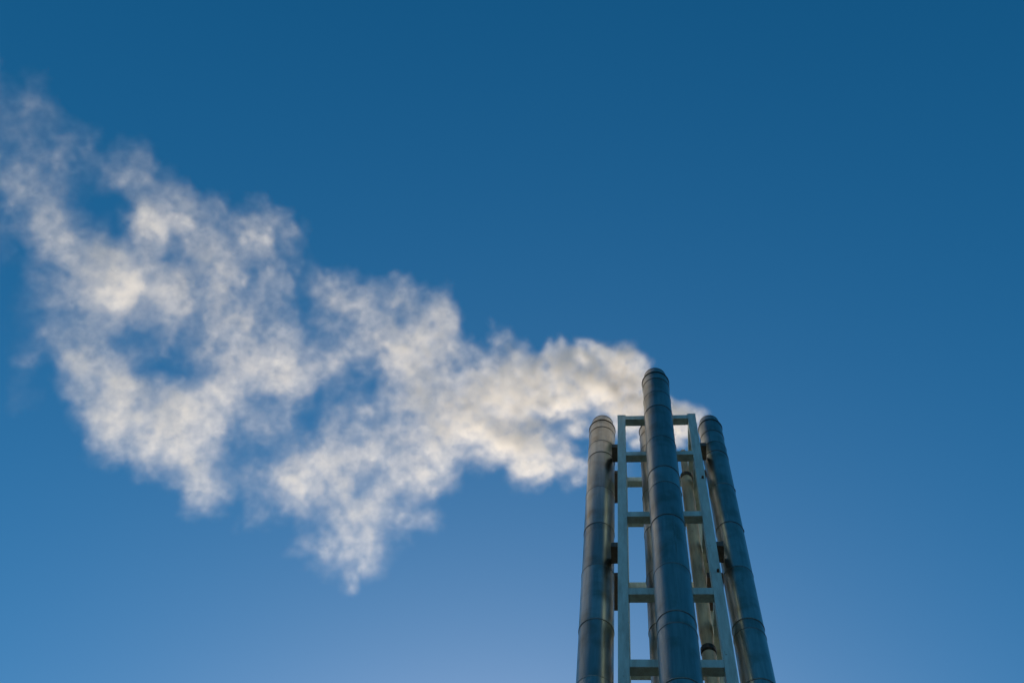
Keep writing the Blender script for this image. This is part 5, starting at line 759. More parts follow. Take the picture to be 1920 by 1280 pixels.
    "-106,12,61;-1193,91,-22,15,37;-1115,23,-109,12,88;-1235,132,89,16,56;-1137,74,-83,16,40;-1132,50,-58,16,47;-1165,85,2,15,76;-1141,85,-43,15,53;-1143,7"
    "6,1,13,86;-1135,76,-19,15,60;-1204,149,99,13,90;-1178,113,86,17,28;-1087,55,-81,15,33;-1151,114,22,13,50;-1114,70,1,12,60;-1118,92,11,13,40;-1147,124,"
    "50,13,40;-1124,98,55,13,39;-1100,81,-9,12,53;-1049,56,-95,12,36;-1130,115,84,15,18;-1083,95,7,16,10;-1047,70,-80,12,26;-1117,110,99,13,27;-1009,35,-10"
    "6,10,31;-1129,155,110,14,14;-1053,75,8,13,19;-990,42,-111,12,12;-1025,82,-47,11,16;-1046,80,31,16,10;-1082,129,92,14,8;-1090,149,111,12,10;-1007,59,-2"
    "6,11,25;-1015,86,-1,13,8;-1036,115,25,15,5;-1005,74,6,15,13;-966,56,-77,11,12;-1019,116,32,12,10;-962,55,-43,13,18;-1045,141,111,14,8;-982,91,-15,13,8"
    ";-931,30,-78,10,52;-984,98,22,12,14;-950,79,-42,12,8;-937,55,-45,11,30;-962,95,12,13,11;-942,84,-26,14,6;-989,118,113,11,62;-955,96,21,11,32;-975,138,"
    "80,15,12;-901,45,-43,10,73;-909,69,-36,13,31;-872,43,-113,10,48;-906,71,3,14,25;-928,105,57,12,27;-903,94,-25,15,11;-913,93,63,16,9;-904,95,13,10,22;-"
    "843,52,-113,15,5;-885,76,29,12,17;-850,57,-53,12,7;-919,144,91,11,11;-859,66,2,14,8;-868,91,26,15,3;-861,98,-9,14,6;-833,56,-28,15,5;-812,52,-71,14,4;"
    "-840,93,-17,10,18;-825,68,-5,11,20;-833,78,-2,12,10;-830,98,-11,15,7;-829,87,37,13,13;-806,68,-27,14,9;-775,52,-104,13,8;-833,106,83,14,12;-784,76,-25"
    ",11,17;-853,158,114,15,3;-801,87,58,11,25;-779,72,-11,10,27;-829,144,108,15,7;-781,92,46,16,7;-754,69,-27,12,14;-789,117,36,15,9;-747,71,5,13,7;-707,3"
    "3,-99,13,5;-789,139,96,14,10;-719,57,-30,14,4;-748,96,30,15,3;-768,130,75,16,6;-717,61,-7,16,6;-747,108,58,16,5;-725,99,2,12,18;-703,55,-14,12,31;-704"
    ",76,-4,12,34;-675,61,-79,11,59;-643,9,-111,10,97;-676,58,-35,13,35;-722,133,90,13,43;-673,71,14,16,26;-683,86,16,14,33;-669,74,-34,15,25;-671,69,26,11"
    ",96;-655,75,-18,10,105;-671,109,25,12,73;-636,48,-22,10,117;-648,80,3,10,104;-654,113,40,11,94;-619,49,-21,15,43;-660,127,104,11,119;-601,46,-92,10,14"
    "1;-588,29,-88,15,67;-613,77,-2,12,139;-592,62,-75,11,141;-573,27,-90,12,167;-585,65,-32,11,261;-593,86,-10,11,205;-609,104,88,14,115;-576,71,-18,15,95"
    ";-551,42,-100,11,190;-563,52,-26,15,91;-556,71,-27,13,143;-561,81,-32,10,277;-532,26,-71,11,190;-557,79,10,14,105;-571,107,37,12,173;-530,48,-17,12,14"
    "4;-551,100,53,10,303;-563,129,66,15,99;-519,53,-16,12,156;-516,72,-8,14,113;-527,90,-6,12,167;-503,49,-31,13,103;-526,110,75,12,191;-503,91,-13,14,106"
    ";-475,34,-51,12,139;-498,76,-1,13,150;-474,62,-57,12,159;-457,22,-86,14,84;-490,100,54,11,258;-471,71,-44,10,271;-437,21,-87,12,166;-461,71,-17,14,112"
    ";-464,85,-2,11,271;-458,73,29,12,162;-450,68,-17,15,95;-438,72,-35,15,93;-441,66,14,11,210;-454,103,77,12,200;-423,59,-69,11,249;-405,42,-36,10,288;-4"
    "20,83,17,14,128;-429,107,37,10,280;-390,32,-47,13,139;-389,56,-51,14,108;-422,107,46,13,137;-400,81,41,12,189;-397,82,26,11,250;-375,53,-69,11,184;-38"
    "6,80,59,15,99;-371,65,-11,13,142;-384,111,52,14,110;-366,78,47,10,281;-356,66,-7,12,177;-383,129,76,16,75;-334,40,-43,10,343;-348,79,18,14,118;-336,77"
    ",-31,11,193;-344,76,47,14,119;-323,46,-57,11,230;-324,73,-40,15,91;-309,54,-19,12,185;-320,87,21,12,182;-319,79,-30,10,247;-1730,89,-97,14,5;-1695,89,"
    "-94,12,8;-1648,158,65,17,4;-1581,133,-33,17,2;-1666,205,89,15,4;-1567,129,-17,18,4;-1595,161,16,17,4;-1587,170,-3,14,5;-1577,141,10,17,6;-1487,96,-101"
    ",15,12;-1571,176,6,13,16;-1563,147,30,15,42;-1614,190,87,16,34;-1508,138,-54,17,26;-1490,113,-52,13,99;-1552,160,33,16,58;-1580,189,54,14,65;-1501,129"
    ",-9,17,41;-1537,157,28,14,83;-1477,135,-62,15,54;-1543,166,78,18,32;-1471,133,-36,13,73;-1517,177,17,14,55;-1453,118,-36,13,78;-1500,156,29,16,42;-149"
    "7,170,16,13,69;-1421,110,-54,14,59;-1387,100,-103,15,38;-1531,202,89,18,28;-1484,158,55,17,26;-1402,123,-58,15,29;-1406,143,-56,11,40;-1350,80,-104,15"
    ",31;-1443,157,27,18,18;-1421,152,-13,17,14;-1356,95,-79,15,27;-1394,141,-17,14,35;-1472,206,89,17,17;-1386,127,-7,11,45;-1325,91,-104,13,30;-1425,175,"
    "36,15,19;-1311,80,-97,13,24;-1350,125,-40,12,32;-1367,156,-20,13,27;-1384,143,42,17,16;-1347,133,-12,16,19;-1432,210,104,13,40;-1354,138,30,16,43;-135"
    "8,163,32,17,39;-1367,177,45,17,38;-1327,126,11,17,40;-1301,126,-46,15,63;-1389,208,83,12,105;-1283,111,-27,14,78;-1264,113,-64,16,55;-1303,153,-15,17,"
    "41;-1354,181,106,15,75;-1259,118,-44,15,69;-1315,182,34,12,103;-1285,140,19,13,119;-1304,168,48,16,67;-1258,148,-34,16,48;-1294,152,55,13,100;-1197,90"
    ",-106,12,115;-1257,161,-2,16,47;-1220,104,-31,14,51;-1278,176,72,17,36;-1213,129,-53,11,115;-1173,83,-79,16,30;-1158,90,-107,16,33;-1204,134,-38,11,94"
    ";-1225,143,43,13,70;-1147,85,-107,11,84;-1262,205,86,15,43;-1188,121,-1,13,50;-1192,147,12,13,54;-1163,130,-53,14,38;-1111,77,-101,13,43;-1154,122,-27"
    ",16,26;-1170,158,-9,15,30;-1152,122,1,13,43;-1134,120,-33,15,27;-1149,147,-20,12,56;-1094,81,-88,12,49;-1148,146,2,12,40;-1207,205,108,12,40;-1153,153"
    ",65,16,17;-1126,134,4,15,21;-1181,201,96,17,11;-1090,112,-30,12,30;-1106,141,-1,12,15;-1172,200,104,14,13;-1116,146,52,12,26;-1079,134,-14,11,19;-1122"
    ",176,40,12,10;-1063,112,-14,15,12;-1103,155,47,11,27;-1070,149,-15,15,11;-1048,113,-20,15,12;-1013,95,-88,11,33;-1039,129,-39,15,14;-1092,175,106,17,1"
    "0;-1022,121,-29,11,38;-1101,205,110,12,38;-966,68,-110,13,15;-1008,115,-48,12,38;-1042,171,31,13,29;-1067,165,111,14,12;-1026,148,30,14,23;-969,112,-9"
    "0,11,52;-1001,128,28,15,13;-1039,173,77,17,26;-1001,156,8,15,33;-924,61,-110,13,15;-1021,175,78,17,30;-970,144,-9,15,35;-979,134,25,12,31;-1012,188,11"
    "2,16,23;-934,122,-51,11,60;-972,148,65,17,8;-1002,185,107,13,24;-976,174,48,12,35;-951,148,56,11,26;-954,159,54,13,17;-964,185,59,15,13;-949,153,81,16"
    ",6;-922,141,26,14,6;-920,153,11,14,7;-890,110,-2,12,8;-927,160,61,11,6;-918,165,36,12,5;-903,136,47,11,9;-847,95,-89,11,6;-832,90,-113,12,6;-843,91,-4"
    "5,12,10;-849,119,-36,12,12;-857,139,-14,15,8;-832,100,-34,13,14;-870,151,28,13,15;-854,159,14,16,11;-814,97,-31,12,15;-842,141,17,14,16;-848,162,28,12"
    ",29;-859,162,94,12,15;-777,79,-114,13,19;-780,107,-88,11,28;-777,91,-58,12,7;-789,105,-44,12,12;-810,155,7,12,26;-804,124,33,12,7;-785,126,-1,14,9;-77"
    "6,124,-48,15,10;-794,142,71,14,13;-741,99,-73,12,20;-786,159,23,14,15;-720,76,-84,12,31;-767,143,32,12,36;-780,170,46,15,17;-740,119,12,12,32;-777,170"
    ",78,11,48;-778,182,76,12,41;-693,69,-91,11,38;-744,148,51,13,30;-745,170,59,12,47;-688,77,-65,11,46;-713,129,11,13,34;-687,112,-58,12,46;-722,149,69,1"
    "2,52;-668,93,-76,13,42;-688,126,-29,15,29;-671,106,-6,12,51;-648,82,-91,12,55;-676,134,-29,11,71;-689,145,72,13,52;-668,139,17,12,65;-656,131,-22,11,7"
    "7;-657,116,22,12,75;-662,136,25,12,66;-683,199,105,15,39;-598,66,-86,14,49;-625,122,-11,12,79;-633,137,-19,12,70;-625,118,4,15,47;-606,118,-30,11,140;"
    "-615,143,-7,13,71;-629,138,69,15,58;-601,118,-21,13,82;-616,160,32,16,49;-591,117,17,12,141;-578,109,-27,10,182;-590,138,-1,14,74;-540,67,-87,13,124;-"
    "576,127,-5,14,103;-592,164,47,14,111;-549,101,-15,12,173;-569,132,19,14,117;-566,152,15,12,170;-541,103,-9,13,143;-549,127,7,15,96;-559,164,53,12,206;"
    "-535,118,17,11,259;-557,172,93,11,264;-508,112,-69,11,232;-501,102,-25,15,101;-522,130,16,15,99;-531,173,71,14,118;-517,136,62,12,207;-509,143,53,12,1"
    "85;-516,167,64,14,134;-462,63,-88,10,286;-483,111,-18,11,241;-478,131,-25,13,147;-468,99,-13,12,162;-480,150,60,11,231;-476,157,31,11,245;-455,119,16,"
    "12,208;-461,134,29,10,299;-443,115,-35,14,109;-433,94,-28,11,253;-423,95,-64,13,135;-434,121,-35,13,141;-442,146,82,13,148;-409,89,-64,14,101;-417,122"
    ",-37,13,121;-400,98,-21,15,79;-393,86,-81,12,144;-411,123,-19,14,100;-381,68,-68,14,74;-407,148,48,14,68;-395,129,-21,13,81;-393,123,43,10,184;-369,89"
    ",-61,14,63;-368,122,-38,13,76;-373,127,44,15,62;-363,115,1,13,94;-369,148,29,13,91;-350,100,-12,13,111;-339,88,-74,12,136;-348,132,-20,15,68;-346,122,"
    "40,13,153;-323,86,-72,13,120;-339,148,25,11,170;-335,138,64,15,69;-332,144,47,10,213;-336,164,60,15,59;-1628,230,92,17,13;-1591,222,41,12,36;-1603,240"
    ",51,13,27;-1528,176,-9,15,12;-1551,205,15,17,9;-1577,242,40,12,38;-1538,186,16,16,14;-1559,227,55,13,44;-1517,209,-20,12,44;-1468,166,-46,13,62;-1494,"
    "190,-18,17,28;-1482,193,-38,17,23;-1446,155,-49,16,35;-1517,213,33,12,88;-1551,263,81,16,25;-1469,176,-7,12,80;-1490,207,20,16,35;-1434,184,-57,13,46;"
    "-1439,173,-28,14,23;-1406,165,-67,15,14;-1487,240,46,16,15;-1456,195,39,16,5;-1443,204,17,14,13;-1408,185,-46,12,23;-1447,198,45,16,12;-1427,208,15,16"
    ",16;-1408,193,-32,14,19;-1436,208,61,17,16;-1393,185,-20,13,34;-1398,206,-4,17,16;-1364,162,-26,16,18;-1338,164,-70,15,24;-1349,191,-56,16,20;-1397,20"
    "5,39,15,28;-1361,195,-11,16,22;-1381,222,19,17,18;-1349,180,-5,13,54;-1340,180,-22,17,29;-1335,192,-36,13,56;-1304,159,-49,16,39;-1264,140,-105,16,36;"
    "-1370,234,50,16,34;-1337,197,31,11,107;-1346,209,38,18,28;-1312,204,-12,16,32;-1266,150,-47,16,30;-1264,174,-52,14,39;-1332,227,43,17,27;-1246,149,-60"
    ",16,30;-1272,179,-22,12,58;-1308,231,36,13,55;-1238,163,-33,12,66;-1285,202,29,13,55;-1274,210,-2,12,79;-1289,209,79,17,24;-1268,212,28,16,27;-1289,24"
    "1,59,16,32;-1270,209,57,14,44;-1222,189,-15,16,26;-1278,242,67,12,62;-1192,157,-36,12,66;-1209,179,-21,17,21;-1198,181,-42,14,40;-1189,167,-11,12,58;-"
    "1158,150,-75,13,40;-1202,201,-3,16,24;-1205,204,49,11,68;-1228,221,71,13,48;-1155,181,-47,12,41;-1159,175,-8,16,19;-1143,174,-43,17,14;-1185,227,33,17"
    ",11;-1109,136,-62,16,9;-1153,193,10,13,12;-1170,221,27,15,7;-1072,120,-108,14,10;-1130,183,-3,17,4;-1156,221,39,12,6;-1105,160,-16,15,8;-1161,227,82,1"
    "6,7;-1123,210,-2,12,9;-1138,219,84,14,13;-1065,154,-71,12,16;-1135,228,48,15,7;-1125,210,76,13,19;-1051,163,-57,14,12;-1120,233,52,12,15;-1073,177,22,"
    "11,30;-1102,223,73,14,15;-1059,197,-15,13,13;-1027,154,-41,14,19;-1015,152,-62,12,24;-1041,192,-17,16,8;-1055,198,44,11,40;-1004,162,-57,11,26;-1036,1"
    "97,-15,12,16;-986,143,-54,16,15;-993,162,-40,14,17;-1050,223,46,13,15;-996,169,-3,11,55;-941,125,-110,13,24;-1018,220,22,16,9;-979,165,3,12,39;-1013,2"
    "03,46,11,45;-999,205,16,14,17;-1017,227,111,16,13;-983,201,38,13,23;-978,216,16,13,19;-924,138,-59,14,14;-923,152,-61,15,11;-906,144,-111,14,12;-958,1"
    "81,39,15,10;-926,167,-31,13,14;-956,218,43,13,17;-951,203,78,13,8;-937,198,25,11,20;-880,161,-86,12,17;-928,195,55,12,9;-942,224,88,17,5;-897,186,-30,"
    "12,19;-874,157,-17,12,11;-876,161,-32,15,6;-940,262,112,15,12;-866,159,-25,13,11;-849,156,-54,13,14;-864,179,-28,11,27;-844,154,-31,13,18;-869,196,30,"
    "16,12;-846,186,-18,13,24;-862,188,51,12,30;-818,159,-46,16,12;-849,210,17,14,17;-813,143,-34,14,17;-860,222,75,12,31;-823,190,-25,14,15;-806,159,1,12,"
    "29;-811,182,-6,11,29;-780,168,-65,14,7;-743,106,-114,12,25;-767,149,-56,10,40;-760,149,-83,14,10;-755,136,-51,11,39;-780,182,-5,15,13;-766,183,-29,11,"
    "15;-721,109,-105,11,41;-764,183,-4,15,15;-794,239,80,14,13;-795,223,114,14,25;-765,202,39,15,18;-707,140,-114,15,11;-713,136,-43,12,41;-723,164,-36,11"
    ",45;-777,245,103,11,45;-688,132,-54,14,35;-703,162,-22,13,54;-732,211,20,14,30;-684,142,-32,12,62;-702,188,15,12,67;-708,196,8,13,53;-683,157,-3,15,34"
    ";-702,202,59,11,87;-684,195,4,15,35;-704,207,107,11,101;-638,143,-78,13,49;-665,182,-21,15,36;-665,178,30,15,39;-661,186,12,13,53;-644,165,-44,10,97;-"
    "646,164,13,12,72;-664,203,58,12,83;-650,202,21,14,47;-639,196,65,13,95;-624,167,-15,14,66;-634,201,16,11,114;-604,147,-22,11,138;-632,198,56,13,90;-58"
    "2,154,-78,13,82;-608,184,65,10,199;-588,170,-18,15,62;-619,224,79,14,75;-556,130,-46,14,113;-598,196,51,15,81;-571,185,-21,15,81;-549,135,-44,11,232;-"
    "592,212,86,14,125;-559,185,1,13,163;-559,180,60,13,147;-551,170,-5,12,206;-538,167,-52,15,90;-516,130,-63,12,163;-531,175,11,14,115;-541,206,26,16,70;"
    "-513,149,-11,15,87;-508,151,-36,11,211;-512,171,-35,10,228;-507,167,27,12,201;-500,162,-10,10,303;-497,173,-24,11,206;-468,114,-79,12,166;-490,179,28,"
    "14,118;-506,224,82,16,59;-468,158,6,15,101;-466,161,-19,14,125;-473,191,7,13,87;-470,178,38,12,193;-472,192,41,13,120;-475,217,58,12,97;-455,181,54,10"
    ",194;-458,203,67,12,114;-451,199,38,10,150;-441,186,64,13,93;-427,164,-1,14,62;-426,189,12,12,102;-423,175,37,14,79;-403,153,-20,10,161;-419,180,-1,13"
    ",76;-388,129,-58,15,52;-385,145,-41,14,61;-393,170,-20,11,146;-373,139,-36,10,179;-377,169,-5,11,117;-382,182,-16,15,49;-363,144,-13,13,70;-364,151,-2"
    "9,12,106;-360,170,-23,10,178;-351,148,-6,13,62;-337,130,-67,14,45;-356,188,7,11,97;-337,150,-1,15,44;-334,158,-11,13,53;-329,161,-53,10,133;-312,133,-"
    "26,15,30;-320,157,-30,15,33;-338,198,31,14,41;-1561,232,-8,16,5;-1548,236,-40,16,3;-1532,236,-65,14,4;-1627,293,100,13,11;-1572,271,27,16,4;-1556,262,"
    "-10,17,3;-1531,228,-9,14,11;-1486,214,-76,15,5;-1548,283,14,15,4;-1464,200,-75,15,10;-1445,197,-95,14,10;-1491,250,-43,13,10;-1461,202,-59,13,19;-1517"
    ",265,24,15,8;-1534,294,37,13,10;-1554,289,97,18,8;-1499,257,19,18,6;-1466,255,-31,14,9;-1497,250,43,14,21;-1500,277,47,14,15;-1487,277,16,18,6;-1409,2"
    "13,-48,15,15;-1501,289,67,15,15;-1486,285,39,15,11;-1365,182,-86,16,11;-1409,232,-46,16,11;-1499,315,93,12,26;-1453,261,69,18,14;-1353,200,-84,16,17;-"
    "1408,256,-18,12,40;-1355,203,-63,17,16;-1419,266,41,13,37;-1429,290,42,16,18;-1371,228,-16,16,20;-1387,253,-1,13,35;-1358,245,-38,13,29;-1333,204,-48,"
    "13,41;-1356,244,-4,12,42;-1316,227,-70,14,23;-1280,176,-104,13,37;-1304,218,-55,13,37;-1323,238,-47,14,22;-1346,245,38,15,33;-1350,271,39,16,25;-1350,"
    "273,20,17,15;-1295,219,-11,14,66;-1354,285,70,15,53;-1291,245,-38,14,38;-1323,259,59,15,57;-1289,242,-13,15,59;-1350,306,77,16,35;-1341,278,99,15,67;-"
    "1304,269,38,14,79;-1261,251,-26,17,35;-1250,223,-6,16,39;-1258,246,-7,16,42;-1254,255,-15,14,64;-1243,233,1,17,34;-1240,232,-12,11,119;-1200,219,-73,1"
    "4,57;-1290,282,106,17,27;-1286,295,87,13,69;-1238,270,17,13,60;-1227,251,44,17,11;-1218,249,11,15,16;-1232,277,28,16,13;-1156,193,-61,12,29;-1222,274,"
    "50,14,9;-1179,241,-37,13,12;-1175,234,6,12,16;-1209,273,62,16,5;-1167,250,-24,15,4;-1125,188,-64,11,18;-1097,190,-107,11,10;-1145,237,-38,15,4;-1128,2"
    "17,-17,13,6;-1110,201,-67,12,10;-1122,233,-51,16,4;-1132,240,23,11,15;-1082,201,-68,16,5;-1139,261,15,16,5;-1168,283,108,15,7;-1090,216,-39,13,8;-1101"
    ",243,-21,12,11;-1049,191,-69,11,11;-1142,286,86,16,4;-1097,251,-7,13,8;-1016,163,-108,15,5;-1026,184,-95,11,10;-1064,242,-18,17,3;-1026,189,-68,15,4;-"
    "1011,195,-80,14,3;-1092,284,60,14,5;-1055,233,27,15,5;-1045,239,2,16,2;-1055,267,15,15,5;-1014,207,-12,11,17;-1038,254,32,15,4;-997,213,-66,15,4;-1045"
    ",264,78,13,11;-1021,242,15,11,15;-1025,265,12,14,10;-1037,272,102,11,24;-993,240,5,12,15;-961,220,-68,11,29;-1000,252,60,15,10;-931,189,-90,12,20;-100"
    "9,287,55,12,28;-902,158,-108,14,12;-958,236,7,12,19;-1006,296,76,17,11;-969,242,47,13,18;-977,271,73,14,13;-926,227,-46,13,20;-913,203,-23,14,12;-924,"
    "232,-13,15,12;-913,231,-45,11,38;-891,194,-36,14,16;-876,198,-71,14,18;-920,245,0,14,22;-883,204,-12,11,33;-927,276,73,12,32;-858,205,-81,15,18;-916,2"
    "53,81,16,11;-871,218,-34,13,26;-837,193,-111,13,31;-895,254,70,15,24;-843,209,-50,11,54;-895,274,55,12,58;-865,237,56,15,17;-870,257,50,13,47;-880,288"
    ",77,14,36;-816,204,-21,12,30;-812,209,-31,12,35;-798,207,-70,12,47;-815,221,8,13,15;-837,247,40,13,24;-770,190,-112,12,32;-797,202,-11,15,5;-778,197,-"
    "63,12,28;-795,243,-12,14,23;-782,217,1,12,17;-818,281,87,16,15;-768,212,-53,12,35;-774,219,11,15,10;-752,200,-48,15,16;-775,254,13,12,44;-738,201,-27,"
    "12,29;-770,258,51,12,39;-755,251,6,15,20;-690,152,-113,11,42;-732,214,-17,11,54;-742,245,-10,12,37;-694,177,-56,13,39;-764,287,112,16,22;-727,246,13,1"
    "1,68;-725,238,45,12,49;-725,249,34,14,34;-723,268,37,11,67;-701,229,45,16,25;-682,208,-28,15,27;-727,303,108,12,52;-650,181,-57,13,31;-670,217,-27,14,"
    "27;-666,225,-38,15,20;-673,231,36,15,22;-633,187,-76,15,17;-643,221,-50,13,40;-605,163,-95,15,25;-664,245,46,12,42;-651,241,4,11,65;-637,215,12,11,107"
    ";-632,228,10,14,54;-622,222,-35,12,84;-619,221,31,13,100;-637,250,56,15,51;-637,285,78,11,153;-585,193,-27,13,100;-628,262,75,16,55;-601,234,-10,13,79"
    ";-590,218,11,15,83;-591,233,23,10,260;-562,207,-63,12,139;-598,252,86,13,155;-592,259,77,15,105;-586,272,52,11,144;-583,256,95,15,92;-528,187,-73,13,1"
    "19;-561,249,26,15,64;-544,224,35,11,126;-548,246,41,15,49;-550,255,21,14,48;-508,193,-23,15,24;-552,271,91,14,67;-529,259,31,15,30;-513,220,44,13,43;-"
    "513,236,19,13,53;-493,218,-32,11,72;-464,166,-72,11,21;-482,196,-41,10,38;-491,239,5,12,34;-472,197,-10,12,20;-485,226,17,16,10;-495,271,57,16,12;-458"
    ",211,6,14,14;-447,188,-58,11,39;-457,225,-13,12,35;-464,244,79,16,19;-464,258,75,14,28;-445,227,-17,16,20;-436,222,33,15,26;-428,208,-14,13,37;-455,27"
    "1,71,15,27;-421,208,18,12,56;-413,212,-15,12,59;-413,238,4,15,22;-398,207,9,12,89;-413,235,43,12,96;-395,219,-21,11,73;-376,173,-62,10,166;-373,197,-3"
    "4,10,161;-390,248,22,11,62;-369,189,-24,15,56;-375,220,7,11,131;-377,231,-4,15,33;-346,183,-36,11,186;-345,202,-33,11,200;-351,204,-52,14,62;-340,189,"
    "-14,12,149;-349,228,25,12,200;-346,239,21,12,194;-328,193,-7,14,63;-328,218,16,15,64;-336,239,16,13,123;-1459,314,42,17,6;-1452,329,37,16,5;-1414,311,"
    "-28,12,11;-1396,279,-14,16,9;-1416,308,18,18,5;-1418,329,7,13,10;-1376,277,-10,16,9;-1424,332,48,16,6;-1455,361,84,17,5;-1339,261,-41,12,16;-1364,293,"
    "-16,12,10;-1383,323,17,16,4;-1299,242,-84,16,5;-1322,275,-46,17,3;-1349,313,-19,12,6;-1356,300,24,14,9;-1342,300,9,15,6;-1317,290,-48,14,5;-1263,226,-"
    "91,16,11;-1317,298,-7,18,4;-1345,332,28,14,9;-1272,250,-53,15,14;-1273,271,-59,12,15;-1324,329,17,13,9;-1291,280,8,16,17;-1344,350,83,17,9;-1254,284,-"
    "54,13,18;-1265,277,3,14,65;-1274,305,10,11,80;-1283,326,15,12,52;-1244,269,-10,12,99;-1299,344,79,12,109;-1291,346,47,16,30;-1210,258,-49,11,108;-1233"
    ",285,-12,14,63;-1233,301,-14,16,36;-1258,309,70,18,12;-1185,264,-60,14,33;-1246,326,31,12,66;-1171,253,-47,17,7;-1194,283,-11,14,19;-1166,270,-73,14,3"
    "1;-1243,327,106,14,7;-1137,250,-71,13,13;-1194,319,4,15,17;-1197,300,48,15,4;-1195,319,37,16,6;-1219,354,87,14,8;-1158,286,19,15,4;-1149,299,-18,17,3;"
    "-1086,231,-88,11,9;-1101,265,-51,16,4;-1160,335,38,13,8;-1084,243,-54,16,7;-1149,321,66,17,6;-1166,355,91,14,12;-1087,272,-13,16,7;-1049,242,-92,14,12"
    ";-1112,323,24,15,11;-1087,273,4,13,14;-1076,284,-12,12,23;-1105,316,25,15,13;-1076,290,31,16,10;-1066,293,5,15,18;-1048,280,-53,15,19;-1078,299,54,13,"
    "17;-1013,248,-65,11,40;-1051,308,-7,13,37;-1022,265,-9,15,13;-1069,333,70,12,51;-1093,362,95,16,22;-1033,284,25,14,23;-1044,313,55,17,17;-1058,343,60,"
    "12,59;-1039,313,84,12,39;-995,291,-3,14,45;-1004,304,-3,15,34;-1038,330,102,17,19;-963,258,-52,13,54;-957,267,-72,13,61;-966,275,3,15,36;-952,269,-31,"
    "13,72;-932,261,-84,13,72;-962,283,18,13,56;-946,275,-19,13,68;-909,241,-102,15,48;-976,315,84,17,28;-916,264,-38,13,66;-959,332,48,17,40;-942,300,52,1"
    "6,31;-918,279,-1,12,79;-966,361,104,13,82;-912,282,31,15,37;-885,266,-42,14,49;-883,277,-44,16,38;-909,294,60,14,40;-871,275,-26,14,44;-898,309,13,16,"
    "33;-871,276,15,12,53;-890,309,54,16,26;-822,237,-110,15,26;-864,285,30,14,35;-838,263,-25,15,28;-860,308,13,12,45;-838,268,15,16,21;-884,334,106,16,26"
    ";-844,304,17,13,47;-831,273,15,16,25;-806,261,-33,11,81;-816,288,-25,11,75;-806,266,10,14,41;-841,324,70,11,99;-777,263,-68,15,30;-818,294,59,17,23;-7"
    "70,263,-40,11,72;-766,250,-77,10,88;-775,255,-3,14,24;-733,216,-112,12,36;-796,319,38,14,20;-775,277,34,12,39;-771,286,19,16,15;-780,329,58,17,7;-753,"
    "270,21,13,30;-747,276,-5,13,23;-729,273,-33,12,24;-707,234,-55,13,26;-728,273,-3,14,19;-704,267,-60,14,14;-734,286,49,15,17;-693,252,-46,11,27;-707,28"
    "6,-12,16,9;-702,279,28,15,15;-688,261,-24,15,11;-692,292,-3,15,7;-705,306,76,11,69;-683,279,6,15,17;-698,305,29,16,9;-655,243,-37,15,32;-651,257,-41,1"
    "6,20;-634,239,-106,12,28;-672,292,60,11,104;-658,292,31,15,42;-675,333,66,12,58;-645,272,33,14,60;-617,252,-50,13,72;-638,297,3,12,70;-616,249,-10,11,"
    "125;-623,290,24,11,132;-596,259,-59,15,40;-606,260,4,13,79;-609,279,5,11,120;-625,316,50,15,48;-601,272,35,12,66;-594,274,9,11,79;-624,344,98,11,76;-5"
    "68,246,-11,13,47;-588,294,51,12,63;-583,310,40,16,19;-587,298,95,13,52;-585,321,86,11,56;-545,276,-34,12,37;-562,283,54,12,44;-568,314,92,13,29;-551,2"
    "91,11,11,35;-541,276,46,11,34;-532,279,9,16,11;-525,279,-15,16,10;-512,265,15,12,8;-490,238,-61,10,20;-535,322,76,12,22;-495,254,3,16,4;-508,288,30,13"
    ",9;-492,268,-22,13,11;-490,267,35,15,8;-478,260,-10,11,14;-495,326,67,11,14;-453,238,-25,15,11;-447,230,-69,14,11;-464,276,-4,15,8;-461,273,50,15,24;-"
    "455,278,21,12,39;-473,323,73,14,19;-441,272,40,15,25;-429,264,-10,12,47;-442,299,30,16,16;-435,286,65,15,22;-443,308,80,14,24;-434,305,40,14,20;-371,2"
    "86,73,14,79;-364,270,3,15,34;-375,303,40,11,77;-340,250,2,13,127;-340,246,-32,13,116;-344,280,-1,12,110;-335,273,45,14,93;-340,298,55,12,153;-329,263,"
    "-27,14,63;-1225,276,-91,12,28;-1290,349,7,15,13;-1258,345,-31,12,29;-1243,320,-20,11,56;-1234,328,-38,12,37;-1233,338,-55,15,16;-1233,325,-4,13,45;-12"
    "69,369,40,18,14;-1269,386,22,16,15;-1225,331,-5,11,74;-1218,336,-14,13,50;-1286,417,86,18,17;-1150,271,-97,17,18;-1176,312,-69,16,26;-1183,338,-48,16,"
    "16;-1193,339,8,14,20;-1230,386,74,17,12;-1228,401,57,18,9;-1175,325,-7,14,11;-1132,311,-73,11,14;-1189,377,12,13,9;-1191,353,52,17,4;-1171,359,21,14,5"
    ";-1124,330,-64,12,6;-1155,347,36,13,10;-1106,297,-73,17,3;-1127,333,-43,11,10;-1107,316,-24,15,10;-1140,360,16,13,11;-1111,343,-39,16,4;-1120,334,21,1"
    "3,18;-1124,358,24,17,6;-1113,362,10,15,4;-1086,325,-12,12,22;-1070,319,-46,12,13;-1119,396,52,13,6;-1065,312,-27,16,13;-1121,381,74,18,9;-1048,329,-63"
    ",11,15;-1042,310,-22,15,21;-1058,343,-6,12,23;-1067,362,-3,11,23;-1076,365,84,16,25;-1055,366,34,13,14;-1059,366,24,16,8;-1017,307,-24,13,50;-983,295,"
    "-78,11,47;-1005,339,-42,16,14;-1008,321,-3,11,107;-1031,363,52,13,57;-1000,354,-15,13,34;-1041,371,94,17,37;-981,320,-26,12,86;-961,309,-81,16,17;-976"
    ",315,-2,11,175;-958,319,-29,16,55;-977,364,5,13,75;-946,306,-37,16,66;-985,375,59,14,96;-942,335,-32,11,145;-969,357,70,11,172;-964,350,32,13,123;-996"
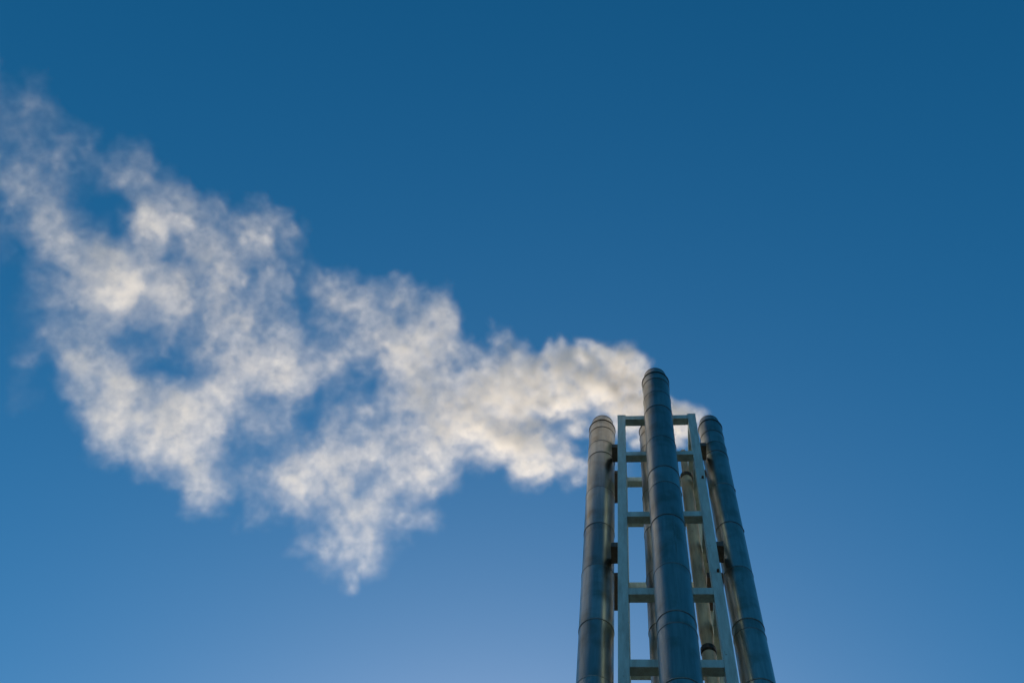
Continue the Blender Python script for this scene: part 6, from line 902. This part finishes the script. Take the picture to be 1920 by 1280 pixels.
    ",415,108,13,88;-981,383,109,17,44;-882,287,-86,11,109;-914,332,-33,13,58;-899,307,-17,14,61;-952,391,99,16,37;-958,402,91,14,54;-867,293,-54,11,94;-85"
    "1,279,-99,16,29;-858,297,-89,13,50;-888,336,34,13,31;-894,353,25,15,19;-873,342,-29,14,21;-841,299,-36,11,38;-852,330,-17,15,13;-826,293,-96,12,29;-86"
    "7,348,57,13,27;-858,344,20,12,22;-805,284,-110,11,36;-831,327,10,12,24;-812,297,-52,15,10;-812,318,-59,12,26;-804,310,-18,15,16;-796,314,-31,13,18;-85"
    "1,388,70,15,15;-799,307,-2,11,46;-778,301,-57,15,13;-817,383,51,17,17;-799,340,50,11,25;-830,396,106,17,15;-743,300,-90,10,65;-720,257,-111,13,10;-800"
    ",376,74,12,35;-745,323,-54,13,34;-749,311,1,12,16;-765,351,40,13,23;-731,325,-41,16,21;-697,268,-78,11,42;-692,279,-95,15,26;-719,319,-37,11,75;-722,3"
    "25,18,11,53;-752,370,75,17,20;-718,343,1,11,86;-669,265,-83,12,35;-675,293,-58,14,31;-668,287,-102,12,47;-700,321,32,16,10;-674,300,-43,11,44;-702,368"
    ",34,16,21;-665,316,4,15,21;-676,335,10,14,22;-681,350,17,15,20;-680,351,71,13,38;-681,365,70,11,53;-677,371,57,11,54;-641,307,5,12,56;-659,353,48,15,2"
    "8;-600,283,-101,14,26;-629,327,31,16,25;-607,304,-46,10,71;-662,398,100,12,49;-599,293,-17,12,53;-599,305,-41,15,21;-597,315,-48,15,17;-596,306,7,16,1"
    "6;-589,311,-21,10,49;-616,384,79,16,11;-564,293,-33,15,17;-591,343,31,16,13;-589,358,26,11,29;-555,295,-11,15,15;-538,274,-77,15,12;-538,305,-65,15,9;"
    "-547,307,6,15,8;-549,336,31,13,8;-537,309,-44,13,8;-563,360,91,16,5;-521,300,-40,15,4;-519,326,-25,12,5;-511,298,-20,14,6;-513,317,7,15,3;-522,343,16,"
    "12,5;-401,294,-13,11,8;-394,277,-74,15,2;-400,325,-22,14,3;-382,284,-29,12,6;-393,310,-1,11,7;-416,376,76,15,3;-397,335,57,12,9;-388,339,35,12,10;-395"
    ",372,74,15,5;-362,291,-3,15,15;-372,337,34,14,13;-365,328,-15,16,7;-352,298,-3,15,17;-355,340,38,13,21;-346,317,-29,14,11;-346,314,43,15,20;-338,320,2"
    "3,14,16;-345,349,31,15,9;-1340,438,86,15,9;-1228,350,-102,15,6;-1241,367,-82,13,9;-1317,427,77,13,16;-1284,411,23,18,5;-1256,396,-34,17,5;-1291,417,52"
    ",17,8;-1293,444,62,17,6;-1284,449,48,18,4;-1191,343,-79,11,25;-1252,420,24,18,5;-1290,465,76,16,6;-1224,394,7,16,9;-1195,372,-56,14,10;-1241,436,25,12"
    ",12;-1141,321,-104,12,15;-1263,458,101,15,8;-1229,449,43,17,4;-1125,370,-13,16,2;-1128,393,-14,15,3;-1140,419,7,11,8;-1141,396,38,14,3;-1136,422,32,13"
    ",6;-1134,430,25,16,3;-1086,363,-27,17,2;-1161,457,104,18,3;-1091,406,-20,15,5;-1083,377,-4,14,7;-1066,383,-28,16,5;-1110,445,46,14,9;-1097,419,65,16,8"
    ";-1013,332,-106,13,11;-1048,396,-35,11,16;-1084,406,59,13,17;-1033,369,-40,15,10;-1090,450,60,11,18;-1026,371,-1,14,18;-1020,366,-38,16,11;-1003,381,-"
    "58,13,16;-1016,371,5,14,22;-1004,371,-35,11,40;-1033,428,33,15,13;-980,354,-25,15,23;-1049,450,107,12,47;-1008,412,-6,15,12;-935,314,-107,12,47;-956,3"
    "67,-51,11,63;-998,420,15,17,14;-956,367,-12,13,55;-924,334,-97,15,26;-925,358,-90,14,23;-942,365,-21,12,64;-969,403,32,14,36;-980,438,46,17,14;-945,38"
    "9,41,15,22;-916,361,-43,11,33;-948,427,35,14,15;-943,406,68,12,38;-954,427,77,14,11;-873,347,-108,12,22;-906,374,2,13,21;-931,419,64,12,14;-895,393,-1"
    "5,17,7;-876,357,-14,16,14;-895,396,11,16,7;-866,378,-47,12,31;-851,346,-47,14,21;-837,342,-85,13,24;-838,351,-88,15,18;-866,384,22,16,18;-882,431,80,1"
    "3,37;-845,396,-10,13,37;-861,410,73,13,53;-836,383,-9,11,86;-828,378,-37,14,42;-859,419,94,12,70;-850,424,65,17,31;-865,458,103,12,81;-798,350,-18,12,"
    "69;-752,313,-110,14,45;-829,424,43,14,54;-791,376,19,12,64;-781,367,-30,14,54;-791,408,4,14,51;-757,338,-38,15,33;-737,336,-83,11,106;-790,428,42,17,2"
    "8;-710,294,-111,16,29;-758,398,20,16,36;-771,419,27,13,56;-766,395,58,12,85;-721,349,-47,12,78;-762,423,41,13,60;-724,356,-6,14,47;-737,401,48,14,55;-"
    "747,426,38,12,70;-687,324,-63,13,49;-681,333,-73,12,72;-721,414,26,12,56;-719,403,78,17,18;-706,390,24,12,50;-707,424,52,15,13;-632,305,-104,14,23;-64"
    "7,325,-94,10,60;-638,339,-104,15,12;-652,356,-3,13,26;-666,383,20,13,28;-648,369,-37,15,15;-657,371,30,12,26;-666,415,74,14,12;-652,411,32,14,13;-627,"
    "352,-3,12,19;-600,321,-100,12,14;-656,443,85,14,12;-623,375,19,11,22;-644,424,92,16,6;-601,359,-46,12,11;-1173,465,46,13,5;-1195,499,84,16,3;-1199,519"
    ",79,13,4;-1123,429,-3,12,9;-1126,447,2,12,8;-1089,419,-71,16,3;-1156,477,80,15,4;-1104,437,-23,12,8;-1124,473,18,12,7;-1100,437,16,12,9;-1119,477,41,1"
    "5,4;-1152,522,95,12,7;-1098,453,41,13,9;-1052,413,-53,17,3;-1080,463,5,15,4;-1050,432,-7,16,3;-1037,426,-38,15,3;-1067,464,7,11,7;-968,402,-35,14,12;-"
    "937,380,-106,15,6;-969,427,-62,15,5;-984,447,31,12,23;-963,427,-33,16,6;-977,471,4,17,4;-938,394,-42,13,18;-916,397,-79,12,11;-962,460,-5,15,6;-921,40"
    "1,-39,15,8;-969,471,43,13,9;-940,457,1,16,3;-925,437,13,11,18;-909,429,-28,13,5;-930,459,-8,13,4;-911,431,21,13,17;-925,471,41,13,9;-881,418,-59,13,6;"
    "-892,427,15,15,25;-940,490,92,12,38;-941,519,98,15,14;-836,374,-83,11,73;-869,417,-26,12,51;-899,482,47,14,36;-855,414,0,13,51;-866,447,18,14,43;-899,"
    "512,83,13,55;-855,428,21,14,44;-824,414,-30,16,33;-862,470,24,14,48;-832,427,24,14,50;-780,374,-102,13,59;-838,464,10,13,72;-807,417,3,17,28;-801,428,"
    "-11,15,36;-822,479,34,16,37;-830,480,109,16,30;-803,457,34,13,46;-758,389,-108,11,78;-778,421,8,17,24;-792,463,44,13,45;-780,450,-7,12,65;-766,420,2,1"
    "3,44;-755,424,-24,15,25;-777,469,32,13,38;-727,401,-29,11,36;-727,406,-47,16,11;-767,483,62,12,24;-711,387,-39,16,13;-766,489,86,13,20;-726,446,-9,16,"
    "8;-734,455,68,16,11;-736,471,60,14,17;-749,499,84,13,16;-680,387,-41,11,18;-709,438,15,16,12;-725,500,78,15,14;-714,472,104,17,8;-698,461,62,16,14;-64"
    "4,387,-104,11,33;-653,392,-41,13,20;-672,445,22,11,43;-671,458,26,13,24;-622,368,-81,15,15;-660,444,21,15,15;-639,427,-21,13,23;-619,380,-54,12,29;-61"
    "8,405,-39,16,13;-613,410,-57,10,32;-609,401,-17,15,11;-620,426,7,11,31;-649,506,97,15,10;-599,402,-17,11,15;-594,408,-28,10,17;-626,473,49,17,4;-588,4"
    "17,21,15,3;-597,443,27,15,4;-607,470,53,13,5;-539,349,-93,15,2;-582,446,47,15,3;-585,455,22,14,3;-970,454,-46,16,4;-968,460,-70,15,3;-987,500,-33,13,6"
    ";-960,451,-43,17,3;-1001,526,39,17,3;-947,467,-70,14,6;-976,494,29,16,4;-1000,534,68,13,8;-977,529,20,15,6;-965,500,34,16,5;-958,511,26,16,6;-967,527,"
    "20,16,6;-901,440,-49,11,10;-890,437,-82,13,11;-933,514,5,14,11;-913,470,-3,16,5;-905,473,-29,12,21;-936,541,43,15,13;-849,407,-107,15,15;-935,528,64,1"
    "3,33;-951,582,105,14,35;-897,502,39,15,32;-884,496,16,12,69;-920,561,67,14,44;-839,443,-49,11,82;-848,461,-44,15,37;-864,510,2,16,30;-802,400,-108,15,"
    "31;-852,488,2,13,60;-867,543,46,13,60;-821,457,-28,11,83;-810,447,-67,12,60;-878,577,107,13,60;-857,537,108,18,25;-843,533,64,16,32;-850,546,68,16,36;"
    "-815,493,33,13,84;-808,503,25,17,41;-758,436,-101,15,49;-779,459,-8,13,74;-792,504,28,15,52;-793,516,7,16,47;-738,429,-60,14,37;-760,472,-24,11,102;-7"
    "61,501,-9,13,46;-735,430,-51,12,21;-774,519,58,13,14;-740,476,-41,11,22;-726,457,-13,16,4;-727,481,-16,15,4;-734,502,0,13,6;-736,494,42,15,6;-736,509,"
    "49,16,4;-717,500,2,15,3;-677,417,-76,12,10;-704,484,2,15,4;-684,465,-62,13,5;-714,510,73,11,17;-716,518,63,17,3;-700,504,15,16,3;-679,484,41,15,7;-676"
    ",501,24,15,3;-671,495,0,12,6;-991,511,-38,11,13;-1021,570,33,15,7;-1017,572,9,16,5;-945,479,-83,13,12;-946,489,-89,15,7;-991,563,-8,17,5;-968,527,-5,1"
    "2,16;-958,533,-27,13,15;-990,579,21,16,7;-1012,598,105,18,6;-948,539,-19,12,21;-948,549,-23,16,8;-939,534,10,12,25;-968,586,61,15,13;-936,554,-23,15,1"
    "0;-920,531,11,17,11;-891,497,-81,12,25;-954,611,71,16,13;-939,575,61,12,56;-864,491,-95,13,33;-946,610,75,16,21;-881,520,-23,15,28;-887,545,-9,17,21;-"
    "861,529,-57,15,23;-877,530,-2,11,80;-906,598,69,13,49;-887,584,23,17,18;-842,499,-36,16,22;-845,531,-25,12,60;-834,519,-61,15,26;-839,527,4,15,28;-846"
    ",551,1,14,32;-849,574,25,17,20;-842,549,45,11,76;-828,557,16,11,81;-809,530,-53,17,20;-829,560,45,13,69;-812,545,-3,15,39;-825,574,29,17,32;-769,487,-"
    "64,12,77;-802,565,28,15,49;-754,504,-88,12,61;-797,577,75,12,60;-749,501,-67,14,38;-806,599,68,14,41;-755,521,8,13,11;-766,555,29,11,19;-761,551,-5,15"
    ",9;-733,518,-6,11,9;-782,604,108,16,4;-720,507,-75,11,14;-723,522,-5,17,2;-707,503,-50,13,5;-724,547,-22,16,3;-1000,647,81,12,9;-1003,667,85,17,3;-960"
    ",614,-27,13,5;-907,536,-74,15,6;-954,624,24,13,8;-942,609,-19,12,8;-915,559,-42,12,12;-961,653,76,16,6;-925,618,-5,12,14;-901,575,-15,14,16;-932,619,2"
    "5,13,18;-950,676,81,17,9;-901,595,17,16,12;-906,605,6,16,10;-923,659,53,16,10;-839,523,-87,16,13;-869,591,-18,11,32;-936,693,104,18,9;-877,604,41,15,2"
    "0;-849,588,-28,14,22;-839,580,-54,14,22;-864,614,39,15,19;-807,537,-102,14,24;-799,548,-105,11,48;-857,623,65,14,27;-833,598,-2,16,15;-821,596,-29,14,"
    "21;-837,614,60,17,20;-791,573,-42,16,13;-852,675,82,14,24;-803,591,13,12,50;-820,642,64,12,32;-813,630,19,17,13;-795,599,29,13,27;-800,618,43,17,12;-7"
    "78,601,-12,17,10;-755,563,-20,11,17;-782,620,39,15,7;-774,631,29,14,7;-729,553,-29,15,4;-773,631,47,14,7;-787,664,84,17,4;-688,509,-106,13,4;-777,671,"
    "106,15,4;-745,630,19,14,4;-139,-95,2,12,25;-238,-89,-29,10,18;-226,-76,0,11,52;-203,-94,-26,12,41;-183,-81,-30,9,185;-170,-59,53,9,168;-146,-63,51,11,"
    "137;-123,-77,-18,10,222;-105,-78,-10,10,181;-78,-72,4,10,174;-62,-84,-13,11,69;-47,-87,-12,11,17;-288,-64,-34,12,28;-266,-46,3,9,140;-264,-37,59,10,15"
    "0;-233,-56,-22,10,363;-215,-58,13,12,247;-182,-73,-39,10,472;-166,-49,12,9,890;-146,-49,0,10,607;-125,-50,28,12,345;-104,-38,27,10,714;-81,-53,2,9,852"
    ";-62,-62,-13,11,392;-50,-52,1,10,228;-287,-35,-26,13,126;-272,-51,-31,10,203;-260,-26,27,12,201;-237,-22,25,12,428;-203,-43,-21,10,670;-196,-37,3,13,3"
    "47;-165,-26,30,11,467;-143,-33,-4,11,589;-127,-32,-12,10,746;-97,-40,-7,10,657;-81,-30,-1,13,350;-59,-28,22,13,277;-39,-28,14,10,312;-16,-36,-9,10,53;"
    "-299,-14,-10,12,204;-290,11,65,12,45;-247,-6,1,11,317;-225,-22,-18,10,754;-221,-7,15,11,471;-194,-12,2,12,376;-160,-11,-9,12,357;-139,-20,-31,9,888;-1"
    "27,-2,21,13,330;-104,-17,-27,12,406;-88,-9,-5,9,863;-70,-15,4,12,354;-42,-3,11,13,258;-30,-14,-4,10,163;-294,16,20,13,224;-270,-9,-49,12,202;-259,43,6"
    "3,13,348;-232,-2,-20,12,363;-218,24,37,13,319;-189,22,13,10,696;-172,15,-1,10,780;-139,0,-30,12,446;-122,1,-42,12,427;-104,13,-14,10,687;-87,9,-20,12,"
    "394;-64,-5,-17,10,721;-48,8,-7,12,366;-19,22,12,12,81;-302,39,6,11,537;-285,50,14,11,583;-266,47,39,11,580;-217,3,-60,11,445;-225,56,52,10,661;-198,35"
    ",6,11,506;-164,20,-19,13,344;-153,49,48,13,359;-135,40,14,10,640;-103,24,-19,11,452;-94,34,-5,10,703;-73,33,-1,11,534;-40,25,1,12,291;-22,42,13,10,243"
    ";-307,78,29,10,806;-259,28,-65,13,342;-275,86,64,10,687;-228,59,-8,12,372;-221,79,31,12,454;-192,60,15,11,555;-172,48,-20,12,430;-156,71,44,12,452;-11"
    "7,46,-42,11,300;-102,49,0,10,542;-93,40,-21,12,335;-62,51,-12,12,440;-44,57,-7,10,604;-29,54,-1,13,322;-12,59,4,11,379;-293,63,-37,12,453;-271,60,-48,"
    "12,405;-266,84,16,11,383;-238,86,11,12,427;-209,71,-24,9,813;-203,102,52,11,381;-174,82,-6,10,210;-156,80,-2,12,78;-139,102,30,11,158;-103,64,-46,11,1"
    "03;-82,78,-8,11,331;-70,81,-6,11,464;-50,83,2,10,617;-34,68,-6,10,610;-7,82,5,10,723;17,77,-7,11,325;29,71,-6,11,280;50,79,-10,10,441;69,85,21,11,169;"
    "99,81,21,12,18;-310,119,44,10,488;-279,116,23,11,199;-268,115,4,12,127;-246,105,15,12,224;-223,117,23,10,396;-189,108,9,13,80;-176,102,14,11,66;-155,9"
    "9,-10,12,25;-128,110,32,13,34;-106,97,-13,11,66;-94,89,-12,10,292;-75,96,-1,12,369;-46,93,-14,11,498;-24,98,2,11,546;-9,94,-8,9,842;13,83,-21,12,344;3"
    "4,95,-7,13,325;61,91,1,11,454;80,89,-11,10,596;101,102,13,11,253;124,93,-16,10,96;-306,126,-24,12,156;-281,134,26,11,96;-254,123,-11,10,131;-231,98,-5"
    "4,13,86;-218,119,-3,13,110;-195,131,7,10,209;-184,135,20,13,74;-152,137,29,10,95;-132,104,-34,9,80;-110,149,34,11,71;-94,126,-6,13,66;-77,135,7,10,226"
    ";-50,118,-14,12,264;-32,140,21,10,421;2,112,-13,11,368;15,115,-1,10,447;34,118,-4,11,550;52,135,17,12,440;76,124,5,13,304;88,124,11,10,267;116,125,16,"
    "12,24;-302,148,-3,12,93;-287,148,-16,11,90;-259,133,-29,12,30;-232,138,-34,11,48;-211,152,-3,12,88;-207,177,36,11,141;-171,122,-54,10,139;-160,153,-8,"
    "11,87;-133,136,-16,13,52;-104,137,-6,13,53;-92,130,-21,12,63;-77,149,-6,12,46;-53,139,-11,11,115;-30,156,7,11,104;-14,148,-3,11,127;11,134,-21,11,111;"
    "39,149,-7,10,302;51,132,-9,10,646;81,138,-2,10,392;100,158,17,11,21;-298,168,-36,11,185;-278,171,2,12,66;-263,181,9,10,64;-242,184,18,10,41;-231,191,2"
    "4,12,37;-201,175,17,11,67;-175,185,35,13,29;-155,195,36,12,36;-135,177,7,13,35;-119,168,-2,9,58;-97,164,-13,13,18;-74,168,1,12,24;-44,184,19,10,86;-35"
    ",169,6,10,108;-16,175,11,11,59;9,162,-5,9,95;38,161,-21,11,109;49,158,-7,12,132;68,180,16,10,114;-320,219,28,12,278;-286,218,35,11,97;-263,213,8,13,45"
    ";-235,201,-11,10,77;-227,205,15,12,25;-205,221,55,13,10;-181,219,34,12,10;-156,210,24,10,17;-141,226,48,13,8;-95,204,11,13,8;-76,201,15,13,8;-45,186,-"
    "3,10,48;-33,190,7,11,70;-16,197,14,12,17;59,187,6,13,14;-325,263,68,12,226;-286,204,-43,10,130;-266,214,-16,13,38;-264,264,61,11,75;-227,210,-17,11,55"
    ";-200,208,-15,11,32;-184,220,11,10,17;-152,233,22,11,29;-138,235,15,12,15;-87,232,10,11,14;-74,209,-10,10,18;-60,226,17,11,14;-309,251,-16,13,200;-299"
    ",267,32,10,239;-252,217,-48,11,96;-232,233,-39,12,92;-218,218,-51,11,103;-212,283,52,13,74;-178,272,38,13,67;-162,257,21,11,77;-126,224,-47,10,60;-116"
    ",243,-13,12,24;-98,240,-5,12,23;-66,246,-3,10,18;-310,272,2,12,294;-301,284,22,12,203;-278,300,59,11,191;-253,299,49,12,72;-234,288,23,12,64;-205,279,"
    "28,10,163;-173,270,-15,12,50;-158,279,15,13,32;-136,262,-11,10,37;-111,254,-21,11,13;-98,271,-4,12,8;-72,273,1,13,15;-49,271,0,12,8;-304,287,-9,12,141"
    ";-283,288,-23,12,37;-281,319,47,13,31;-264,320,47,12,33;-214,281,-21,10,123;-195,277,-30,12,42;-190,300,22,10,60;-138,267,-37,10,21;-91,296,10,13,7;-7"
    "1,288,-11,11,11;-57,293,8,12,9;-318,353,48,12,20;-303,350,65,11,20;-249,307,-13,13,9;-237,336,31,12,43;-207,335,30,13,8"
)

# ------------------------------------------------------------------ steam
VOX = 0.05
LO = np.array([-17.6, -8.4, -1.62]); HI = np.array([1.7, 6.6, 1.62])
DIM = np.round((HI - LO) / VOX).astype(int) + 1
HI = LO + (DIM - 1) * VOX
nx, ny, nzz = [int(v) for v in DIM]
F = np.zeros((nx, ny, nzz), np.float32)
pf = np.array([[float(v) for v in t.split(",")] for t in PUFFS.split(";")]) / 100.0
for x, y, z, s, a in pf:
    c = (np.array([x, y, z]) - LO) / VOX
    rad = 3.0 * s / VOX
    i0 = np.maximum(np.floor(c - rad).astype(int), 0); i1 = np.minimum(np.ceil(c + rad).astype(int) + 1, DIM)
    if (i1 <= i0).any():
        continue
    g = [np.exp(-0.5 * (((np.arange(i0[k], i1[k]) - c[k]) * VOX / s) ** 2)).astype(np.float32) for k in range(3)]
    F[i0[0]:i1[0], i0[1]:i1[1], i0[2]:i1[2]] += a * g[0][:, None, None] * g[1][None, :, None] * g[2][None, None, :]

rng = np.random.default_rng(21)
def spline(n, cell):
    """cubic B-spline weights from a coarse random lattice to n samples"""
    m = int(math.ceil(n * VOX / cell)) + 4
    t = np.arange(n) * VOX / cell
    i = np.floor(t).astype(int); f = t - i
    W = np.zeros((n, m), np.float32)
    for k, wgt in enumerate(((1 - f) ** 3 / 6, (3 * f ** 3 - 6 * f ** 2 + 4) / 6, (-3 * f ** 3 + 3 * f ** 2 + 3 * f + 1) / 6, f ** 3 / 6)):
        W[np.arange(n), i + k] = wgt
    return W
def noise(cell):
    Ws = [spline(d, cell) for d in (nx, ny, nzz)]
    R = rng.standard_normal([W.shape[1] for W in Ws]).astype(np.float32)
    R = np.tensordot(Ws[2], R, (1, 2))            # z, x, y
    R = np.tensordot(Ws[1], R, (1, 2))            # y, z, x
    R = np.tensordot(Ws[0], R, (1, 2))            # x, y, z
    return R / R.std()
def fbm(cells, gain=0.62):
    out, a = 0, 1.0
    for c in cells:
        out = out + a * noise(c); a *= gain
    return out / out.std()

# billows and gaps, more of them as the steam ages
n1 = fbm((1.1, 0.55, 0.27, 0.14, 0.10), 0.66)
n2 = 1.0 - np.abs(fbm((0.75, 0.36, 0.17), 0.60))
age = np.clip((0.4 - (LO[0] + VOX * np.arange(nx))) / 6.0, 0.0, 1.0).astype(np.float32)[:, None, None]
G = 0.22 + 0.34 * age                                   # fresh steam is solid, older steam is torn
F = F * np.exp(G * (0.85 * n1 + 0.30 * n2) - 0.4 * G * G)
# the wind tears the billows into wisps
warp = [(0.35 + 0.65 * age) * (0.10 * noise(1.1) + 0.06 * noise(0.45) + 0.045 * noise(0.20) + 0.028 * noise(0.11)) for _ in range(3)]
idx = np.meshgrid(np.arange(nx, dtype=np.float32), np.arange(ny, dtype=np.float32), np.arange(nzz, dtype=np.float32), indexing='ij')
pos = [np.clip(idx[k] + warp[k] / VOX, 0, DIM[k] - 1.001) for k in range(3)]
ii = [p_.astype(np.int32) for p_ in pos]; ff = [p_ - i_ for p_, i_ in zip(pos, ii)]
D = np.zeros_like(F)
for dx in (0, 1):
    for dy in (0, 1):
        for dz in (0, 1):
            w_ = (ff[0] if dx else 1 - ff[0]) * (ff[1] if dy else 1 - ff[1]) * (ff[2] if dz else 1 - ff[2])
            D += w_ * F[ii[0] + dx, ii[1] + dy, ii[2] + dz]
del idx, pos, ii, ff, warp
D = np.maximum(D - (0.14 - 0.12 * age), 0.0) * 1.1 * (1.0 - 0.22 * np.clip((-5.5 - (LO[0] + VOX * np.arange(nx))) / 5.0, 0.0, 1.0).astype(np.float32)[:, None, None])   # thinning with age
T = D.sum(axis=2, keepdims=True) * VOX                   # steam stays translucent: cap what one looks through from below
T_MAX = 2.6 - 1.2 * age
D = D * (T_MAX * (1.0 - np.exp(-T / T_MAX)) / np.maximum(T, 1e-4))
D = D * np.clip((np.arange(nx) * VOX) / 1.6, 0.0, 1.0).astype(np.float32)[:, None, None]   # the steam evaporates far downwind
for ax, k in ((0, nx), (1, ny), (2, nzz)):
    sl = [slice(None)] * 3
    for e in (0, -1):
        sl[ax] = e; D[tuple(sl)] = 0.0
D = D.astype(np.float32)

me = bpy.data.meshes.new("steam_plume")
me.vertices.add(nx * ny * nzz)
co = np.empty((nx, ny, nzz, 3), np.float32)
co[..., 0] = (LO[0] + VOX * np.arange(nx))[:, None, None]
co[..., 1] = (LO[1] + VOX * np.arange(ny))[None, :, None]
co[..., 2] = (LO[2] + VOX * np.arange(nzz))[None, None, :]
me.vertices.foreach_set("co", co.ravel())
at = me.attributes.new("steam", 'FLOAT', 'POINT')
at.data.foreach_set("value", D.ravel())
del co
steam = bpy.data.objects.new("steam_plume", me)
steam.location = (0.60, 9.9, 25.10)
steam.rotation_euler = (0.0, math.atan(0.10), 0.0)
link(steam)
steam["kind"] = "stuff"
steam["label"] = "white steam plume drifting left from the chimney mouths"

vm = bpy.data.materials.new("steam")
vm.use_nodes = True
n, l = vm.node_tree.nodes, vm.node_tree.links
for nd in list(n):
    if nd.type == 'BSDF_PRINCIPLED':
        n.remove(nd)
pv = n.new("ShaderNodeVolumePrincipled")
pv.inputs["Color"].default_value = (0.992, 0.980, 0.962, 1)
STEAM_DENSITY = 1.1
pv.inputs["Density Attribute"].default_value = ""
# the finest curls, below the size of the grid
va = n.new("ShaderNodeAttribute"); va.attribute_name = "density"
vt = n.new("ShaderNodeTexCoord")
vn = n.new("ShaderNodeTexNoise"); vn.inputs["Scale"].default_value = 5.0; vn.inputs["Detail"].default_value = 3.0; vn.inputs["Roughness"].default_value = 0.62; vn.inputs["Distortion"].default_value = 0.0
l.new(vt.outputs["Object"], vn.inputs["Vector"])
vr = n.new("ShaderNodeMapRange"); vr.inputs["From Min"].default_value = 0.36; vr.inputs["From Max"].default_value = 0.66; vr.inputs["To Min"].default_value = 0.38; vr.inputs["To Max"].default_value = 1.62
l.new(vn.outputs["Fac"], vr.inputs["Value"])
vx = n.new("ShaderNodeMath"); vx.operation = 'MULTIPLY'; l.new(va.outputs["Fac"], vx.inputs[0]); l.new(vr.outputs[0], vx.inputs[1])
vy = n.new("ShaderNodeMath"); vy.operation = 'MULTIPLY'; l.new(vx.outputs[0], vy.inputs[0]); vy.inputs[1].default_value = STEAM_DENSITY
l.new(vy.outputs[0], pv.inputs["Density"])
pv.inputs["Anisotropy"].default_value = 0.35
l.new(pv.outputs[0], n["Material Output"].inputs["Volume"])
me.materials.append(vm)

ng = bpy.data.node_groups.new("steam_grid", 'GeometryNodeTree')
ng.interface.new_socket("Geometry", in_out='INPUT', socket_type='NodeSocketGeometry')
ng.interface.new_socket("Geometry", in_out='OUTPUT', socket_type='NodeSocketGeometry')
N, L = ng.nodes, ng.links
gi, go = N.new("NodeGroupInput"), N.new("NodeGroupOutput")
vc = N.new("GeometryNodeVolumeCube")
vc.inputs["Min"].default_value = tuple(LO); vc.inputs["Max"].default_value = tuple(HI)
vc.inputs["Resolution X"].default_value = nx; vc.inputs["Resolution Y"].default_value = ny; vc.inputs["Resolution Z"].default_value = nzz
posn = N.new("GeometryNodeInputPosition")
sub = N.new("ShaderNodeVectorMath"); sub.operation = 'SUBTRACT'; sub.inputs[1].default_value = tuple(LO)
L.new(posn.outputs[0], sub.inputs[0])
sc = N.new("ShaderNodeVectorMath"); sc.operation = 'SCALE'; sc.inputs["Scale"].default_value = 1.0 / VOX
L.new(sub.outputs[0], sc.inputs[0])
sep = N.new("ShaderNodeSeparateXYZ"); L.new(sc.outputs[0], sep.inputs[0])
def to_int(sock):
    q = N.new("FunctionNodeFloatToInt"); q.rounding_mode = 'ROUND'; L.new(sock, q.inputs[0]); return q.outputs[0]
def imath(op, a, b):
    q = N.new("FunctionNodeIntegerMath"); q.operation = op
    for k, v in enumerate((a, b)):
        if isinstance(v, int):
            q.inputs[k].default_value = v
        else:
            L.new(v, q.inputs[k])
    return q.outputs[0]
ix, iy, iz = (to_int(sep.outputs[k]) for k in range(3))
lin = imath('ADD', imath('MULTIPLY', imath('ADD', imath('MULTIPLY', ix, ny), iy), nzz), iz)
na = N.new("GeometryNodeInputNamedAttribute"); na.data_type = 'FLOAT'; na.inputs["Name"].default_value = "steam"
si = N.new("GeometryNodeSampleIndex"); si.data_type = 'FLOAT'; si.domain = 'POINT'; si.clamp = True
L.new(gi.outputs[0], si.inputs["Geometry"]); L.new(na.outputs["Attribute"], si.inputs["Value"]); L.new(lin, si.inputs["Index"])
L.new(si.outputs[0], vc.inputs["Density"])
sm = N.new("GeometryNodeSetMaterial"); sm.inputs["Material"].default_value = vm
L.new(vc.outputs[0], sm.inputs["Geometry"]); L.new(sm.outputs[0], go.inputs[0])
md = steam.modifiers.new("steam_grid", 'NODES'); md.node_group = ng
